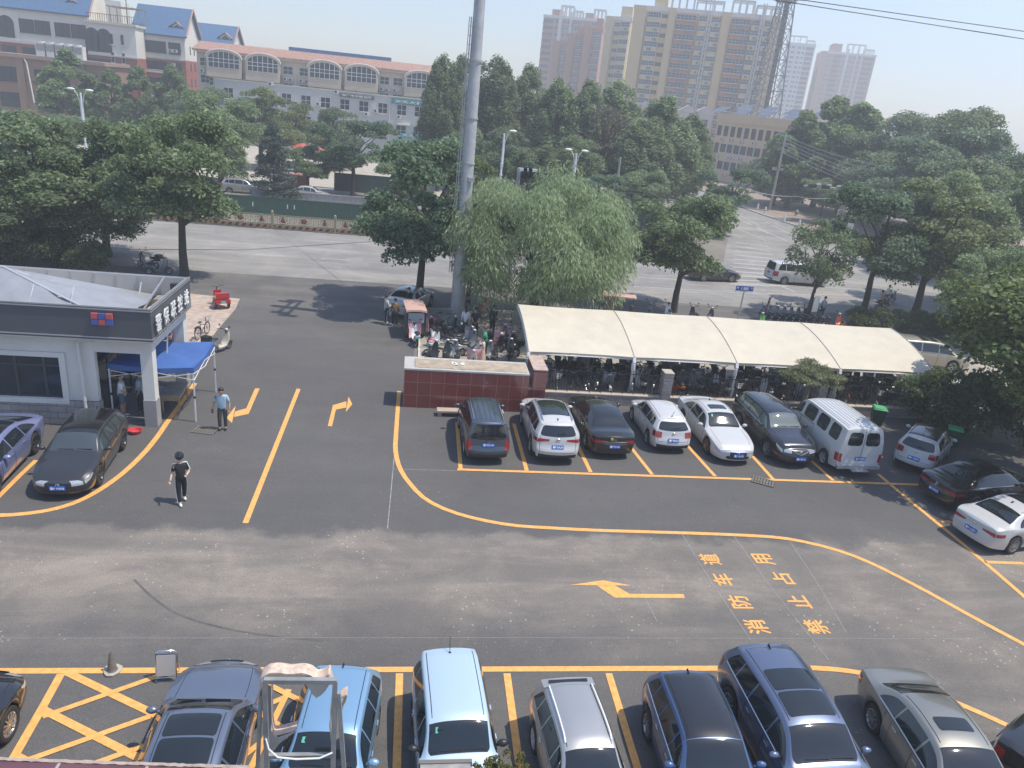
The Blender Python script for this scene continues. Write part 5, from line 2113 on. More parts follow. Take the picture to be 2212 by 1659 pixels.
def skin_mesh(name, V, E, Rr, m, root=0, sub=2):
    me = bpy.data.meshes.new(name)
    me.from_pydata([tuple(v) for v in V], E, [])
    o = bpy.data.objects.new(name, me)
    COL.objects.link(o)
    md = o.modifiers.new('s', 'SKIN')
    md.use_smooth_shade = True
    for i, r in enumerate(Rr):
        sv = me.skin_vertices[0].data[i]
        sv.radius = (r, r) if not isinstance(r, tuple) else r
        sv.use_root = (i == root)
    o.modifiers.new('b', 'SUBSURF').levels = sub
    dg = bpy.context.evaluated_depsgraph_get()
    dg.update()
    r = bpy.data.meshes.new_from_object(o.evaluated_get(dg))
    bpy.data.objects.remove(o)
    bpy.data.meshes.remove(me)
    r.name = name
    r.materials.clear()
    r.materials.append(m)
    for p in r.polygons:
        p.use_smooth = True
    return r


def person(label, px, py, face, top, bottom, skin=SK2, h=1.7, hair=HAIR, helmet=None, legs=None, arms=None, lean=0.0, longsleeve=False, shorts=False, skirt=None, shoes=WHITEP, seat=False, headtilt=0.0,
           mask=False, longhair=False, vest=None, z=0.0, loc=None, stripe=None, phone=False, bald=False, group=None):
    """face = heading (deg); legs = per side (knee fwd, foot fwd); arms = per side (elbow fwd,out,drop) (hand fwd,out,drop)"""
    root = thing('person', label, 'person', loc if loc else (*G(px, py, z)[:2], z), R(face), group)
    k = h / 1.7
    legs = legs or ((.03, 0.0), (-.02, -.05))
    arms = arms or (((-.03, .05, -.27), (.06, .06, -.52)), ((-.03, .05, -.27), (.06, .06, -.52)))
    hipz = .47 if seat else .90
    pel = Vector((0, 0, hipz))
    ln = Vector((math.sin(lean), 0, math.cos(lean)))
    wst, chs, nck = pel + ln * .14, pel + ln * .36, pel + ln * .53
    hd = nck + Vector((math.sin(lean + headtilt), 0, math.cos(lean + headtilt))) * .10
    hc = nck + Vector((math.sin(lean + headtilt), 0, math.cos(lean + headtilt))) * .19
    V = [pel, wst, chs, nck - ln * .03, nck + ln * .04, hd, hc, hc + Vector((math.sin(lean + headtilt) * .07, 0, .07 * math.cos(lean + headtilt)))]
    RR = [(.11, .08), (.105, .075), (.13, .085), (.06, .05), .05, .072, .095, .075]
    E = [(0, 1), (1, 2), (2, 3), (3, 4), (4, 5), (5, 6), (6, 7)]
    side = Vector((0, 1, 0))
    jo = {}
    for s in (1, -1):
        a = arms[0 if s > 0 else 1]
        g = legs[0 if s > 0 else 1]
        sh = nck - ln * .08 + side * s * .17
        el = sh + Vector((a[0][0], s * a[0][1], a[0][2]))
        ha = sh + Vector((a[1][0], s * a[1][1], a[1][2]))
        i = len(V)
        V += [sh, (sh + el) / 2, el, (el + ha) / 2, ha]
        RR += [.056, .05, .043, .038, .030]
        E += [(2, i), (i, i + 1), (i + 1, i + 2), (i + 2, i + 3), (i + 3, i + 4)]
        jo[s] = (i, sh, el, ha)
        hp = pel + side * s * .085 - Vector((0, 0, .03))
        if seat:
            kn, an = hp + Vector((.40, s * .05, .02)), hp + Vector((.42, s * .05, -.36))
        else:
            kn = Vector((g[0], s * .10, .48))
            an = Vector((g[1], s * .10, .09 if len(g) < 3 else g[2]))
        i = len(V)
        V += [hp, (hp + kn) / 2, kn, (kn * .6 + an * .4), an, an + Vector((.13, 0, -.055))]
        RR += [.095, .083, .062, .056, .040, .036]
        E += [(0, i), (i, i + 1), (i + 1, i + 2), (i + 2, i + 3), (i + 3, i + 4), (i + 4, i + 5)]
        jo[(s, 'l')] = (i, hp, kn, an)
    body = skin_mesh('body', V, E, RR, skin)
    # fingers, nose and eyes grown onto the same mesh
    mb = MB()
    for s in (1, -1):
        i, sh, el, ha = jo[s]
        d = (ha - el).normalized()
        q = d.cross(Vector((0, 0, 1)) if abs(d.z) < .9 else Vector((1, 0, 0))).normalized()
        for j in range(4):
            b = ha + d * .03 + q * (.012 * (j - 1.5) * 1.3)
            L = (.06, .072, .066, .05)[j]
            mb.tube([b, b + d * L * .6, b + d * L + Vector((.015, 0, 0))], [.009, .008, .006], 5)
        mb.tube([ha + q * .02, ha + q * .045 + d * .03, ha + q * .05 + d * .055], [.011, .009, .007], 5)
    f = Vector((math.cos(lean + headtilt), 0, -math.sin(lean + headtilt)))
    mb.ball(hc + f * .095 - Vector((0, 0, .005)), .018, 6, 5)
    for s in (1, -1):
        mb.ball(hc + Vector((0, s * .088, 0)), .024, 6, 5, 0, (.6, .4, 1))
        mb.ball(hc + f * .086 + Vector((0, s * .033, .025)), .010, 6, 4, 1)
    tmp = bpy.data.objects.new('t', mb.mesh('t', [skin, BLACK]))
    me = body
    bv = len(me.vertices)
    vs = [v.co.copy() for v in me.vertices] + [v.co.copy() for v in tmp.data.vertices]
    fsx = [list(p.vertices) for p in me.polygons] + [[x + bv for x in p.vertices] for p in tmp.data.polygons]
    mis = [0] * len(me.polygons) + [p.material_index for p in tmp.data.polygons]
    me2 = bpy.data.meshes.new('body')
    me2.from_pydata([tuple(v) for v in vs], [], fsx)
    me2.materials.append(skin)
    me2.materials.append(BLACK)
    me2.polygons.foreach_set('material_index', mis)
    me2.polygons.foreach_set('use_smooth', [True] * len(fsx))
    bpy.data.objects.remove(tmp)
    sc = (k, k, k)
    root.scale = sc
    link('body', me2, root)
    # clothes grown from the same bones
    Vc = [pel - ln * .13, wst, chs, nck - ln * .02]
    Rc = [(.185, .145), (.165, .125), (.175, .125), (.085, .075)]
    Ec = [(0, 1), (1, 2), (2, 3)]
    for s in (1, -1):
        i0, sh, el, ha = jo[s]
        i = len(Vc)
        Vc += [sh, (sh + el) / 2, sh.lerp(el, .8)] + ([el, el.lerp(ha, .85)] if longsleeve else [])
        Rc += [.074, .066, .06] + ([.054, .045] if longsleeve else [])
        Ec += [(2, i), (i, i + 1), (i + 1, i + 2)] + ([(i + 2, i + 3), (i + 3, i + 4)] if longsleeve else [])
    link('shirt', skin_mesh('shirt', Vc, Ec, Rc, top), root)
    Vc, Rc, Ec = [pel + ln * .14, pel - Vector((0, 0, .02))], [(.15, .115), (.158, .122)], [(0, 1)]
    if not skirt:
        for s in (1, -1):
            i0, hp, kn, an = jo[(s, 'l')]
            i = len(Vc)
            Vc += [hp, (hp + kn) / 2, kn] if not shorts else [hp, (hp + kn) / 2, hp.lerp(kn, .92)]
            Rc += [.106, .094, .078]
            Ec += [(1, i), (i, i + 1), (i + 1, i + 2)]
            if not shorts:
                Vc += [kn * .5 + an * .5, an + Vector((0, 0, .01))]
                Rc += [.068, .06]
                Ec += [(i + 2, i + 3), (i + 3, i + 4)]
        link('trousers', skin_mesh('trousers', Vc, Ec, Rc, bottom), root)
    else:
        mb = MB()
        mb.lathe([(.13, hipz + .12), (.15, hipz), (.19, hipz - .25), (.23, .35), (.24, .28)], 16)
        mb.build('skirt', skirt, root)
    for s in (1, -1):
        i0, hp, kn, an = jo[(s, 'l')]
        mb = MB()
        mb.ball(an + Vector((.06, 0, -.045)), .055, 10, 6, 0, (2.3, .85, .85))
        mb.build('shoe', shoes, root)
    if stripe:
        for s in (1, -1):
            i0, hp, kn, an = jo[(s, 'l')]
            mb = MB()
            pts = [hp + side * s * .085, (hp + kn) / 2 + side * s * .085, kn + side * s * .075, an + side * s * .06]
            for a, b in zip(pts, pts[1:]):
                mb.bar(a, b, .02, .015)
            mb.build('leg_stripe', stripe, root)
            sh, el = jo[s][1], jo[s][2]
            mb = MB()
            mb.bar(nck - ln * .02 + side * s * .07, sh + side * s * .03 + Vector((0, 0, .065)), .04, .02)
            mb.bar(sh + side * s * .03 + Vector((0, 0, .065)), sh.lerp(el, .75) + side * s * .058, .04, .02)
            mb.build('sleeve_stripe', stripe, root)
    if helmet:
        mb = MB()
        mb.ball(hc + Vector((0, 0, .035)), .145, 14, 10, 0, (1.05, .95, 1.0))
        mb.build('helmet', helmet, root)
    elif not bald:
        mb = MB()
        c = hc + Vector((-.018, 0, .035)) - f * .005
        rows = []
        for i in range(7):
            t = math.pi * (.5 if not longhair else .62) * i / 6
            rows.append([(c.x + .108 * math.sin(t) * math.cos(a) * (1.05 if math.cos(a) < 0 else .93), c.y + .10 * math.sin(t) * math.sin(a), c.z + .105 * math.cos(t) - (.03 * (1 - math.cos(a)) if i == 6 else 0)) for a in lin(0, 2 * math.pi, 14)])
        mb.grid(rows)
        if longhair:
            mb.tube([c + Vector((-.08, 0, 0)), c + Vector((-.12, 0, -.12)), c + Vector((-.10, 0, -.28))], [.07, .06, .03], 8)
        mb.build('hair', hair, root)
    if mask:
        mb = MB()
        mb.ball(hc + f * .075 - Vector((0, 0, .035)), .055, 8, 6, 0, (.6, 1, .9))
        mb.build('face_mask', mat('mask_blue', (.55, .66, .72), .7), root)
    if phone:
        ha = jo[-1][3]
        mb = MB()
        mb.box(ha.x + .0, ha.y - .04, ha.z - .14, ha.x + .02, ha.y + .04, ha.z + .0)
        mb.build('phone', BLACK, root)
    return root


C_BLACK = mat('black_cloth', (.014, .015, .018), .8)
C_WHITE = mat('white_cloth', (.70, .71, .72), .8)
C_NAVY = mat('navy_cloth', (.02, .026, .045), .8)
C_DENIM = mat('denim', (.10, .13, .18), .8)
C_LBLUE = mat('light_blue_cloth', (.36, .50, .60), .8, var=.05)
C_GREY = mat('dark_grey_cloth', (.05, .052, .056), .85)
C_GREEN = mat('green_cloth', (.01, .33, .19), .8)
C_PEACH = mat('peach_cloth', (.66, .45, .36), .8)
C_BROWN = mat('brown_print', (.20, .14, .07), .85, var=.5, vscale=14)
C_RED = mat('red_cloth', (.4, .06, .06), .8)
HELM = mat('helmet_black', (.012, .012, .014), .12, coat=.8)
person('person in black tracksuit with white stripes and a black helmet walking across the yard', 394, 1085, -62, C_BLACK, C_BLACK, SK2, 1.66, helmet=HELM, legs=((-.05, -.16, .12), (.06, .16)), stripe=C_WHITE,
       arms=(((.05, .07, -.26), (.25, -.05, -.28)), ((-.05, .07, -.27), (.10, .16, -.47))))
person('bald-topped man in a pale blue polo shirt looking down at the drain grate', 482, 927, -85, C_LBLUE, C_GREY, SK1, 1.72, shoes=BLACK, lean=.10, headtilt=.45, legs=((.02, 0), (.06, .03)), phone=True,
       arms=(((-.02, .09, -.27), (.08, .10, -.50)), ((-.02, .10, -.27), (.05, .16, -.50))))
person('man in a white T-shirt, denim shorts and mask talking under the porch', 268, 901, 15, C_WHITE, C_DENIM, SK1, 1.76, shorts=True, mask=True, legs=((.03, .0), (-.03, -.03)),
       arms=(((.02, .06, -.27), (.30, .0, -.25)), ((.05, .04, -.27), (.2, -.10, -.38))))
person('man in a pale blue shirt standing half behind the porch pillar', 306, 892, 190, C_LBLUE, C_NAVY, SK1, 1.70, shoes=BLACK, mask=True)
person('person in a grey jacket and striped black trousers behind the white saloon', 834, 700, 20, mat('grey_jacket', (.42, .43, .44), .8), C_BLACK, SK2, 1.68, longsleeve=True, stripe=C_WHITE,
       arms=(((.06, .03, -.26), (.30, -.08, -.22)), ((.06, .03, -.26), (.30, -.08, -.22))))
person('small child in pale blue between the two adults behind the white saloon', 843, 701, 60, C_LBLUE, C_DENIM, SK2, 1.05)
person('woman in a brown patterned top with her back turned beside the covered tricycle', 852, 704, 95, C_BROWN, C_BLACK, SK2, 1.60, longsleeve=True)
person('person in black standing at the open passenger side of the white saloon', 880, 680, 160, C_BLACK, C_BLACK, SK2, 1.65, longsleeve=True)
person('woman in a bright green blouse and mask bending over the scooters', 1046, 771, 165, C_GREEN, C_BLACK, SK2, 1.60, longsleeve=False, mask=True, hair=mat('brown_hair', (.06, .035, .02), .5), lean=.15, z=.05,
       arms=(((.10, .05, -.24), (.32, -.02, -.32)), ((.10, .05, -.24), (.32, .0, -.34))))
person('girl in a long peach dress with her arm raised to her forehead', 1040, 785, 160, mat('blush_cloth', (.66, .56, .52), .8), C_PEACH, SK2, 1.38, skirt=C_PEACH, z=.05,
       arms=(((.15, .10, -.10), (.16, -.04, .12)), ((.0, .05, -.26), (.15, -.05, -.30))))
person('woman in a grey-white jacket seen from behind beside the grey pole', 1003, 725, 80, C_WHITE, C_NAVY, SK2, 1.66, longsleeve=True, longhair=True, z=.05)
person('man in a black shirt with hands behind his back under the willow', 1024, 730, 85, C_BLACK, C_BLACK, SK1, 1.74, longsleeve=False, z=.05, arms=(((-.10, .04, -.26), (-.18, -.10, -.42)), ((-.10, .04, -.26), (-.18, -.10, -.42))))
person('person in dark clothes deep in the shade under the willow', 1062, 722, 60, C_NAVY, C_BLACK, SK1, 1.70, longsleeve=True, z=.05)
person('woman with a long ponytail in ochre facing the street scooters', 1745, 690, 70, mat('ochre_cloth', (.35, .25, .10), .8), C_NAVY, SK2, 1.62, longhair=True)
person('person in a pale shirt behind the small street notice board', 1772, 688, 100, C_LBLUE, C_NAVY, SK2, 1.62)
# riders: each sits on a machine of its own
for (px, py, hd, c1, m1, lab, mlab, hel) in (
        (1903, 668, 20, C_PEACH, M_BBODY, 'rider in a dusty pink top passing behind the hedge trees', 'dark scooter ridden along the street behind the hedge', None),
        (1918, 655, 20, C_WHITE, M_GBODY, 'rider in white just ahead of the pink-clad rider', 'grey scooter ridden in white just ahead of the other', None),
        (2108, 700, 10, C_WHITE, M_BBODY, 'rider in a white jacket and pink helmet at the right of the street', 'black scooter ridden by the person in the pink helmet', mat('pink_helmet', (.62, .18, .25), .3, coat=.5)),
        (1640, 470, 200, C_WHITE, None, '', '', None)):
    if m1 is None:
        continue
    s_ = put(scooter(m1, label=mlab), px, py, hd, None, 0)
    v = Matrix.Rotation(R(hd), 4, 'Z') @ Vector((-.30, 0, 0))
    person(lab, 0, 0, hd, c1, C_NAVY, SK2, 1.66, seat=True, helmet=hel, longsleeve=True, loc=(s_.location.x + v.x, s_.location.y + v.y, .27),
           arms=(((.16, .08, -.22), (.42, .08, -.22)), ((.16, .08, -.22), (.42, .08, -.22))))
b_ = put(bicycle(M_FRAMEK, True, 'black bicycle ridden beside the leaning concrete posts'), 2088, 683, 15, None, 0)
v = Matrix.Rotation(R(15), 4, 'Z') @ Vector((-.26, 0, 0))
person('cyclist in black shorts riding beside the leaning concrete posts', 0, 0, 15, C_BLACK, C_BLACK, SK1, 1.72, seat=True, loc=(b_.location.x + v.x, b_.location.y + v.y, .42), arms=(((.16, .06, -.22), (.46, .04, -.34)), ((.16, .06, -.22), (.46, .04, -.34))))
person('man in a white shirt crouching on the far pavement near the bollards', 1722, 467, 200, C_WHITE, C_NAVY, SK1, 1.65, seat=True, lean=.5, z=.05)

# ================================================================ small things on the yard
bs = thing('basin', 'round red plastic basin on the asphalt beside the porch pillar', 'basin', G(293, 935))
mb = MB()
mb.lathe([(0, .02), (.17, .0), (.21, .11), (.235, .12), (.235, .135), (.205, .125), (.165, .025), (0, .025)], 24)
mb.build('bowl', mat('red_plastic', (.55, .05, .06), .4), bs)
dg = thing('drain_grate', 'dark iron drain grate sunk in the drive by the man in blue', 'drain', G(443, 930, .0), R(-12))
mb = MB()
mb.box(-.42, -.3, -.02, .42, .3, .004)
mb.build('pit', BLACK, dg)
for i in range(8):
    mb = MB()
    mb.box(-.40 + i * .105, -.29, .004, -.34 + i * .105, .29, .02)
    mb.build('bar', mat('rusty_iron', (.17, .15, .12), .8, var=.3, vscale=20), dg)
for y in (-.29, 0, .25):
    mb = MB()
    mb.box(-.42, y, .006, .42, y + .04, .017)
    mb.build('cross_bar', mat('rusty_iron', (.17, .15, .12), .8), dg)
dg2 = copy_thing(dg, G(1648, 1040, .012), R(-30), 'rusty drain grate lying on the yellow line of the second row')
br = thing('stone_bench', 'pale stone bench slab against the red wall left of the people carrier', 'bench', G(975, 897), R(1))
mb = MB()
mb.box(-.62, -.2, .18, 2.2, .2, .26)
mb.build('slab', mat('pinkish_stone', (.42, .33, .27), .8, var=.15), br)
for x in (-.5, 1.0, 2.0):
    mb = MB()
    mb.box(x - .08, -.15, 0, x + .08, .15, .18)
    mb.build('leg', mat('pinkish_stone', (.42, .33, .27), .8), br)
kn = thing('traffic_cone', 'dirty grey traffic cone with a broken base on the hatched box', 'cone', G(243, 1449, .012))
kn.scale = (.72, .72, .76)
mb = MB()
mb.lathe([(.17, .03), (.15, .05), (.14, .08), (.045, .62), (.04, .66), (.028, .66), (.028, .60)], 18)
mb.build('cone', mat('dirty_cone', (.16, .14, .12), .8, var=.3, vscale=9), kn)
mb = MB()
mb.prism([(.27 * math.cos(a) * (1 + .15 * math.sin(3 * a)), .27 * math.sin(a)) for a in [i * math.pi / 5 for i in range(10)]], 0, .04)
mb.build('base', mat('dirty_base', (.38, .36, .30), .85, var=.2, vscale=6), kn)
wb_ = thing('folding_sign', 'stainless folding sign board standing blank on the yellow line', 'sign board', G(363, 1462, .012), R(5))
wb_.scale = (.8, .75, .72)
for s, a in ((-1, .22), (1, .22)):
    mb = MB()
    pts = []
    y0, y1 = s * .22, s * .02
    mb.tube([(-.26, y0, .0), (-.26, y1, .92), (-.2, y1, .98), (.2, y1, .98), (.26, y1, .92), (.26, y0, .0)], .016, 8)
    mb.tube([(-.26, y0 * .85 + y1 * .15, .15), (.26, y0 * .85 + y1 * .15, .15)], .012, 6)
    mb.build('frame', CHROME, wb_)
    mb = MB()
    f = lambda z: y0 + (y1 - y0) * z / .95
    mb.add([(-.25, f(.2), .2), (.25, f(.2), .2), (.25, f(.86), .86), (-.25, f(.86), .86), (-.25, f(.2) - s * .012, .2), (.25, f(.2) - s * .012, .2), (.25, f(.86) - s * .012, .86), (-.25, f(.86) - s * .012, .86)],
           [(0, 1, 2, 3), (7, 6, 5, 4), (0, 4, 5, 1), (2, 6, 7, 3), (1, 5, 6, 2), (0, 3, 7, 4)])
    mb.build('board', mat('blank_board', (.50, .50, .49), .35, .3), wb_)
for px, py, lab, hd in ((1890, 912, 'green wheeled bin with a bright lid behind the white van', -20), (2052, 958, 'green wheeled bin in the shade behind the small crossover', -35)):
    wbn = thing('wheeled_bin', lab, 'bin', G(px, py + 8), R(hd))
    wbn.scale = (.85, .85, .9)
    mb = MB()
    mb.add([(-.24, -.24, .08), (.24, -.24, .08), (.24, .24, .08), (-.24, .24, .08), (-.34, -.32, 1.0), (.34, -.32, 1.0), (.34, .32, 1.0), (-.34, .32, 1.0)],
           [(0, 3, 2, 1), (4, 5, 6, 7), (0, 1, 5, 4), (1, 2, 6, 5), (2, 3, 7, 6), (3, 0, 4, 7)])
    mb.build('bin_body', mat('bin_green', (.015, .055, .025), .5), wbn)  # shade on the bin body is put into this darker green
    mb = MB()
    mb.add([(-.37, -.36, 1.0), (.37, -.36, 1.0), (.37, .36, 1.0), (-.37, .36, 1.0), (-.30, -.30, 1.09), (.30, -.30, 1.06), (.30, .30, 1.06), (-.30, .30, 1.09)],
           [(0, 3, 2, 1), (4, 5, 6, 7), (0, 1, 5, 4), (1, 2, 6, 5), (2, 3, 7, 6), (3, 0, 4, 7)])
    mb.build('lid', mat('bin_lid', (.07, .34, .14), .45), wbn)
    for y in (-.26, .26):
        mb = MB()
        mb.lathe([(0, -.04), (.1, -.04), (.1, .04), (0, .04)], 12, 0, Matrix.Translation((-.24, y, .1)) @ Matrix.Rotation(R(90), 4, 'X'))
        mb.build('wheel', RUBBER, wbn)
# ================================================================ trees and shrubs
def leafmat(name, col, var=.6, trans=.48, rough=.55):
    m = mat(name, col, rough, island=var, orand=.16, var=.22, vscale=.9)
    n, l = m.node_tree.nodes, m.node_tree.links
    b, out = n['Principled BSDF'], n['Material Output']
    tr = n.new('ShaderNodeBsdfTranslucent')
    src = b.inputs['Base Color'].links[0].from_socket
    hs = n.new('ShaderNodeHueSaturation')
    hs.inputs['Value'].default_value = 1.5
    hs.inputs['Hue'].default_value = .485
    l.new(src, hs.inputs['Color'])
    l.new(hs.outputs[0], tr.inputs['Color'])
    mx = n.new('ShaderNodeMixShader')
    mx.inputs[0].default_value = trans
    l.new(b.outputs[0], mx.inputs[1])
    l.new(tr.outputs[0], mx.inputs[2])
    l.new(mx.outputs[0], out.inputs[0])
    return m


LF_LOC = leafmat('locust_leaves', (.165, .225, .110))
LF_DARK = leafmat('dark_leaves', (.150, .205, .105))
LF3 = [leafmat('olive_leaves', (.165, .205, .085)), LF_LOC, leafmat('bluish_leaves', (.130, .195, .110))]
LF_WIL = leafmat('willow_leaves', (.215, .28, .15), .45)
LF_POP = leafmat('poplar_leaves', (.175, .23, .115), .5)
LF_PLA = leafmat('plane_leaves', (.155, .22, .085), .5)
LF_MAP = leafmat('maple_leaves', (.115, .160, .058), .5)
LF_CON = leafmat('conifer_leaves', (.055, .085, .062), .3, .1)
LF_CED = leafmat('cedar_leaves', (.135, .150, .060), .4, .2)
LF_DEAD = leafmat('dead_leaves', (.115, .085, .060), .35, .2)
LF_HED = leafmat('hedge_leaves', (.095, .135, .055), .45)
BARK = mat('bark', (.06, .050, .040), .95, var=.3, vscale=6, bump=.6, bscale=14)
BARKG = mat('bark_grey', (.14, .125, .105), .95, var=.3, vscale=6)


def leaves(name, clumps, n, size, m, rng, droop=.25, shell=(.62, 1.02), asp=.5, strand=0.0, flat=0.0):
    cl = np.array(clumps, float)
    wts = (cl[:, 3] * cl[:, 4] + cl[:, 3] * cl[:, 5]) ** 1.0
    ci = rng.choice(len(cl), n, p=wts / wts.sum())
    d = rng.normal(size=(n, 3))
    d /= np.linalg.norm(d, axis=1)[:, None]
    d[:, 2] = np.where(d[:, 2] < -.35, -d[:, 2] * .6, d[:, 2])
    rr = rng.uniform(shell[0] ** 2, shell[1] ** 2, n) ** .5
    P = cl[ci, :3] + d * rr[:, None] * cl[ci, 3:6]
    nrm = d * .6 + rng.normal(size=(n, 3)) * .6 + np.array([0, 0, .18 + flat])
    nrm /= np.linalg.norm(nrm, axis=1)[:, None]
    ax = rng.normal(size=(n, 3)) * (.6 if strand == 0 else .25) + d * .5 + np.array([0, 0, -droop - strand])
    ax -= nrm * (ax * nrm).sum(1)[:, None] * (1 - min(strand, .8))
    ax /= np.linalg.norm(ax, axis=1)[:, None]
    bx = np.cross(nrm, ax)
    bx /= np.linalg.norm(bx, axis=1)[:, None] + 1e-9
    L = size * rng.uniform(.6, 1.35, n)[:, None]
    W = L * asp
    v = np.stack([P - ax * L * .5, P - bx * W * .5 + ax * L * .05, P + ax * L * .5, P + bx * W * .5 + ax * L * .05], 1).reshape(-1, 3)
    me = bpy.data.meshes.new(name)
    me.vertices.add(4 * n)
    me.vertices.foreach_set('co', v.ravel())
    me.loops.add(4 * n)
    me.loops.foreach_set('vertex_index', np.arange(4 * n, dtype=np.int32))
    me.polygons.add(n)
    me.polygons.foreach_set('loop_start', np.arange(0, 4 * n, 4, dtype=np.int32))
    me.materials.append(m)
    me.update()
    me.validate()
    return me


def clump_crown(rng, n, cx, cz, rx, rz, cr, low=-.75, taper=0.0):
    out = []
    for i in range(n):
        while True:
            p = rng.uniform(-1, 1, 3)
            if np.linalg.norm(p) < 1 and p[2] > low:
                break
        p *= (.45 + .55 * np.linalg.norm(p)) / max(np.linalg.norm(p), .2)
        s = 1 - taper * max(0, p[2])
        r = cr * rng.uniform(.65, 1.3) * (1 - .3 * max(p[2], 0) * (taper > 0))
        out.append((cx + p[0] * rx * s, p[1] * rx * s, cz + p[2] * rz, r, r, r * .95))
    return out


def lobes(rng, nl, ns, cz, rx, rz, cr, low=-.9):
    out = []
    for i in range(nl):
        a = 6.283 * (i + rng.uniform(-.35, .35)) / nl * 1.618
        u = rng.uniform(low, 1)
        k = math.sqrt(max(.05, 1 - u * u)) * rng.uniform(.45, .8)
        c = np.array([math.cos(a) * k * rx, math.sin(a) * k * rx, cz + u * rz * .72])
        L = rx * rng.uniform(.30, .50)
        for j in range(ns):
            p = rng.normal(size=3)
            p *= rng.uniform(.3, 1) ** .5 / np.linalg.norm(p)
            r = cr * rng.uniform(.6, 1.15)
            out.append((c[0] + p[0] * L, c[1] + p[1] * L, c[2] + p[2] * L * .8, r, r, r * .85))
    return out


def trunk_mesh(rng, H, r0, fork, clumps, m, nl=9, lean=.0):
    mb = MB()
    top = Vector((lean, 0, H * .72))
    pts = [Vector((0, 0, -.1)), Vector((lean * .1 + .02, .02, fork * .5)), Vector((lean * .3, -.03, fork)), Vector((lean * .6, .04, (fork + H * .72) / 2)), top]
    mb.tube(pts, [r0 * 1.25, r0, r0 * .85, r0 * .5, r0 * .2], 8)
    idx = rng.choice(len(clumps), min(nl, len(clumps)), replace=False)
    for i in idx:
        c = Vector(clumps[i][:3])
        t = rng.uniform(0, .75)
        s = Vector((lean * .3, -.03, fork)).lerp(top, t)
        if s.z > c.z - .2:
            s.z = max(fork * .95, c.z - rng.uniform(.4, 1.2))
        mid = s.lerp(c, .5) + Vector((0, 0, .25)) + Vector(rng.normal(size=3) * .15)
        mb.tube([s, mid, c], [r0 * .42, r0 * .28, r0 * .1], 6)
    return mb.mesh('trunk', m, 60)


PRO = {}


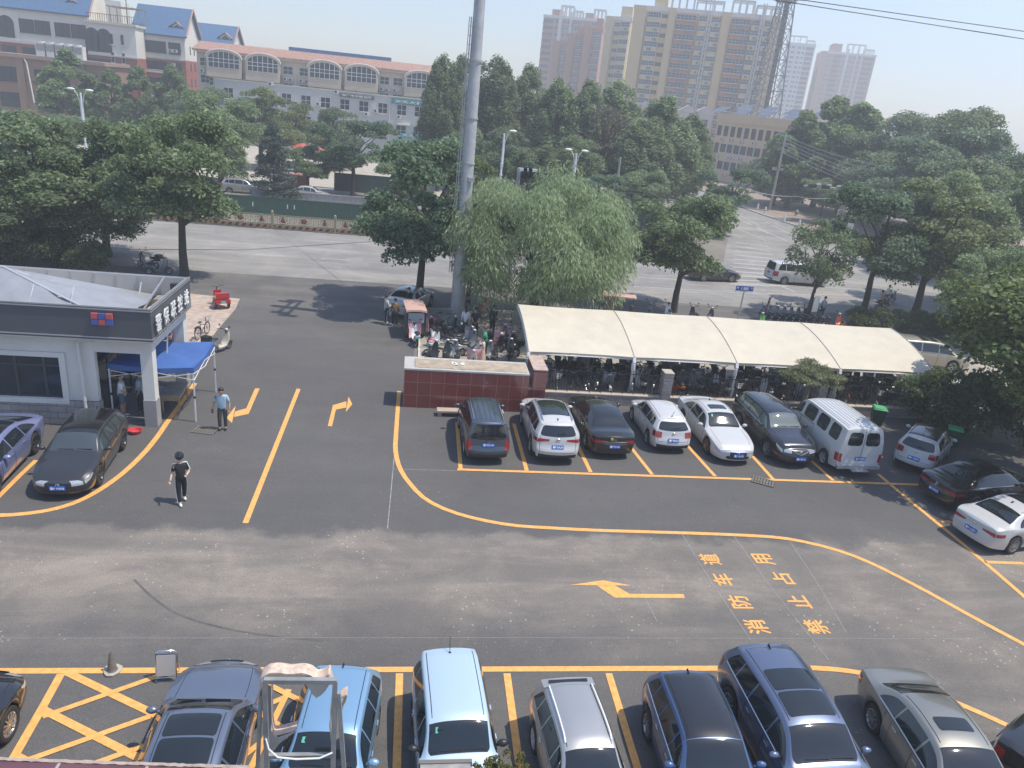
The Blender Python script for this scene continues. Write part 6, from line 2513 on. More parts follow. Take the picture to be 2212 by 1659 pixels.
def proto(kind):
    if kind in PRO:
        return PRO[kind]
    base = kind.rstrip('0123456789')
    rng = np.random.default_rng(abs(hash_(kind)) % 100000)
    if base == 'locust':
        H, Wd = 8.5, 7.0
        cl = lobes(rng, 11, 6, 5.2, 3.1, 3.1, .8)
        crown = leaves('crown', cl, 27000, .20, LF3[int(kind[-1]) % 3], rng, .3)
        tk = trunk_mesh(rng, H, .17, 2.4, cl, BARK, 12)
    elif base == 'dense':
        H, Wd = 9.5, 8.0
        cl = lobes(rng, 15, 7, 4.7, 3.7, 4.6, .95, -.95)
        crown = leaves('crown', cl, 40000, .20, LF_DARK if kind[-1] == '1' else LF_LOC, rng, .35)
        tk = trunk_mesh(rng, H, .2, 2.2, cl, BARK, 12)
    elif base == 'willow':
        H, Wd = 8.6, 10.0
        cl = clump_crown(rng, 120, 0, 4.5, 4.3, 3.4, 1.15, -1.0)
        crown = leaves('crown', cl, 80000, .27, LF_WIL, rng, .5, (.72, 1.1), .19, .5)
        tk = trunk_mesh(rng, H, .25, 2.5, cl, BARK, 14)
    elif base == 'poplar':
        H, Wd = 18.0, 8.0
        cl = clump_crown(rng, 115, 0, 9.3, 3.3, 7.6, 1.25, -1.0, .45)
        cl = [(x, y, z, r * .72, r * .72, r * 1.75) for x, y, z, r, _, _ in cl]
        crown = leaves('crown', cl, 36000, .33, LF_POP, rng, .15)
        tk = trunk_mesh(rng, H, .28, 4, cl, BARKG, 14)
    elif base == 'plane':
        H, Wd = 12.0, 8.0
        cl = clump_crown(rng, 75, 0, 6.2, 3.2, 5.6, 1.0, -1.0, .85)
        crown = leaves('crown', cl, 24000, .37, LF_PLA, rng, .2, asp=.7)
        tk = trunk_mesh(rng, H, .25, 2.6, cl, BARKG, 10)
    elif base == 'conifer':
        H, Wd = 9.0, 3.4
        cl = []
        for i in range(60):
            z = .5 + 8.3 * (i / 60)
            r = 1.55 * (1 - i / 62) ** .8 + .1
            a = rng.uniform(0, 6.28)
            cl.append((math.cos(a) * r * .62, math.sin(a) * r * .62, z, .5 * r + .14, .5 * r + .14, .55))
        crown = leaves('crown', cl, 17000, .22, LF_CON, rng, -.4, asp=.35)
        tk = trunk_mesh(rng, H, .15, 1.0, cl, BARK, 4)
    elif base == 'young':
        H, Wd = 6.6, 5.0
        cl = clump_crown(rng, 30, 0, 4.3, 1.95, 1.95, .72, -.9, .25)
        crown = leaves('crown', cl, 7500, .21, LF_LOC, rng, .4, asp=.36)
        tk = trunk_mesh(rng, H, .11, 1.9, cl, BARK, 14, .25)
    elif base == 'maple':
        H, Wd = 8.5, 8.0
        cl = clump_crown(rng, 75, 0, 5.9, 3.3, 2.8, .9, -1.0)
        crown = leaves('crown', cl, 32000, .165, LF_MAP, rng, .35, asp=.85)
        tk = trunk_mesh(rng, H, .2, 1.8, cl, BARKG, 14)
    elif base == 'bare':
        H, Wd = 9.0, 5.0
        cl = clump_crown(rng, 40, 0, 6.0, 2.1, 2.6, .6)
        crown = leaves('crown', cl, 3800, .28, LF_DEAD, rng, .5, asp=.25)
        tk = trunk_mesh(rng, H, .16, 2.2, cl, BARK, 30)
    elif base == 'cedar':
        H, Wd = 2.7, 4.0
        cl = []
        for i in range(30):
            a, rr_ = rng.uniform(0, 6.28), rng.uniform(.3, 1.75)
            cl.append((math.cos(a) * rr_, math.sin(a) * rr_ * .8, 2.42 - .25 * rr_ * rr_ * .35 + rng.uniform(-.35, .15), .42, .42, .13))
        crown = leaves('crown', cl, 7500, .15, LF_CED, rng, .5, (.1, 1.05), .22, .2, .4)
        mb = MB()
        mb.tube([(-.15, 0, -.05), (.0, 0, .8), (.05, 0, 1.6), (.2, 0, 2.2)], [.17, .14, .11, .05], 8)
        for c in cl[:22]:
            mb.tube([(.04, 0, 1.3 + .6 * rng.random()), ((c[0] * .5), c[1] * .5, c[2] + .2), (c[0] * 1.1, c[1] * 1.1, c[2] + rng.uniform(-.05, .4))], [.035, .022, .008], 5)
        tk = mb.mesh('trunk', BARKG, 60)
    elif base == 'bush':
        H, Wd = 2.2, 3.4
        cl = clump_crown(rng, 26, 0, 1.1, 1.3, 1.0, .55, -.6)
        crown = leaves('crown', cl, 6000, .16, LF_HED, rng, .1, asp=.6)
        mb = MB()
        for k in range(6):
            a = k * 1.05
            mb.tube([(.1 * math.cos(a), .1 * math.sin(a), -.05), (.6 * math.cos(a), .6 * math.sin(a), 1.1)], [.03, .012], 5)
        tk = mb.mesh('trunk', BARK, 60)
    if base in ('locust', 'dense'):
        q = np.array(cl)
        H = float(np.percentile(q[:, 2] + q[:, 5] * .8, 98))
        Wd = 2 * float(np.percentile(np.hypot(q[:, 0], q[:, 1]) + q[:, 3] * .8, 92))
    PRO[kind] = (crown, tk, H, Wd)
    return PRO[kind]


def hash_(s):
    h = 7
    for c in s:
        h = (h * 31 + ord(c)) % 1000003
    return h


def plant(kind, X, Y, h, wd, label, cat='tree', group=None, rz=None, name=None, z=0.0):
    crown, tk, H, Wd = proto(kind)
    o = bpy.data.objects.new(name or ('conifer_tree' if kind.startswith('conifer') else 'tree'), None)
    COL.objects.link(o)
    o.location = (X, Y, z)
    o.scale = (wd / Wd, wd / Wd, h / H)
    o.rotation_euler = (0, 0, rz if rz is not None else random.uniform(0, 6.28))
    link('crown', crown, o)
    link('trunk' if cat == 'tree' else 'stems', tk, o)
    return tag(o, label, cat, group)


def tree(kind, px, py, Y, wpx, label, group=None, cat='tree', dz=0, name=None):
    T = AT(px, py, Y)
    dist = (T - Vector((0, 0, CAM_H))).length
    return plant(kind, T.x, Y, T.z * 1.0, wpx * dist / FL, label, cat, group, name=name)


GN, GM, GB, GP = 'street trees along the yard edge', 'trees on the median and verge', 'trees before the far buildings', 'tall poplars in the middle distance'
for a in (
        ('dense1', 60, 250, 51.6, 360, 'broad dense tree filling the left edge above the guard station', GN),
        ('dense2', 205, 262, 53.5, 250, 'dense tree between the left-edge tree and the one with the visible trunk', GN),
        ('locust1', 378, 246, 49.7, 290, 'dark spreading tree with a visible trunk behind the fascia corner', GN),
        ('dense1', -40, 330, 48.5, 260, 'dense tree cut off by the left edge close behind the station roof', GN),
        ('locust2', 925, 312, 45.4, 310, 'tall leafy tree leaning over the drive left of the grey pole', GN),
        ('locust3', 1035, 345, 47.5, 190, 'leafy tree behind the grey pole and the willow', GN),
        ('willow1', 1185, 374, 43.0, 430, 'big pale green willow beside the grey pole', GN),
        ('locust3', 1318, 428, 50.2, 165, 'mid green tree growing close behind the willow', GN),
        ('locust1', 1500, 424, 48.4, 245, 'round-headed tree with a bare trunk behind the canopy', GN),
        ('young1', 1795, 470, 47.9, 165, 'slender sparse young tree in front of the white people carrier', GN),
        ('locust2', 1935, 412, 50.3, 235, 'dense tree with a leaning trunk right of the young tree', GN),
        ('locust3', 2060, 395, 50.5, 260, 'dark tree over the leaning concrete posts', GN),
        ('dense2', 2195, 372, 56, 250, 'large tree at the right edge beyond the street', GN),
        ('locust1', 2165, 540, 44, 180, 'tree behind the maple at the right edge', GN),
        # median and verge
        ('conifer1', 590, 265, 84.3, 96, 'dark cone-shaped conifer behind the green hoarding', GM),
        ('dense2', 470, 205, 92, 205, 'wide tree left of the conifer across the street', GM),
        ('locust3', 560, 190, 112, 175, 'rounded tree behind the conifer', GM),
        ('locust1', 665, 318, 90, 115, 'small round tree right of the conifer', GM),
        ('locust2', 765, 262, 92, 175, 'tree in front of the white shop building', GM),
        ('locust3', 640, 222, 118, 120, 'slim tree before the white shop building windows', GM),
        ('dense1', 720, 235, 120, 130, 'dark tree under the clinic sign', GM),
        ('locust1', 868, 338, 78, 135, 'low tree over the dark end of the hoarding', GM),
        ('dense1', 860, 405, 76, 80, 'shrubby tree at the end of the ornamental railing', GM),
        ('locust2', 1045, 300, 80, 140, 'tree between the grey pole and the plain lamp', GM),
        ('locust1', 1120, 325, 84, 130, 'tree behind the traffic signal arm', GM),
        ('locust3', 1205, 318, 84, 160, 'feathery tree right of the signal arm', GM),
        ('locust2', 1300, 380, 80, 120, 'low tree right of the twin lamp', GM),
        ('locust1', 1395, 372, 82, 135, 'rounded tree behind the round-headed street tree', GM),
        ('locust2', 1590, 365, 86, 140, 'small round tree on the corner of the side street', GM),
        ('dense2', 300, 285, 98, 190, 'tree behind the left street trees across the road', GM),
        ('dense1', 130, 250, 100, 220, 'broad tree behind the left-edge tree across the road', GM),
        ('dense2', 10, 245, 100, 200, 'tree at the left edge below the brown building', GM),
        ('bare1', 468, 262, 84, 60, 'bare brown tree with thin twigs left of the conifer', GM),
        # before the buildings
        ('plane1', 140, 104, 138, 118, 'pointed plane tree in front of the brown building', GB),
        ('plane2', 235, 146, 138, 84, 'plane tree below the red brick tower block corner', GB),
        ('plane1', 298, 142, 138, 92, 'bright plane tree in front of the red brick block', GB),
        ('plane2', 372, 138, 138, 96, 'plane tree with a pointed top by the arched building end', GB),
        ('dense1', 455, 190, 136, 130, 'dark round tree before the grey wall of the shop building', GB),
        # poplars
        ('poplar1', 962, 108, 104, 112, 'tall poplar at the left end of the poplar grove', GP),
        ('poplar2', 1000, 118, 112, 130, 'tall poplar directly behind the grey pole', GP),
        ('poplar1', 1075, 112, 108, 150, 'tall poplar right of the grey pole', GP),
        ('poplar2', 1150, 138, 112, 140, 'poplar left of the reddish towers', GP),
        ('poplar1', 1215, 160, 104, 140, 'poplar in front of the reddish towers', GP),
        ('poplar2', 1280, 172, 104, 140, 'poplar below the cream tower gap', GP),
        ('poplar1', 1345, 165, 108, 150, 'pale poplar in front of the big cream tower block', GP),
        ('bare2', 1318, 222, 96, 105, 'dead brown tree among the green poplars', GP),
        ('poplar2', 1440, 205, 100, 190, 'wide leafy poplar left of the beige guest house', GP),
        ('poplar1', 1500, 240, 104, 130, 'poplar at the corner of the beige guest house', GP),
        # right hand side
        ('plane1', 1745, 238, 120, 160, 'plane tree hiding the right end of the beige guest house', GB),
        ('plane2', 1812, 205, 124, 170, 'tallest plane tree in front of the brown tower', GB),
        ('plane1', 1870, 222, 119, 190, 'broad plane tree right of the brown tower', GB),
        ('dense1', 1960, 248, 113, 230, 'dark broad tree behind the overhead wires', GB),
        ('dense2', 2090, 240, 100, 260, 'hazy dark tree with a ragged top at the right', GB),
        ('locust2', 2185, 285, 88, 200, 'tree at the right edge below the skyline', GB),
        ('dense1', 2010, 330, 105, 260, 'shaded tree mass behind the no-parking sign pole', GB),
        ('dense2', 1900, 320, 112, 240, 'shaded tree behind the right traffic signal arm', GB),
        ('locust1', 1790, 390, 104, 90, 'light green young tree above the bollards', GB),
        ('dense1', 1700, 300, 122, 150, 'dark tree around the concrete utility pole', GB),
        ('dense1', 2120, 350, 70, 260, 'broad dark tree across the street at the right edge', GB),
        ('locust2', 2030, 300, 92, 230, 'hazy tree between the overhead wires and the right street trees', GB),
        ('poplar1', 1400, 250, 92, 170, 'low poplar closing the gap behind the twin lamp', GP),
        ('dense2', 1260, 300, 92, 190, 'dense tree at the foot of the poplar grove', GP),
        ('dense1', 1100, 280, 94, 170, 'dense tree below the poplars right of the grey pole', GP),
        ('dense2', 1005, 280, 92, 140, 'dense tree below the poplars left of the grey pole', GP),
        ('locust2', 2130, 330, 76, 190, 'tree beyond the street at the right', GB)):
    tree(*a)
# maple at the right edge of the yard, cedar by the wall, hedges
plant('maple1', 25.3, 24.2, 8.4, 10.6, 'sunlit maple overhanging the right edge of the yard', 'tree', GN)
plant('maple2', 29.5, 30.5, 7.2, 7.0, 'second maple behind the sunlit one at the right edge', 'tree', GN)
c = G(1716, 890)
plant('cedar1', c.x, 30.55, 2.75, 3.9, 'flat-topped feathery cedar against the block wall behind the dark crossover', 'tree', None, .4)
GH = 'dark hedge shrubs at the right end of the yard'
for i, (x, y, h, wd) in enumerate(((24.9, 29.9, 2.7, 3.6), (26.2, 29.4, 2.9, 3.8), (28.6, 28.2, 2.7, 3.6), (30.4, 25.5, 2.6, 3.4), (31.6, 22.6, 2.4, 3.2))):
    plant('bush%d' % (i % 2 + 1), x, y, h, wd, ['dark shrub behind the green bin beside the white van', 'dark shrub behind the small two-tone crossover', 'dark shrub in the maple shade', 'dark shrub under the maple by the black saloon',
                                               'dark shrub at the right edge beside the white saloon'][i], 'shrub', GH, name='shrub')
GC = 'clipped shrubs along the street beyond the canopy'
for i, (px, py) in enumerate(((1855, 712), (1893, 714), (1935, 716), (1978, 720), (2018, 726), (2052, 735))):
    g = G(px, py)
    plant('bush%d' % (i % 2 + 1), g.x, g.y, 1.5, 2.5, ['round clipped shrub at the left end of the street hedge', 'clipped shrub second from the left in the street hedge', 'clipped shrub under the leaning tree trunk',
          'clipped shrub left of the concrete posts', 'clipped shrub above the champagne car', 'clipped shrub at the foot of the concrete posts'][i], 'shrub', GC, name='shrub')
GL = 'shrubs under the left trees'
for i in range(7):
    plant('bush%d' % (i % 2 + 1), -33 + i * 2.2, 49.0 + .5 * (i % 2), 1.9 + .3 * (i % 3), 3.0, 'dark green shrub in the shade under the left street trees', 'shrub', GL, name='shrub')
# ================================================================ buildings
WINM = {}
M_WHITEF = mat('white_window_frame', (.58, .59, .58), .5)
M_BRICKR = brickmat('red_brick', (.32, .088, .060), (.37, .115, .080), (.24, .14, .11), .5, .14, 'xz', .012, bump=.2)
M_CREAMW = mat('cream_wall', (.66, .63, .56), .85, var=.06, vscale=.3)
M_CREAMY = mat('weathered_cream', (.58, .47, .35), .9, var=.14, vscale=.4)
M_GREYW = mat('grey_render', (.46, .46, .45), .9, var=.08, vscale=.25)
M_BROWNW = mat('brown_render', (.26, .165, .115), .9, var=.08, vscale=.3)
M_BLUER = brickmat('blue_tile', (.055, .13, .25), (.065, .15, .28), (.04, .09, .18), .35, .3, 'xy', .03, bump=.4)
M_REDR = brickmat('red_roof_tile', (.36, .19, .13), (.44, .28, .21), (.25, .13, .09), .25, .35, 'xy', .03, bump=.6, var=.25)
M_TRIM = mat('stone_trim', (.55, .51, .45), .85, var=.12, vscale=.6)
M_AC = mat('ac_white', (.58, .58, .56), .5, var=.06)


def win_mesh(w, h, nx, nz, fm, depth=.06, sill=True, sm=None):
    key = (round(w, 2), round(h, 2), nx, nz, fm.name, depth, sill, sm.name if sm else '')
    if key in WINM:
        return WINM[key]
    mb = MB()
    t = .07
    mb.box(-w / 2, -depth * .4, 0, w / 2, .02, h, 1)
    for x in lin(-w / 2 + t / 2, w / 2 - t / 2, nx):
        mb.box(x - t / 2, -depth, 0, x + t / 2, -depth * .38, h, 0)
    for i, z in enumerate(lin(t / 2, h - t / 2, nz)):
        mb.box(-w / 2, -depth * 1.03, z - t / 2, w / 2, -depth * .39, z + t / 2, 0)
    mats = [fm, M_BGLASS]
    if sill:
        mb.box(-w / 2 - .1, -depth - .14, -.14, w / 2 + .1, .02, -.01, 2)
        mats.append(sm or M_TRIM)
    WINM[key] = mb.mesh('window', mats)
    return WINM[key]


def arch_mesh(w, h, rise, n, fm):
    key = ('arch', round(w, 2), round(h, 2), n)
    if key in WINM:
        return WINM[key]
    mb = MB()
    pts = [(-w / 2, 0), (w / 2, 0)] + [(w / 2 * math.cos(a), h - rise + rise * math.sin(a)) for a in lin(0, math.pi, 16)]
    mb.prismY(pts, -.04, .02, 1)
    for x in lin(-w / 2 + .05, w / 2 - .05, n):
        top = h - rise + rise * math.sqrt(max(0, 1 - (x / (w / 2)) ** 2))
        mb.box(x - .05, -.12, 0, x + .05, -.041, top, 0)
    for z in (.05, (h - rise) * .62, h - rise):
        mb.box(-w / 2, -.11, z - .05, w / 2, -.042, z + .05, 0)
    WINM[key] = mb.mesh('window', [fm, M_BGLASS])
    return WINM[key]


class Bld:
    def __init__(s, name, label, cat, a, b, group=None):
        P0, P1 = AT(*a), AT(*b)
        s.H = (P0.z + P1.z) / 2
        s.P0, s.P1 = P0, P1
        d = Vector((P1.x - P0.x, P1.y - P0.y, 0))
        s.L = d.length
        s.ang = math.atan2(d.y, d.x)
        s.r = thing(name, label, cat, (P0.x, P0.y, 0), s.ang, group)
        s.ux = d.normalized()
        s.n = Vector((-s.ux.y, s.ux.x, 0))
        s.wins = 0
        s.extra = MB()
        s.exmats = []

    def at(s, px, py):
        d = ray(px, py)
        o = Vector((0, 0, CAM_H))
        t = (Vector((s.P0.x, s.P0.y, 0)) - o).dot(s.n) / d.dot(s.n)
        p = o + d * t - Vector((s.P0.x, s.P0.y, 0))
        return p.dot(s.ux), p.z

    def box(s, name, m, x0, y0, z0, x1, y1, z1):
        mb = MB()
        mb.box(x0, y0, z0, x1, y1, z1)
        return mb.build(name, m, s.r)

    def win(s, x, z, w, h, nx=2, nz=2, fm=None, y=0.0, sill=True, sm=None, limit=98):
        fm = fm or M_WHITEF
        me = win_mesh(w, h, nx, nz, fm, .06, sill, sm)
        if s.wins < limit:
            s.wins += 1
            return link('window', me, s.r, (x, y, z))
        idx = []
        for m in me.materials:
            if m not in s.exmats:
                s.exmats.append(m)
            idx.append(s.exmats.index(m))
        o = len(s.extra.v)
        s.extra.v += [(v.co.x + x, v.co.y + y, v.co.z + z) for v in me.vertices]
        for p in me.polygons:
            s.extra.f.append([i + o for i in p.vertices])
            s.extra.mi.append(idx[p.material_index])
            s.extra.sm.append(False)

    def done(s):
        if s.extra.v:
            o = s.extra.build('windows', s.exmats, s.r)
            o['kind'] = 'stuff'

    def ac(s, x, z, y=0.0):
        if 'ac' not in WINM:
            mb = MB()
            mb.box(-.42, -.42, 0, .42, -.06, .6, 0)
            mb.lathe([(0, 0), (.23, 0)], 14, 1, Matrix.Translation((-.1, -.425, .3)) @ Matrix.Rotation(R(90), 4, 'X'))
            mb.box(-.4, -.4, -.06, -.34, .0, 0, 1)
            mb.box(.34, -.4, -.06, .4, .0, 0, 1)
            WINM['ac'] = mb.mesh('air_conditioner', [M_AC, DARKMETAL])
        link('air_conditioner', WINM['ac'], s.r, (x, y, z))


def gable(b, name, m, x0, y0, x1, y1, z0, z1, gm=None, ov=.6):
    """pitched roof, ridge along x"""
    ym = (y0 + y1) / 2
    mb = MB()
    mb.add([(x0 - ov, y0 - ov, z0 - .1), (x1 + ov, y0 - ov, z0 - .1), (x1 + ov, ym, z1), (x0 - ov, ym, z1), (x1 + ov, y1 + ov, z0 - .1), (x0 - ov, y1 + ov, z0 - .1),
            (x0 - ov, y0 - ov, z0 - .35), (x1 + ov, y0 - ov, z0 - .35)], [(0, 1, 2, 3), (3, 2, 4, 5), (6, 7, 1, 0)])
    r = mb.build(name, m, b.r)
    if gm:
        for x in (x0 + .05, x1 - .05):
            mb = MB()
            mb.add([(x, y0, z0 - .2), (x, y1, z0 - .2), (x, ym, z1 - .25)], [(0, 1, 2)])
            mb.build('gable_wall', gm, b.r)
        for ye in (y0 - ov, y1 + ov):
            mb = MB()
            mb.bar((x1 + ov, ye, z0 - .1), (x1 + ov, ym, z1), .18, .3)
            mb.build('barge_board', mat('salmon_trim', (.46, .27, .20), .8), b.r)
    return r


def dormer(b, x, y, z, w=2.4, h=1.7):
    mb = MB()
    mb.box(x - w / 2, y, z, x + w / 2, y + 4, z + h * .5)
    mb.prismY([(x - w / 2, z + h * .5), (x + w / 2, z + h * .5), (x, z + h)], y, y + 4)
    d = mb.build('dormer', M_CREAMW, b.r)
    mb = MB()
    mb.add([(x - w * .7, y - .4, z + h * .42), (x, y - .4, z + h * 1.12), (x + w * .7, y - .4, z + h * .42), (x - w * .7, y + 4, z + h * .42), (x, y + 4, z + h * 1.12), (x + w * .7, y + 4, z + h * .42)],
           [(0, 1, 4, 3), (1, 2, 5, 4)])
    mb.build('dormer_roof', mat('salmon_trim', (.46, .27, .20), .8), d)
    mb = MB()
    mb.prismY([(x - w * .34, z + .12), (x + w * .34, z + .12), (x + w * .34, z + h * .45), (x, z + h * .78), (x - w * .34, z + h * .45)], y - .03, y - .005)
    mb.build('pane', M_BGLASS, d)


# ---- grey two-storey shop building with the pharmacy and clinic signs
b = Bld('shop_building', 'grey two-storey shop building with clinic and green pharmacy signs', 'building', (462, 167, 148), (905, 218.5, 148))
b.box('wall', M_GREYW, 0, 0, 0, b.L + 14, 12, b.H)
b.box('parapet_coping', M_TRIM, -.1, -.12, b.H, b.L + 14, .5, b.H + .18)
for k, px in enumerate((493, 578, 619, 661, 703, 745, 786, 827, 868, 906, 940)):
    x, z = b.at(px, 205 + (px - 619) * .098)
    x2, z2 = b.at(px, 225 + (px - 619) * .098)
    b.win(x, z2, 1.75, 1.85, 2, 2, DARKMETAL if k % 3 == 5 else M_WHITEF)
    b.win(x, z2 - 3.6, 1.9, 1.9, 2, 2)
for px, py in ((585, 185), (727, 202), (688, 228), (812, 243), (792, 250), (862, 256)):
    x, z = b.at(px, py)
    b.ac(x, z)
for px in (602, 843):
    x, z = b.at(px, 200)
    mb = MB()
    mb.bar((x, -.1, .2), (x, -.1, b.H - 1), .12)
    mb.build('downspout', M_PVC, b.r)
for px, py in ((872, 270), (910, 275)):
    x, z = b.at(px, py)
    b.box('window_hood', M_CREAMW, x - 1.2, -.7, z, x + 1.2, 0, z + .25)
b.done()


def sign(b, px0, py0, px1, py1, txt, m, tm, label, y=-.25, size=None, fit=None, sub=None, name='shop_sign', t=.18):
    x0, z1 = b.at(px0, py0)
    x1, z0 = b.at(px1, py1)
    w_ = Matrix.Translation(b.r.location) @ Matrix.Rotation(b.ang, 4, 'Z')
    r = thing(name, label, 'sign', w_ @ Vector(((x0 + x1) / 2, y, (z0 + z1) / 2)), b.ang)
    W, Hh = x1 - x0, z1 - z0
    MB().box(-W / 2, 0, -Hh / 2, W / 2, t, Hh / 2).build('board', m, r)
    f = fit or (W * .86, Hh * .62)
    text_obj(txt, 1, tm, r, (0, -.02, Hh * .08 if sub else 0), (R(90), 0, 0), .01, .014, fit=f)
    if sub:
        text_obj(sub, 1, tm, r, (W * .12, -.02, -Hh * .34), (R(90), 0, 0), .01, 0, fit=(W * .5, Hh * .13))
    return r


sign(b, 734, 201, 808, 216, '张广申中医诊所', mat('sign_brown', (.10, .085, .075), .6), WHITEP, 'dark brown clinic sign with white characters on the grey parapet', sub='电话: 13561239096')
sign(b, 846, 211.5, 935, 232, '天天大药房', mat('sign_teal', (.02, .19, .20), .6), WHITEP, 'upper teal pharmacy sign with large white characters')
sign(b, 864, 286, 938, 303, '天天大药房', mat('sign_teal_pale', (.06, .24, .32), .6), mat('sign_gold', (.72, .70, .55), .5), 'lower blue-green pharmacy sign over the shop doors', y=-1.0, sub='医保定点')
x0, z0 = b.at(852, 300)
x1, z1 = b.at(938, 312)
b.box('shop_canopy', mat('mint', (.30, .52, .45), .6), x0, -1.3, z1 - .1, x1 + 3, -.02, z1 + .12)
for px in (858, 884, 922):
    x, z = b.at(px, 330)
    b.box('blue_pilaster', mat('pilaster_blue', (.04, .19, .42), .6), x - .55, -.4, 0, x + .55, -.02, z1 - .1)
for px in (870, 898, 912):
    x, z = b.at(px, 330)
    b.win(x, .15, 2.0, 2.8, 2, 2, M_WHITEF, -.05, False)
x, z = b.at(885, 328)
text_obj('天\n天\n大\n药', .8, WHITEP, b.r, (x, -.42, 2.0), (R(90), 0, 0), .01, .01, fit=(.7, 3.0), name='pilaster_lettering')

# ---- long apartment house with shallow arches and a red tile roof
b = Bld('arched_apartment_house', 'long cream apartment house with shallow arched top windows and a red tile roof', 'building', (424, 101, 165), (915, 158, 165))
H = b.H
b.box('wall', M_CREAMY, 0, 0, 0, b.L + 10, 12, H)
mb = MB()
mb.add([(-.6, -.9, H - .1), (b.L + 10, -.9, H - .1), (b.L + 10, 5.5, H + 1.5), (-.6, 5.5, H + 1.5), (b.L + 10, 12, H), (-.6, 12, H)], [(0, 1, 2, 3), (3, 2, 4, 5)])
mb.add([(-.6, -.9, H - .45), (b.L + 10, -.9, H - .45), (b.L + 10, -.9, H - .1), (-.6, -.9, H - .1)], [(0, 1, 2, 3)])
mb.build('roof', M_REDR, b.r)
b.box('eaves', M_TRIM, 0, -.85, H - .62, b.L + 10, 0, H - .46)
for p0, p1 in ((452, 520), (536, 603), (670, 735), (750, 815), (880, 945)):
    x0, _ = b.at(p0, 130)
    x1, _ = b.at(p1, 135)
    w = x1 - x0
    xm = (x0 + x1) / 2
    mb = MB()
    mb.prismY([(xm + w * .56 * math.cos(a), H - 1.35 + 1.55 * math.sin(a)) for a in lin(0, math.pi, 20)] + [(xm - w * .56, H - 4.9), (xm + w * .56, H - 4.9)], -1.0, -.02)
    bay = mb.build('arched_bay', M_CREAMY, b.r)
    mb = MB()
    mb.tube([(xm + w * .57 * math.cos(a), -1.02, H - 1.35 + 1.55 * math.sin(a)) for a in lin(0, math.pi, 20)], .17, 6)
    mb.build('arch_moulding', M_TRIM, b.r)
    link('window', arch_mesh(w, 2.95, 1.25, 6, M_WHITEF), b.r, (xm, -1.02, H - 3.2))
    b.box('bay_band', mat('buff_band', (.58, .47, .34), .9, var=.1, vscale=.5), xm - w * .56, -1.05, H - 4.9, xm + w * .56, -.02, H - 3.3)
    b.win(xm, H - 6.5, w, 1.5, 8, 2, M_WHITEF, -.6)
    b.box('balcony', M_CREAMY, xm - w * .56, -.95, H - 7.7, xm + w * .56, -.02, H - 6.6)
for p in (443, 622, 657, 832, 861):
    x, _ = b.at(p, 140)
    b.win(x, H - 3.1, 1.9, 1.5, 2, 2)
    b.win(x, H - 6.2, 1.9, 1.5, 2, 2)
    b.win(x, H - 9.3, 1.9, 1.5, 2, 2)
    b.ac(x - .5, H - 4.3)
    if p != 861:
        b.ac(x + .6, H - 4.35)
for p in (638, 750 - 4, 528):
    x, _ = b.at(p, 160)
    mb = MB()
    mb.bar((x, -.12, 2), (x, -.12, H - .7), .13)
    mb.build('downspout', M_PVC, b.r)
mb = MB()
x0, z0 = b.at(613, 106)
x1, z1 = b.at(843, 130)
mb.box(x0, 6, H + 1.0, x1, 6.4, H + 2.2)
mb.build('blue_roof_fence', mat('blue_sheet', (.06, .16, .33), .6), b.r)
for p, q in ((605, 172), (743, 188)):
    x, z = b.at(p, q)
    mb = MB()
    mb.tube([(x - 1.0, -2, H - 6.0), (x + 1.0, -2, H - 6.0)], .28, 10)
    mb.add([(x - .9, -2.2, H - 6.1), (x + .9, -2.2, H - 6.1), (x + .9, -3.6, H - 7.3), (x - .9, -3.6, H - 7.3)], [(0, 1, 2, 3)])
    mb.bar((x - .9, -2, H - 7.4), (x - .9, -2, H - 6.1), .08)
    mb.bar((x + .9, -2, H - 7.4), (x + .9, -2, H - 6.1), .08)
    mb.build('solar_heater', CHROME, b.r)
b.done()

# ---- red brick and cream apartment blocks with blue roofs
b = Bld('brick_apartment_block', 'red brick and cream apartment block with a blue roof and dormers at the upper left', 'building', (-60, 6, 175), (188, 32.5, 175))
H = b.H
b.box('brick_wall', M_BRICKR, 0, 0, 0, b.L, 14, H - 6.2)
b.box('cream_wall', M_CREAMW, 0, 0, H - 6.2, b.L, 14, H)
b.box('string_course', M_TRIM, 0, -.25, H - 6.5, b.L + .2, 0, H - 6.0)
b.box('eaves', M_TRIM, 0, -.5, H - .25, b.L + .2, 0, H)
gable(b, 'blue_roof', M_BLUER, 0, 0, b.L, 14, H, H + 8.5, M_CREAMW)
for px in (75, 150):
    x, z = b.at(px, 20)
    dormer(b, x, 1.6, H + 1.0)
for px in (13, 57, 92, 135, 170):
    x, z = b.at(px, 50 + px * .1)
    if px == 13:
        link('window', arch_mesh(2.9, 4.0, 1.4, 2, DARKMETAL), b.r, (x, -.1, H - 5.6))
        b.box('cream_bay', M_CREAMW, x - 2.2, -.09, H - 6.2, x + 2.4, 0, H - .6)
    else:
        b.win(x, H - 4.5, 2.9, 2.6, 2, 1, DARKMETAL)
    for f in range(4):
        b.win(x, H - 9.2 - f * 3.2, 2.7, 2.1, 2, 1, DARKMETAL)
for f in range(3):
    b.box('white_band', M_CREAMW, 0, -.3, H - 9.7 - f * 3.2, b.L * .28, 0, H - 9.4 - f * 3.2)
b.done()
b = Bld('corner_turret_block', 'cream topped corner block with two tall arched windows and a roof terrace', 'building', (184, 43, 172.5), (291, 56, 172.5))
H = b.H
b.box('brick_wall', M_BRICKR, 0, 0, 0, b.L, 15, H - 6.0)
b.box('cream_wall', M_CREAMW, 0, 0, H - 6.0, b.L, 15, H)
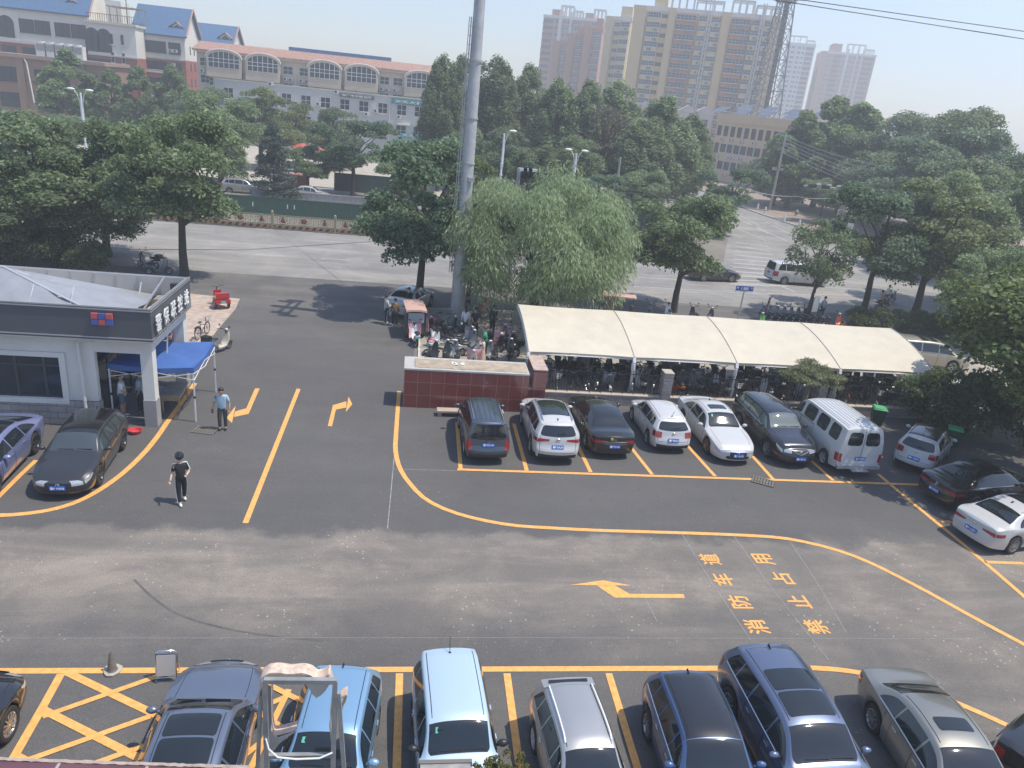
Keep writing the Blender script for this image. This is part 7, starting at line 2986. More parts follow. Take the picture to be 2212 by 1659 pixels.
b.box('cornice', M_TRIM, -.3, -.4, H - .3, b.L + .3, 15, H + .15)
b.box('string_course', M_TRIM, 0, -.25, H - 6.2, b.L + .15, 0, H - 5.9)
for px in (198, 224):
    x, z = b.at(px, 70)
    link('window', arch_mesh(2.6, 4.3, 1.2, 2, DARKMETAL), b.r, (x, -.05, H - 5.5))
    b.win(x, H - 9.0, 2.5, 2.2, 2, 1, DARKMETAL)
    b.win(x, H - 12.4, 2.5, 2.4, 2, 1, DARKMETAL)
    b.win(x, H - 15.6, 2.5, 2.2, 2, 1, DARKMETAL)
for px in (240, 263):
    x, z = b.at(px, 75)
    for f in range(5):
        b.win(x, H - 3.9 - f * 3.4, .7, 2.0, 1, 1, M_CREAMW)
b.box('balcony_band', M_CREAMW, 0, -.5, H - 9.7, b.L * .62, 0, H - 9.35)
mb = MB()
for i in range(22):
    x = .2 + (b.L - .4) * i / 21
    mb.bar((x, .2, H + .15), (x, .2, H + 1.5), .06)
mb.bar((.2, .2, H + 1.5), (b.L - .2, .2, H + 1.5), .09)
mb.build('terrace_railing', DARKMETAL, b.r)
mb = MB()
for x, y in ((4, 2), (4, 6), (9.5, 2), (9.5, 6)):
    mb.bar((x, y, H), (x, y, H + 3.1), .18)
for k in range(9):
    mb.bar((3.5, 1.5 + k * .6, H + 3.15), (10, 1.5 + k * .6, H + 3.15), .12)
for k in range(6):
    mb.bar((3.8 + k * 1.15, 1.3, H + 3.26), (3.8 + k * 1.15, 6.6, H + 3.26), .1)
mb.build('pergola', mat('grey_timber', (.28, .25, .21), .9), b.r)
mb = MB()
mb.box(1.5, 7, H, 4.5, 12, H + 4.5)
mb.build('stair_head', M_CREAMW, b.r)
mb = MB()
mb.bar((b.L * .75, 3, H), (b.L * .75, 3, H + 6), .12)
mb.build('mast', DARKMETAL, b.r)
b.done()
b = Bld('gabled_apartment_block', 'red and cream apartment block with a gabled right end and one dormer', 'building', (289, 66, 178), (398, 80, 178))
H = b.H
b.box('brick_wall', M_BRICKR, 0, 0, 0, b.L, 11, H - 4.6)
b.box('cream_wall', M_CREAMW, 0, 0, H - 4.6, b.L, 11, H)
gable(b, 'blue_roof', M_BLUER, 0, 0, b.L, 11, H, H + 5.6, M_CREAMW)
x, z = b.at(378, 65)
dormer(b, x, 1.4, H + .8)
b.box('string_course', M_TRIM, 0, -.2, H - 4.8, b.L + .2, 0, H - 4.5)
for px, w in ((297, 1.7), (335, 4.2), (376, 2.4)):
    x, z = b.at(px, 90)
    for f in range(5):
        b.win(x, H - 3.7 - f * 3.25, w, 2.3 if f == 0 else 1.7, 3 if w > 3 else 2, 1, DARKMETAL)
for f in range(1, 4):
    b.box('balcony_band', M_CREAMW, b.L * .02, -.45, H - 4.3 - f * 3.25, b.L * .66, 0, H - 3.95 - f * 3.25)
for px, py in ((370, 113), (380, 114), (375, 143)):
    x, z = b.at(px, py)
    b.ac(x, z)
for f in range(6):
    mb = MB()
    mb.box(b.L - .01, 3.6, H - 3.4 - f * 3.2, b.L + .03, 4.3, H - 1.8 - f * 3.2)
    mb.build('slit_window', M_BGLASS, b.r)
    mb = MB()
    mb.box(b.L - .01, 6.6, H - 3.4 - f * 3.2, b.L + .03, 7.3, H - 1.8 - f * 3.2)
    mb.build('slit_window', M_BGLASS, b.r)
x, z = b.at(312, 100)
mb = MB()
mb.bar((x, -.12, 2), (x, -.12, H - .5), .14)
mb.build('downspout', M_PVC, b.r)
b.done()
b = Bld('far_blue_roof_house', 'blue roofed block with one dormer behind the red tile roof', 'building', (400, 88, 192), (500, 96, 192))
b.box('wall', M_CREAMW, 0, 0, 0, b.L, 11, b.H)
gable(b, 'blue_roof', M_BLUER, 0, 0, b.L, 11, b.H, b.H + 4.2, M_CREAMW)
x, z = b.at(484, 84)
dormer(b, x, 1.2, b.H + .6)
b.win(3, b.H - 3, 2, 1.8)

# ---- brown office building with rooftop plant
b = Bld('brown_office', 'brown rendered office with large windows and white cooling units on its roof', 'building', (-60, 110, 150), (223, 134, 150))
H = b.H
b.box('wall', M_BROWNW, 0, 0, 0, b.L, 12, H)
b.box('cornice', mat('brown_trim', (.30, .21, .165), .9, var=.1), -.2, -.6, H - .5, b.L + .4, 12, H + .1)
for px in (45, 110, 175, 218):
    x, z = b.at(px, 150)
    b.box('pilaster', M_BROWNW, x - .6, -.35, 0, x + .6, 0, H - .5)
for i, px in enumerate((15, 88, 133, 196)):
    for f in range(3):
        x, z = b.at(px, 150)
        b.win(x, H - 4.6 - f * 4.2, 3.4 if i == 0 else 2.3, 2.5, 3 if i == 0 else 2, 3, DARKMETAL, 0, True, M_BROWNW)
x, z = b.at(62, 150)
mb = MB()
mb.tube([(x - .3, -.5, H - .6), (x, -.5, H - 1.2), (x + .5, -.5, 3.5), (x + 2.4, -.5, 3.4)], .12, 8)
mb.build('downspout', M_PVC, b.r)
b.done()
for i in range(5):
    x, z = b.at(83 + i * 20, 118 + i * 2)
    w_ = Matrix.Translation(b.r.location) @ Matrix.Rotation(b.ang, 4, 'Z') @ Vector((x, 1.6, H + .1))
    u = thing('cooling_unit', 'white cooling unit in the row on the brown office roof', 'cooling unit', w_, b.ang, 'cooling units on the brown office roof')
    mb = MB()
    mb.box(-.85, -.5, 0, .85, 1.0, 2.2)
    mb.build('casing', M_AC, u)
    mb = MB()
    mb.box(-.7, -.52, .9, .7, -.501, 2.0)
    mb.build('grille', mat('grille_grey', (.25, .25, .25), .6), u)
    mb = MB()
    mb.lathe([(.55, 0), (.55, .25), (.45, .25), (.45, .02), (0, .02)], 14, 0, Matrix.Translation((0, .25, 2.2)))
    mb.build('fan_shroud', M_AC, u)

# ---- high towers
GT = 'apartment towers on the skyline'
T_CREAM = mat('tower_cream', (.62, .46, .25), .9, var=.04, vscale=.1)
T_YEL = mat('tower_yellow', (.62, .49, .28), .9, var=.04, vscale=.1)
T_RED = mat('tower_red', (.44, .215, .125), .9, var=.05, vscale=.1)
T_BRN = mat('tower_brown', (.40, .215, .115), .9, var=.05, vscale=.1)
T_ORG = mat('tower_orange_band', (.44, .17, .07), .9)
T_WHT = mat('tower_white', (.62, .60, .55), .9, var=.04, vscale=.1)
T_GLZ = mat('balcony_panel', (.13, .16, .20), .4)


def tower(label, a, b_, cols, fl, depth, m, top=(), crown=None, right=True, base=0):
    b = Bld('apartment_tower', label, 'tower', a, b_, GT)
    H = b.H
    MB().box(0, 0, base, b.L, depth, H).build('wall', m, b.r)
    MB().box(-.25, -.3, H - .9, b.L + .25, depth + .2, H + .35).build('parapet', T_WHT if m is not T_RED else T_RED, b.r)
    n = int((H - 2) / fl)
    for (f0, f1, typ) in cols:
        x0, x1 = b.L * f0, b.L * f1
        xm, w = (x0 + x1) / 2, x1 - x0
        if typ == 'wall':
            MB().box(x0, -.9, base, x1, -.01, H + .2).build('pier', m, b.r)
        elif typ == 'white':
            MB().box(x0, -.5, base, x1, -.01, H + 2.6).build('white_strip', T_WHT, b.r)
        elif typ == 'ladder':
            MB().box(x0, -1.5, base, x0 + w * .3, -.9, H + 3.4).build('stair_frame', T_WHT, b.r)
            MB().box(x1 - w * .3, -1.5, base, x1, -.9, H + 3.4).build('stair_frame', T_WHT, b.r)
            for k in range(n * 2):
                MB().box(x0 + w * .3, -1.4, H - 1 - k * fl / 2, x1 - w * .3, -1.0, H - .7 - k * fl / 2).build('stair_rung', T_WHT, b.r)
        elif typ in ('bay', 'bayw'):
            MB().box(x0, -1.3, base, x1, -.01, H - 1.6).build('balcony_stack', T_ORG if typ == 'bay' else m, b.r)
            for k in range(n):
                z = H - 1.2 - (k + 1) * fl + .35
                b.win(xm, z + .7, w * 1.0, fl * .55, 5, 2, M_WHITEF, -1.32, True, T_WHT)
                if random.random() < .75:
                    q = random.uniform(-.25, .2) * w
                    MB().box(xm + q, -1.5, z - .35, xm + q + w * .33, -1.31, z + .35).build('screen_panel', T_GLZ, b.r)
        elif typ == 'win':
            for k in range(n):
                z = H - 1.2 - (k + 1) * fl + .35
                b.win(xm, z + .7, w, fl * .48, 2, 2, M_WHITEF, 0, True, T_WHT)
        elif typ == 'slit':
            for k in range(n):
                z = H - 1.2 - (k + 1) * fl + .35
                b.win(xm, z + .9, w, fl * .40, 1, 1, DARKMETAL, -.0, False)
        elif typ == 'side':
            for k in range(n):
                z = H - 1.2 - (k + 1) * fl + .35
                b.win(xm, z + .6, w, fl * .5, 3, 1, DARKMETAL, -.0, False)
                MB().box(x0 - .1, -.35, z - .2, x1 + .1, -.005, z + .45).build('spandrel', T_ORG, b.r)
    for (f0, f1, h, kind) in top:
        x0, x1 = b.L * f0, b.L * f1
        if kind == 'box':
            MB().box(x0, 2, H + .3, x1, depth * .7, H + h).build('roof_house', m, b.r)
        else:
            mb = MB()
            for x in lin(x0, x1, 3):
                mb.box(x - .25, .2, H + .3, x + .25, .7, H + h)
                mb.box(x - .25, 5, H + .3, x + .25, 5.5, H + h)
            mb.box(x0 - .25, .1, H + h, x1 + .25, .8, H + h + .5)
            mb.box(x0 - .25, 4.9, H + h, x1 + .25, 5.6, H + h + .5)
            mb.box(x0 - .2, .8, H + h + .05, x0 + .3, 4.9, H + h + .45)
            mb.box(x1 - .3, .8, H + h + .05, x1 + .2, 4.9, H + h + .45)
            mb.build('roof_frame', T_WHT, b.r)
    b.done()
    return b


tower('large cream slab tower with orange balcony stacks and white stair ladders', (1371, 19, 262), (1694, 32, 247),
      [(0, .085, 'wall'), (.10, .19, 'bayw'), (.195, .235, 'slit'), (.24, .29, 'wall'), (.295, .43, 'bay'), (.45, .50, 'bayw'), (.505, .53, 'ladder'), (.535, .595, 'bayw'), (.60, .66, 'wall'), (.665, .79, 'bay'),
       (.80, .85, 'bayw'), (.855, .88, 'ladder'), (.885, .93, 'bayw'), (.935, .995, 'wall')], 2.85, 16, T_CREAM,
      ((.13, .22, 3.5, 'box'), (.25, .40, 4.2, 'frame'), (.42, .60, 2.8, 'frame'), (.66, .80, 3.6, 'frame'), (.82, .97, 2.6, 'frame')))
tower('cream tower stepping down to the left of the large slab', (1311, 42, 300), (1366, 34, 296), [(0, .30, 'wall'), (.34, .56, 'win'), (.60, .98, 'bayw')], 2.9, 18, T_YEL, ((.5, .95, 4.0, 'box'),))
tower('red slab tower nearest the cream towers', (1263, 61, 350), (1303, 58, 348), [(0, .40, 'wall'), (.44, .62, 'win'), (.66, .98, 'bayw')], 2.9, 20, T_RED, ((.6, .98, 4, 'box'),))
tower('middle red slab tower with a lower roof', (1227, 77, 360), (1262, 73, 357), [(0, .45, 'wall'), (.48, .64, 'win'), (.68, .98, 'bayw')], 2.9, 20, T_RED, ((.5, .95, 4, 'box'),))
tower('lowest red slab tower at the left of the group', (1197, 91, 372), (1226, 89, 369), [(0, .5, 'wall'), (.54, .72, 'win'), (.75, .98, 'bayw')], 2.9, 20, T_RED)
tower('tall brown tower with a white corner behind the red slabs', (1175, 34, 430), (1309, 43, 420),
      [(0, .16, 'side'), (.20, .24, 'slit'), (.25, .30, 'white'), (.31, .37, 'win'), (.375, .42, 'win'), (.43, .46, 'white'), (.50, .64, 'bayw'), (.67, .73, 'win'), (.78, .92, 'bayw'), (.94, .99, 'win')], 3.1, 22, T_BRN,
      ((.12, .28, 3.4, 'box'), (.27, .47, 5, 'frame'), (.48, .62, 3, 'frame'), (.66, .8, 3, 'box'), (.8, .98, 4.5, 'frame')))
tower('white and brown tower right of the lattice mast', (1700, 89, 520), (1762, 100, 512),
      [(0, .03, 'wall'), (.06, .16, 'win'), (.20, .33, 'win'), (.36, .385, 'white'), (.42, .53, 'win'), (.57, .66, 'win'), (.70, .96, 'side')], 3.0, 26, T_WHT, ((.02, .66, 4.2, 'frame'), (.7, .95, 2, 'frame')))
tower('rightmost brown tower with a white central face', (1776, 110, 520), (1893, 121, 508),
      [(0, .10, 'wall'), (.13, .19, 'win'), (.24, .37, 'side'), (.39, .44, 'win'), (.46, .50, 'white'), (.505, .56, 'win'), (.575, .63, 'win'), (.645, .665, 'white'), (.68, .73, 'win'), (.745, .765, 'white'), (.78, .96, 'side')],
      3.0, 26, T_BRN, ((.18, .36, 5.5, 'box'), (.46, .78, 5.5, 'frame'), (.8, .95, 3, 'frame')))

# ---- beige guest house with solar panels
b = Bld('guest_house', 'beige three-storey guest house with many air conditioners and a flat roof', 'building', (1553, 250, 168), (1712, 259, 150))
H = b.H
M_BEIGE = mat('beige_render', (.58, .44, .29), .9, var=.08, vscale=.3)
b.box('wall', M_BEIGE, 0, 0, 0, b.L + 12, 12, H)
b.box('parapet', M_BEIGE, -.2, -.25, H - 1.4, b.L + 12, 0, H + .3)
nz = 3
for f, row in enumerate((.06, .17, .27, .37, .47, .58, .69, .8, .92)):
    pass
for f in range(3):
    for k in range(11):
        x = b.L * (.05 + .098 * k)
        if f == 0 or k in (0, 7, 8, 9, 10):
            b.win(x, H - 4.3 - f * 3.6, 1.15, 2.1, 1, 1, DARKMETAL, 0, False)
        else:
            b.win(x, H - 4.1 - f * 3.6, 1.75, 1.9, 1, 1, M_WHITEF, 0, False)
    for k in range(6):
        b.ac(b.L * (.1 + .16 * k) + random.uniform(-.5, .5), H - 5.3 - f * 3.6)
b.done()
x, z = b.at(1632, 330)
text_obj('乐都商务宾馆', 1.5, mat('faded_sign', (.62, .60, .56), .7), b.r, (b.L * .34, -.06, H - 8.45), (R(90), 0, 0), .02, .01, fit=(7.0, 1.2))
sb = thing('roof_sign', 'brown roof sign box with large white characters beside the plane tree', 'sign', Matrix.Translation(b.r.location) @ Matrix.Rotation(b.ang, 4, 'Z') @ Vector((b.L + 3.2, -.4, H - 3.2)), b.ang)
MB().box(-3.6, 0, -1.9, 3.6, .35, 2.4).build('board', mat('sign_brown2', (.20, .11, .07), .7), sb)
text_obj('乐都', 2, WHITEP, sb, (-.6, -.02, .2), (R(90), 0, 0), .02, .02, fit=(4.6, 1.9))
GS = 'solar panel arrays on the guest house roof'
for i in range(8):
    w_ = Matrix.Translation(b.r.location) @ Matrix.Rotation(b.ang, 4, 'Z') @ Vector((-4 + i * 3.4, 2.5 + (i % 2) * 4, H + .4 + (i % 2) * .9))
    sp = thing('solar_panel', 'blue solar panel array among several on the guest house roof', 'solar panel', w_, b.ang, GS)
    mb = MB()
    mb.add([(-1.6, 0, 0), (1.6, 0, 0), (1.6, 3.4, 1.3), (-1.6, 3.4, 1.3)], [(0, 1, 2, 3)])
    mb.build('panel', brickmat('solar_cells', (.07, .085, .115), (.08, .095, .125), (.36, .38, .41), 1.0, 1.6, 'xy', .035, 0, rough=.4, bump=0), sp)
    mb = MB()
    for x in (-1.5, 1.5):
        mb.bar((x, 3.3, -.6), (x, 3.3, 1.25), .08)
        mb.bar((x, .1, -.4), (x, .1, 0), .08)
    mb.bar((-1.5, 3.3, .3), (1.5, 3.3, .3), .06)
    mb.bar((-1.5, .1, -.2), (1.5, .1, -.2), .06)
    mb.build('stand', GREYMETAL, sp)
b = Bld('stuccoed_market_hall', 'pale stuccoed hall with small gables between the poplars and the towers', 'building', (1375, 222, 200), (1540, 240, 195))
b.box('wall', mat('old_stucco', (.50, .46, .41), .9, var=.1, vscale=.4), 0, 0, 0, b.L, 10, b.H - 1.0)
for f in (.12, .4, .68, .9):
    mb = MB()
    mb.prismY([(b.L * f - 3, b.H - 1), (b.L * f + 3, b.H - 1), (b.L * f, b.H + .8)], -.2, 4)
    mb.build('small_gable', mat('old_stucco', (.50, .46, .41), .9), b.r)
for k in range(7):
    b.win(b.L * (.08 + .14 * k), b.H - 4, 1.6, 1.8)
b = Bld('blue_roof_warehouse', 'distant warehouse with a long blue sheet roof on the skyline at the right', 'building', (1880, 262, 300), (2140, 286, 290))
MB().box(0, 0, 0, b.L, 30, b.H - 2).build('wall', M_CREAMW, b.r)
mb = MB()
mb.add([(0, -.6, b.H - 2), (b.L, -.6, b.H - 2), (b.L, 15, b.H), (0, 15, b.H), (b.L, 30, b.H - 2), (0, 30, b.H - 2)], [(0, 1, 2, 3), (3, 2, 4, 5)])
mb.build('blue_roof', mat('blue_sheet_far', (.08, .20, .42), .6), b.r)

# ---- lattice mast
base, topp = AT(1652, 232, 215), AT(1684, -20, 215)
lt = thing('lattice_mast', 'tall steel lattice telecom mast with antennas in front of the cream slab tower', 'mast', (base.x, 215, 0))
Ht = topp.z + 4
W0, W1 = 4.2, 1.3
cor = lambda z: W0 + (W1 - W0) * min(1, z / Ht)
M_LAT = mat('mast_steel', (.16, .17, .19), .6, .3)
lv = [Ht * (1 - (1 - i / 13) ** 1.15) for i in range(14)]
for sx, sy in ((-1, -1), (1, -1), (1, 1), (-1, 1)):
    MB().bar((sx * cor(0), sy * cor(0), 0), (sx * cor(Ht), sy * cor(Ht), Ht), .28).build('leg', M_LAT, lt)
for i in range(13):
    a, c = lv[i], lv[i + 1]
    mb = MB()
    for (sx, sy), (tx, ty) in (((-1, -1), (1, -1)), ((1, -1), (1, 1)), ((1, 1), (-1, 1)), ((-1, 1), (-1, -1))):
        mb.bar((sx * cor(a), sy * cor(a), a), (tx * cor(c), ty * cor(c), c), .14)
        mb.bar((tx * cor(a), ty * cor(a), a), (sx * cor(c), sy * cor(c), c), .14)
        mb.bar((sx * cor(c), sy * cor(c), c), (tx * cor(c), ty * cor(c), c), .14)
    mb.build('bracing', M_LAT, lt)
MB().bar((.4, 0, 0), (.3, 0, Ht - 3), .95).build('cable_ladder', mat('cable_dark', (.035, .04, .05), .7), lt)
for z in (Ht - 6.5, Ht - 2.5):
    mb = MB()
    mb.lathe([(1.6, z), (2.7, z), (2.7, z + .1), (1.6, z + .1)], 14)
    for k in range(10):
        a = k * .628
        mb.bar((2.65 * math.cos(a), 2.65 * math.sin(a), z), (2.65 * math.cos(a), 2.65 * math.sin(a), z + 1.1), .06)
    mb.lathe([(2.6, z + 1.05), (2.7, z + 1.05), (2.7, z + 1.15), (2.6, z + 1.15)], 14)
    mb.build('platform', M_LAT, lt)
    for k in range(6):
        a = k * 1.047 + .3
        MB().box(2.8 * math.cos(a) - .2, 2.8 * math.sin(a) - .15, z + .2, 2.8 * math.cos(a) + .2, 2.8 * math.sin(a) + .15, z + 2.6).build('antenna', T_WHT, lt)
# ================================================================ poles, lamps, wires, street furniture
M_POLE = mat('galvanised_pole', (.38, .385, .385), .5, .3, var=.16, vscale=2.2)
M_CONCP = mat('concrete_pole', (.36, .33, .29), .9, var=.15, vscale=2)
pb = G(985, 706)
gp = thing('monopole', 'very tall grey steel pole with a climbing ladder beside the willow', 'pole', (pb.x, pb.y, 0))
mb = MB()
mb.lathe([(.40, -.1), (.385, 3), (.35, 6.5), (.345, 6.52), (.33, 11.5), (.325, 11.52), (.28, 17.5), (.275, 17.52), (.22, 23)], 24)
mb.build('shaft', M_POLE, gp)
for z in (2.4, 3.1, 5.6, 6.5, 9.2, 11.5, 14.3):
    MB().lathe([(.36, z - .04), (.375, z - .04), (.375, z + .04), (.34, z + .04)], 20).build('joint_ring', M_POLE, gp)
MB().bar((-.50, -.1, 3.2), (-.36, -.05, 16.3), .06).build('ladder_rail', M_POLE, gp)
MB().bar((-.62, -.1, 3.2), (-.46, -.05, 16.3), .04).build('ladder_rail', M_POLE, gp)
for k in range(30):
    z = 3.4 + k * .43
    MB().bar((-.62 + .012 * k * .4, -.1, z), (-.30, -.05, z), .025).build('ladder_rung', M_POLE, gp)
for z in (6.9, 8.3, 5.9):
    mb = MB()
    mb.box(.05, -.55, z, .38, -.30, z + .22)
    mb.bar((-.36, -.2, z + .05), (.38, -.3, z + .05), .05)
    mb.build('bracket_box', GREYMETAL, gp)
mb = MB()
mb.bar((-.95, -.3, 5.55), (1.0, -.38, 5.45), .05)
mb.build('wire_bracket', GREYMETAL, gp)
for z, l in ((20.5, 1.6), (21.6, 1.2)):
    MB().bar((-.2, -l, z), (.2, l, z), .14).build('cross_arm', GREYMETAL, gp)
    for s in (-1, 1):
        MB().box(-.2, s * l - .15, z - .5, .2, s * l + .15, z + 1.0).build('antenna_panel', WHITEP, gp)


def wire(pts, r, label, sag=.0, m=None, name='overhead_wire', group=None):
    P_ = []
    for a, c in zip(pts, pts[1:]):
        for i in range(17):
            t = i / 16
            p = Vector(a).lerp(Vector(c), t)
            p.z -= sag * 4 * t * (1 - t)
            P_.append(p)
    return tag(MB().tube(P_, r, 5).build(name, m or DARKMETAL), label, 'wire', group)


wire([AT(1560, -18, 70), AT(1800, 20, 66), AT(2300, 98, 60)], .035, 'upper of the two heavy overhead wires crossing the sky at the top right')
wire([AT(1560, -12, 71), AT(1740, 19, 68), AT(2300, 85, 62)][0:1] + [AT(1740, 1, 67), AT(2300, 80, 60)], .035, 'lower heavy overhead wire parallel to the other at the top right')
GWR = 'bundle of thin wires from the utility pole to the right'
for i, (y0, y1) in enumerate(((292, 352), (298, 367), (305, 380), (311, 391), (319, 405), (326, 415))):
    wire([AT(1694 - i * 1.2, y0 + 0, 115), AT(1950, y1 + 15, 100), AT(2260, y1 + 60, 90)], .03, 'thin wire in the bundle running right from the concrete utility pole', .6, GREYMETAL, group=GWR)
wire([AT(1120, 442 - 80, 52), AT(1250, 395, 60), AT(1450, 415, 72)], .02, 'thin wire running right from the traffic signal arm', .2)
wire([AT(540, 395, 80), AT(985, 432, 41.7), AT(1540, 425, 62)], .02, 'long sagging wire crossing behind the grey pole', .3)
wire([AT(1240, 403, 60), AT(1460, 424, 64), AT(1660, 455, 70)], .025, 'dark wire crossing in front of the hoarding right of the twin lamp', .1)
wire([AT(1620, 410, 110), AT(1720, 424, 104), AT(1825, 425, 98.6)], .04, 'sagging pale cable between the utility pole and the right signal pole', .3, WHITEMETAL)
wire([(-20, 56, 0.006), (-12.6, 58.5, .006), (-3.4, 65.5, .006)], .03, 'dark cable lying across the street asphalt', 0, BLACK, 'ground_cable')


def lamp(px, ptop, Y, label, twin=True, solar=False):
    T = AT(px, ptop, Y)
    h = T.z
    r = thing('street_lamp', label, 'street lamp', (T.x, Y, 0), 0, 'white street lamps')
    MB().tube([(0, 0, 0), (0, 0, h * .55), (0, 0, h - .2)], [.14, .11, .08], 10).build('shaft', WHITEMETAL, r)
    for z in (h * .60, h * .68, h * .70):
        MB().lathe([(.12, z - .04), (.16, z - .04), (.16, z + .04), (.12, z + .04)], 10).build('collar', WHITEMETAL, r)
    for s in ((-1, 1) if twin else (1,)):
        MB().tube([(s * .10, 0, h * .70), (s * .12, 0, h - 1.0), (s * .28, 0, h - .35), (s * .55, 0, h)], [.04, .04, .035, .03], 8).build('arm', WHITEMETAL, r)
        mb = MB()
        mb.ball((s * .78, 0, h + .06), .30, 12, 7, 0, (1.2, .6, .38))
        mb.build('lamp_head', WHITEP, r)
    return r


lamp(173, 195, 76, 'white twin-arm street lamp rising above the left trees')
lamp(1090, 283, 72, 'white single-arm street lamp right of the tall grey pole', False)
lamp(1246, 326, 72, 'white twin-arm street lamp behind the willow')


def signal(px, ptop, Y, armpx, label, heads, colr):
    T = AT(px, ptop, Y)
    A = AT(*armpx, Y)
    r = thing('traffic_signal', label, 'traffic signal', (T.x, Y, 0))
    MB().tube([(0, 0, 0), (0, 0, T.z)], [.17, .13], 10).build('pole', colr, r)
    d = A.x - T.x
    MB().tube([(0, 0, T.z - .4), (d, 0, T.z - .35 + (A.z - T.z) * .3)], [.11, .06], 8).build('arm', colr, r)
    for k in range(heads):
        t = .45 + .55 * k / max(1, heads - 1)
        mb = MB()
        x, z = d * t, T.z - .38
        mb.box(x - .55, -.18, z - .22, x + .55, .12, z + .22)
        mb.build('signal_head', BLACK, r)
        for j in range(3):
            MB().lathe([(.16, -.3), (.17, -.18)], 10, 0, Matrix.Translation((x - .36 + .36 * j, 0, z)) @ Matrix.Rotation(R(-90), 4, 'X') @ Matrix.Translation((0, 0, .0))).build('visor', BLACK, r)
    for k in range(3):
        x = d * (.15 + .22 * k)
        MB().box(x - .3, -.12, T.z - .2, x + .3, .12, T.z + .02).build('camera', WHITEP, r)
    return r


signal(1122, 363, 52, (1170, 382), 'traffic signal arm with cameras just above the willow', 2, GREYMETAL)
s_ = signal(1829, 402, 98.5, (1726, 399), 'long traffic signal arm on a concrete pole at the right corner', 3, M_CONCP)
q = AT(1815, 463, 98.2)
ns = thing('no_parking_sign', 'white no-parking sign with a red ring on the right signal pole', 'road sign', (q.x, 98.1, q.z))
MB().box(-.5, 0, -.7, .5, .04, .7).build('board', WHITEP, ns)
mb = MB()
mb.tube([(.32 * math.cos(a), -.02, .22 + .32 * math.sin(a)) for a in lin(0, 2 * math.pi, 20)], .05, 6, 0, False)
mb.bar((-.2, -.02, .42), (.2, -.02, .02), .07)
mb.bar((.2, -.025, .42), (-.2, -.025, .02), .07)
mb.build('red_ring', mat('sign_red', (.38, .06, .05), .5), ns)
text_obj('禁止停放\n违者拖移', .2, DARKMETAL, ns, (0, -.01, -.43), (R(90), 0, 0), .002, .004, fit=(.75, .36))
up_ = AT(1695, 285, 115)
u = thing('utility_pole', 'concrete utility pole with cross arms at the side street corner', 'pole', (AT(1662, 455, 115).x, 115, 0))
d = up_.x - AT(1662, 455, 115).x
MB().tube([(0, 0, 0), (d * .0, 0, up_.z * 1.0)], [.22, .14], 10).build('shaft', M_CONCP, u)
for k, z in enumerate((up_.z - .4, up_.z - 1.6, up_.z - 2.5)):
    MB().bar((-1.5 + .3 * k, 0, z), (1.3, 0, z - .1), .12).build('cross_arm', GREYMETAL, u)
MB().box(-.9, -.2, up_.z * .52, -.35, .2, up_.z * .52 + .45).build('junction_box', GREYMETAL, u)
MB().box(.3, -.2, up_.z * .52, .75, .2, up_.z * .52 + .4).build('junction_box', GREYMETAL, u)
for px, p0, p1, Y, lab in ((1340, 342, 440, 84, 'plain concrete pole standing among the poplars'), (1902, 415, 480, 104, 'thin wooden pole with a cable behind the right trees')):
    t = AT(px, p0, Y)
    o = thing('concrete_pole', lab, 'pole', (t.x, Y, 0))
    MB().tube([(0, 0, 0), (0, 0, t.z)], [.17, .12], 10).build('shaft', M_CONCP, o)
    MB().lathe([(.13, t.z), (.13, t.z + .08), (0, t.z + .1)], 10).build('cap', M_CONCP, o)
g = G(2062, 712)
lc = thing('concrete_posts', 'pair of pale square concrete posts standing close together by the street hedge', 'post', (g.x, g.y, 0), R(20))
MB().box(-.28, -.16, 0, .0, .16, 3.0).build('post', mat('pale_concrete', (.46, .45, .43), .85, var=.1), lc)
MB().box(.06, -.16, 0, .30, .16, 3.05).build('post', mat('pale_concrete', (.46, .45, .43), .85, var=.1), lc)
g = AT(1834, 500, 92)
gb = thing('guard_post', 'tall white bollard post with a dark band at the right corner', 'post', (g.x, 92, 0))
MB().box(-.28, -.28, 0, .28, .28, 1.9).build('shaft', WHITEP, gb)
MB().box(-.3, -.3, 1.9, .3, .3, 2.5).build('dark_band', BLACK, gb)
MB().box(-.34, -.34, 2.5, .34, .34, 2.75).build('cap', WHITEP, gb)
for px, py in ((1648, 463), (1689, 481), (1721, 493), (1632, 455)):
    g = G(px, py)
    o = thing('bollard', 'short white stone bollard along the shaded far kerb', 'bollard', (g.x + .4, g.y + .3, .14), 0, 'bollards along the far kerb')
    MB().lathe([(.15, 0), (.13, .85), (.10, .95), (0, .98)], 12).build('shaft', WHITEP, o)
# street name sign
g = G(1593, 697)
t = AT(1602, 628, g.y)
sn = thing('street_name_sign', 'blue street name sign on a grey post just beyond the canopy', 'road sign', (g.x, g.y, 0), R(3))
MB().tube([(0, 0, 0), (0, 0, t.z)], [.06, .045], 10).build('post', GREYMETAL, sn)
MB().box(-.62, -.03, t.z, .62, .03, t.z + .32).build('board', mat('sign_blue', (.01, .07, .30), .4), sn)
MB().box(-.62, -.03, t.z - .10, .62, .03, t.z - .003).build('white_strip', WHITEP, sn)
text_obj('伊园街', .2, WHITEP, sn, (0, -.034, t.z + .16), (R(90), 0, 0), .002, .004, fit=(.55, .2))
text_obj('西', .12, WHITEP, sn, (-.5, -.034, t.z + .2), (R(90), 0, 0), .002, .003)
text_obj('东', .12, WHITEP, sn, (.5, -.034, t.z + .2), (R(90), 0, 0), .002, .003)
text_obj('W   YIYUAN JIE   E', .07, DARKMETAL, sn, (0, -.034, t.z - .05), (R(90), 0, 0), .002, 0)
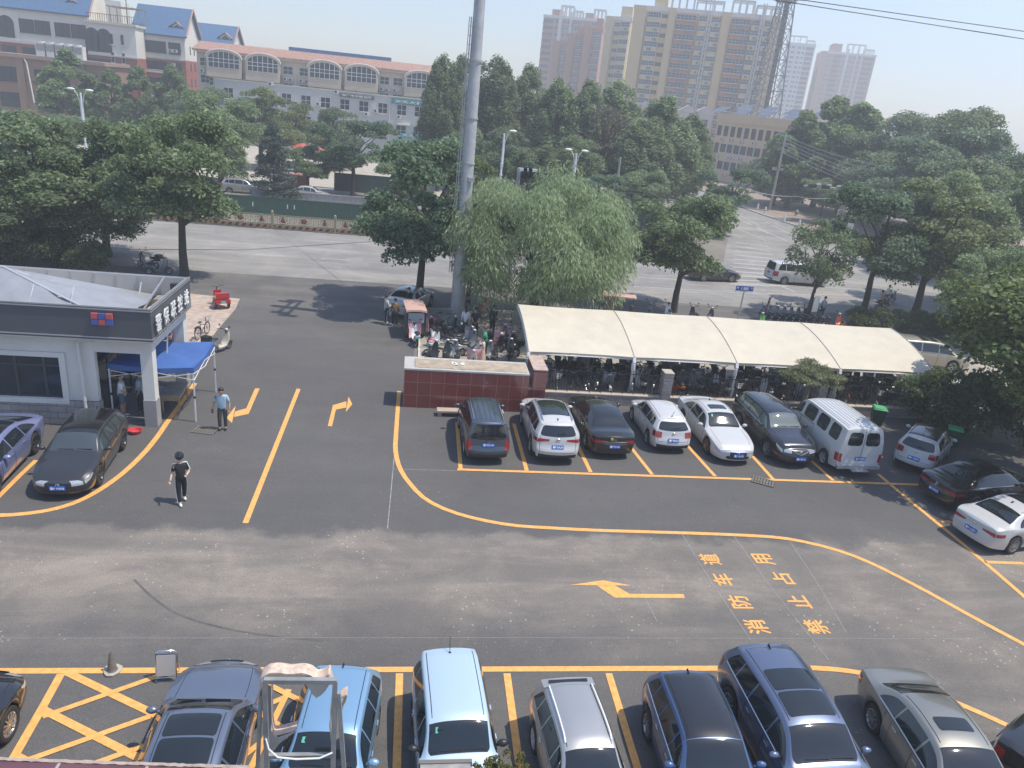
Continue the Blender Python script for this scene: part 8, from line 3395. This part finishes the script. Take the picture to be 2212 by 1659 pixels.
# cut-off sapling and white notice board by the rental scooters
g = G(1645, 700)
sp = thing('bare_sapling', 'bare brown forked sapling trunk beyond the canopy', 'sapling', (g.x, g.y, 0))
MB().tube([(0, 0, 0), (.1, 0, 1.0), (.18, 0, 1.9)], [.07, .06, .04], 7).build('trunk', BARK, sp)
MB().tube([(.14, 0, 1.5), (.35, .05, 2.0)], [.04, .025], 6).build('branch', BARK, sp)
g = G(1752, 700)
nb = thing('notice_board', 'tilted white notice board on a post among the street scooters', 'sign board', (g.x, g.y, 0), R(25))
MB().box(-.28, -.03, .9, .28, .03, 2.0).build('board', WHITEP, nb)
MB().bar((0, .06, 0), (0, .06, 1.9), .07).build('post', GREYMETAL, nb)

# ================================================================ fences of the median
M_BARG = mat('railing_gold', (.27, .25, .14), .6, var=.1)
M_ORN = mat('railing_red', (.20, .045, .05), .5)
M_HZ = mat('hazard_orange', (.36, .17, .075), .6)
# ornamental railing: panels between gold posts
GF = 'ornamental railing panels along the far kerb'
pw = 5.35
proto_rail = None
for i in range(9):
    x = -12.05 + (i - 5) * pw
    loc = (x, 67.9 - .03, .12)
    if x > 4.5:
        continue
    if proto_rail is None:
        r = proto_rail = thing('ornamental_railing', 'gold and green railing panel with red medallions along the far kerb', 'railing', loc, 0, GF)
        MB().box(-.11, -.11, 0, .11, .11, 1.32).build('post', M_BARG, r)
        MB().ball((0, 0, 1.4), .12, 10, 6).build('finial', M_BARG, r)
        for z in (.33, 1.12):
            MB().bar((.11, 0, z), (pw - .11, 0, z), .07).build('rail', M_BARG, r)
        mb = MB()
        for k in range(12):
            x0 = .25 + k * .41
            for (a, c, d, e) in ((0, .36, 0, .62), (0, .62, .2, .62), (.2, .62, .2, 1.1), (.2, .5, .38, .5), (.38, .5, .38, .86), (.0, .86, .2, .86), (.0, .86, .0, 1.1), (.2, .36, .2, .5)):
                mb.bar((x0 + a, 0, c), (x0 + d, 0, e), .035)
        o = mb.build('fretwork', M_BARG, r)
        for k in (1, 2, 3):
            xm = pw * (k - .5) / 3
            mb = MB()
            mb.tube([(xm + .30 * math.cos(a), -.03, .72 + .36 * math.sin(a)) for a in lin(0, 2 * math.pi, 14)], .03, 5, 0, False)
            mb.build('medallion_ring', M_BARG, r)
            mb = MB()
            if k == 2:
                mb.ball((xm, -.03, .72), .24, 10, 7, 0, (1, .15, 1))
            else:
                mb.ball((xm, -.03, .66), .19, 10, 7, 0, (1, .15, 1))
                mb.ball((xm, -.03, .90), .10, 8, 6, 0, (.8, .15, 1.2))
            mb.build('medallion', M_ORN, r)
        for k in range(9):
            x0 = .15 + k * .58
            mb = MB()
            mb.prismY([(x0, .02), (x0 + .3, .02), (x0 + .46, .27), (x0 + .16, .27)], -.13, .13)
            mb.build('base_block', M_HZ, r)
        MB().box(.12, -.10, .0, pw - .12, .10, .25).build('base_plinth', mat('base_dark', (.05, .045, .04), .8), r)
    else:
        o = copy_thing(proto_rail, loc)
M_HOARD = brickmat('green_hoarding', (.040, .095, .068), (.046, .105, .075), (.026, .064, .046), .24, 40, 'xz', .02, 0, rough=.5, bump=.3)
GH2 = 'hoardings and barriers on the median'
for x0, x1, y0, y1, h, m, lab in ((-60, 3.4, 74.0, 74.4, 1.62, M_HOARD, 'long dark green ribbed hoarding behind the ornamental railing'),):
    hb = thing('site_hoarding', lab, 'hoarding', (x0, y0, 0.08), math.atan2(y1 - y0, x1 - x0))
    L = x1 - x0
    MB().box(0, -.03, 0, L, .03, h).build('sheet', m, hb)
    MB().box(0, -.05, h, L, .05, h + .05).build('top_rail', mat('hoarding_rail', (.05, .10, .07), .5), hb)
    for k in (.68, .71, .76, .77):
        MB().box(L * k, -.035, .75, L * k + .10, -.031, 1.15).build('paper_notice', WHITEP, hb)
M_SHEETG = brickmat('grey_sheet', (.36, .38, .40), (.40, .42, .44), (.26, .28, .30), .3, 40, 'xz', .015, 0, rough=.5, bump=.2)
hb = thing('sheet_barrier', 'low pale grey sheet barrier with a rust stained rail behind the green hoarding', 'barrier', (-17.2, 84.8, .08), R(1.5))
MB().box(0, -.03, 0, 17, .03, .95).build('sheet', M_SHEETG, hb)
for z in (.2, .88):
    MB().bar((0, -.06, z), (17, -.06, z), .06).build('rail', mat('rusty_rail', (.40, .30, .22), .8, var=.3), hb)
for k in range(7):
    MB().bar((1.2 + k * 2.4, -.08, 0), (1.2 + k * 2.4, -.08, 1.05), .06).build('post', GREYMETAL, hb)
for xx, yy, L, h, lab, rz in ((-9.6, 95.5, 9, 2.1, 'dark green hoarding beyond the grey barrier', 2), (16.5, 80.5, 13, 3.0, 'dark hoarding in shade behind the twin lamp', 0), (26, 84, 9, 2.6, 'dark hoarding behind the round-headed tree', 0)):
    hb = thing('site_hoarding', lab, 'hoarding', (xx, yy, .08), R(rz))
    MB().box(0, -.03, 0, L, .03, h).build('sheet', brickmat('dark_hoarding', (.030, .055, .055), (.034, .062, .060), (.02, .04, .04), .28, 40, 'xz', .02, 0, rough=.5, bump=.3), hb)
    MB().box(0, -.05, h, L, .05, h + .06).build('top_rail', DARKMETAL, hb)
# red market parasols in front of the shops
GRP = 'red market parasols across the street'
for i, (px, py, w) in enumerate(((655, 309, 46), (688, 318, 40), (700, 330, 30))):
    T = AT(px, py, 112)
    r = thing('market_parasol', ['large red market parasol left of the tree', 'second red market parasol partly behind the tree', 'lowest red market parasol beside the tree'][i], 'parasol', (T.x, 112, .1), i, GRP)
    Wd = w / FL * 118 / 2
    rows = [[(Wd * u * math.cos(a), Wd * u * math.sin(a), T.z - .1 - .75 * u ** 1.4 + .05 * math.cos(8 * a) * u) for a in lin(0, 2 * math.pi, 32)] for u in lin(0.01, 1, 6)]
    mb = MB()
    mb.grid(rows, 0, True, True)
    mb.build('canopy', mat('parasol_red', (.50, .09, .09), .7, var=.1), r)
    MB().bar((0, 0, 0), (0, 0, T.z - .2), .08).build('pole', GREYMETAL, r)
T = AT(667, 412, 93)
kio = thing('cargo_cart', 'red and white cargo cart parked beyond the grey barrier', 'cart', (T.x - 2.2, 93, 0))
MB().box(0, -.6, .4, 2.2, .6, 1.9).build('cargo_box', mat('cart_red', (.42, .12, .09), .6, var=.3, vscale=4), kio)
MB().box(-1.2, -.5, .35, 0, .5, 1.1).build('cab', DARKMETAL, kio)
for x in (-.8, 1.6):
    MB().lathe([(0, -.6), (.32, -.6), (.32, .6), (0, .6)], 14, 0, Matrix.Translation((x, 0, .32)) @ Matrix.Rotation(R(90), 4, 'X')).build('wheel', RUBBER, kio)

# ================================================================ the ledge below the window
M_LEDGE = mat('maroon_tile', (.115, .052, .062), .30, var=.1, vscale=2)
lz = AT(0, 1637, 3.95).z
A_, B_ = G(-60, 1633.5, lz), G(541, 1654, lz)
lg = thing('parapet_ledge', 'maroon tiled parapet ledge at the lower left edge of the photo', 'parapet', A_, math.atan2(B_.y - A_.y, B_.x - A_.x))
LL = (B_ - A_).length
MB().box(-1, -.30, -.5, LL, -.012, -.006).build('tile_face', brickmat('maroon_tiles', (.125, .060, .072), (.135, .065, .076), (.35, .30, .28), .55, .8, 'xy', .010, 0, rough=.3, bump=0), lg)
mb = MB()
mb.grid([[(-1 + (LL + 1) * i / 120, y, -.004 + .008 * random.random()) for i in range(121)] for y in (-.024, -.012, .0)])
mb.box(-1, -.012, -.06, LL, .0, -.008)
mb.build('mortar_edge', mat('old_mortar', (.36, .29, .25), .95, var=.3, vscale=12), lg)
# back of the broken channel letter on its rusty frame
Yf = 4.25
M_FR = mat('frame_steel', (.30, .31, .31), .55, .4, var=.25, vscale=5)
M_LET = mat('letter_acrylic', (.50, .47, .43), .5, var=.08)
M_GLUE = mat('glue_strip', (.58, .45, .36), .9, var=.35, vscale=22)
fp = lambda px, py, Y=Yf: AT(px, py, Y)
c0 = fp(650, 1560)
fr = thing('sign_frame', 'grey steel sign frame on the parapet in front of the blue hatchback', 'sign frame', c0)


def PF(mb, name, m):
    o = link(name, mb.mesh(name, m), fr)
    o.matrix_parent_inverse = Matrix.Translation(-Vector(c0))
    return o


for a, c, w_ in (((570, 1470), (728, 1471), .035), ((572, 1470), (577, 1672), .034), ((563, 1506), (556, 1675), .026), ((724, 1471), (719, 1672), .034), ((731, 1496), (744, 1672), .030), ((575, 1633), (720, 1631), .03)):
    PF(MB().bar(fp(*a), fp(*c), w_), 'frame_bar', M_FR)
cl = thing('channel_letter', 'broken pale channel letter with a brown glued edge on the steel frame', 'sign letter', c0)


def strip3(pts, dep, name, m, w=.014):
    """bent strip: outline in pixels, run back by dep metres"""
    P_ = [fp(*q, Yf + .03) for q in pts]
    sm = []
    for i in range(len(P_) - 1):
        for k in range(6):
            sm.append(P_[i].lerp(P_[i + 1], k / 6))
    sm.append(P_[-1])
    for _ in range(2):
        sm = [sm[0]] + [(sm[i - 1] + sm[i] * 2 + sm[i + 1]) / 4 for i in range(1, len(sm) - 1)] + [sm[-1]]
    up = Vector((0, 0, w))
    mb = MB()
    mb.grid([[p for p in sm], [p + Vector((0, dep, 0)) for p in sm], [p + Vector((0, dep, 0)) + up for p in sm], [p + up for p in sm], [p for p in sm]])
    o = link(name, mb.mesh(name, m), cl)
    o.matrix_parent_inverse = Matrix.Translation(-Vector(c0))


strip3([(556, 1490), (562, 1470), (578, 1458), (600, 1456), (625, 1460), (655, 1457), (672, 1462), (682, 1472), (700, 1468), (710, 1460), (713, 1468), (718, 1490)], .10, 'top_return', M_GLUE)
strip3([(586, 1482), (586, 1560), (590, 1590), (612, 1586), (640, 1578)], .08, 'inner_return', M_GLUE)
strip3([(718, 1490), (712, 1540), (716, 1600), (722, 1640)], .08, 'right_return', M_LET)
strip3([(735, 1510), (750, 1502), (748, 1515), (738, 1530)], .08, 'tip_return', M_GLUE)


def plate_(pts, name, Y=Yf + .115):
    q = [fp(*a, Y) for a in pts]
    mb = MB()
    n = len(q)
    vs = [tuple(v) for v in q] + [(v.x, v.y + .006, v.z) for v in q]
    mb.add(vs, [tuple(range(n)), tuple(range(n, 2 * n))[::-1]] + [((i + 1) % n, i, n + i, n + (i + 1) % n) for i in range(n)])
    o = link(name, mb.mesh(name, M_LET), cl)
    o.matrix_parent_inverse = Matrix.Translation(-Vector(c0))


plate_([(660, 1478), (712, 1478), (703, 1492), (694, 1502), (683, 1508), (675, 1500), (668, 1488)], 'face_panel')
plate_([(574, 1480), (588, 1482), (586, 1580), (600, 1594), (640, 1580), (622, 1592), (604, 1606), (592, 1622), (578, 1628)], 'face_panel')
plate_([(718, 1490), (724, 1545), (738, 1520), (748, 1506), (744, 1520), (736, 1545), (734, 1575), (738, 1590), (724, 1600), (716, 1610), (711, 1570)], 'face_panel')
MB_ = MB().tube([fp(574, 1596, Yf - .02), fp(580, 1618, Yf - .04), fp(600, 1636, Yf - .04), fp(640, 1640, Yf - .04), fp(690, 1638, Yf - .04), fp(718, 1626, Yf - .02)], .007, 6)
tag(MB_.build('power_cable', WHITEP), 'thin pale cable drooping along the bottom bar of the sign frame', 'cable')
# planter with bushes at the bottom edge
for px0, px1, lab in ((908, 1016, 'weathered grey board lying at the bottom edge beside the planter bush'),):
    a, c = AT(px0, 1645, 4.2), AT(px1, 1644, 4.2)
    bd = thing('weathered_board', lab, 'board', (a.x, 4.2, a.z))
    MB().box(0, -.5, -.04, c.x - a.x, .0, -.008).build('board', mat('foil_board', (.36, .34, .32), .4, .4, var=.3, vscale=6), bd)
    MB().box(-.012, -.02, -.045, c.x - a.x + .012, .012, .003).build('frame', mat('board_frame', (.15, .14, .13), .6), bd)
LF_BOX = leafmat('box_leaves', (.16, .17, .055), .5)
rng = np.random.default_rng(5)
for cx, w_, lab in ((1085, 150, 'small yellow-green potted bush at the bottom edge of the photo'),):
    T = AT(cx, 1652, 4.2)
    cl_ = []
    for i in range(46):
        u = rng.uniform(-1, 1)
        cl_.append((u * .19, rng.uniform(-.12, .12), -.10 + rng.uniform(-.10, .10) * (1 - abs(u)) + .05 * math.sin(9 * u), .035, .035, .04))
    o = bpy.data.objects.new('potted_bush', None)
    COL.objects.link(o)
    o.location = T
    link('foliage', leaves('foliage', cl_, 5200, .017, LF_BOX, rng, -.2, asp=.6), o)
    tag(o, lab, 'bush')
    MB().box(-.22, -.14, -.5, .22, .14, -.22).build('trough', mat('trough', (.25, .12, .08), .8), o)

# ================================================================ summer haze
mb = MB()
mb.box(-700, -40, -1.5, 900, 760, 95)
hz = mb.build('haze', [])
hz['kind'] = 'stuff'
m = bpy.data.materials.new('haze_air')
m.use_nodes = True
n, l = m.node_tree.nodes, m.node_tree.links
n.remove(n['Principled BSDF'])
v = n.new('ShaderNodeVolumePrincipled')
v.inputs['Color'].default_value = (.90, .95, 1.0, 1)
v.inputs['Density'].default_value = .0013
v.inputs['Anisotropy'].default_value = .3
l.new(v.outputs[0], n['Material Output'].inputs['Volume'])
hz.data.materials.append(m)
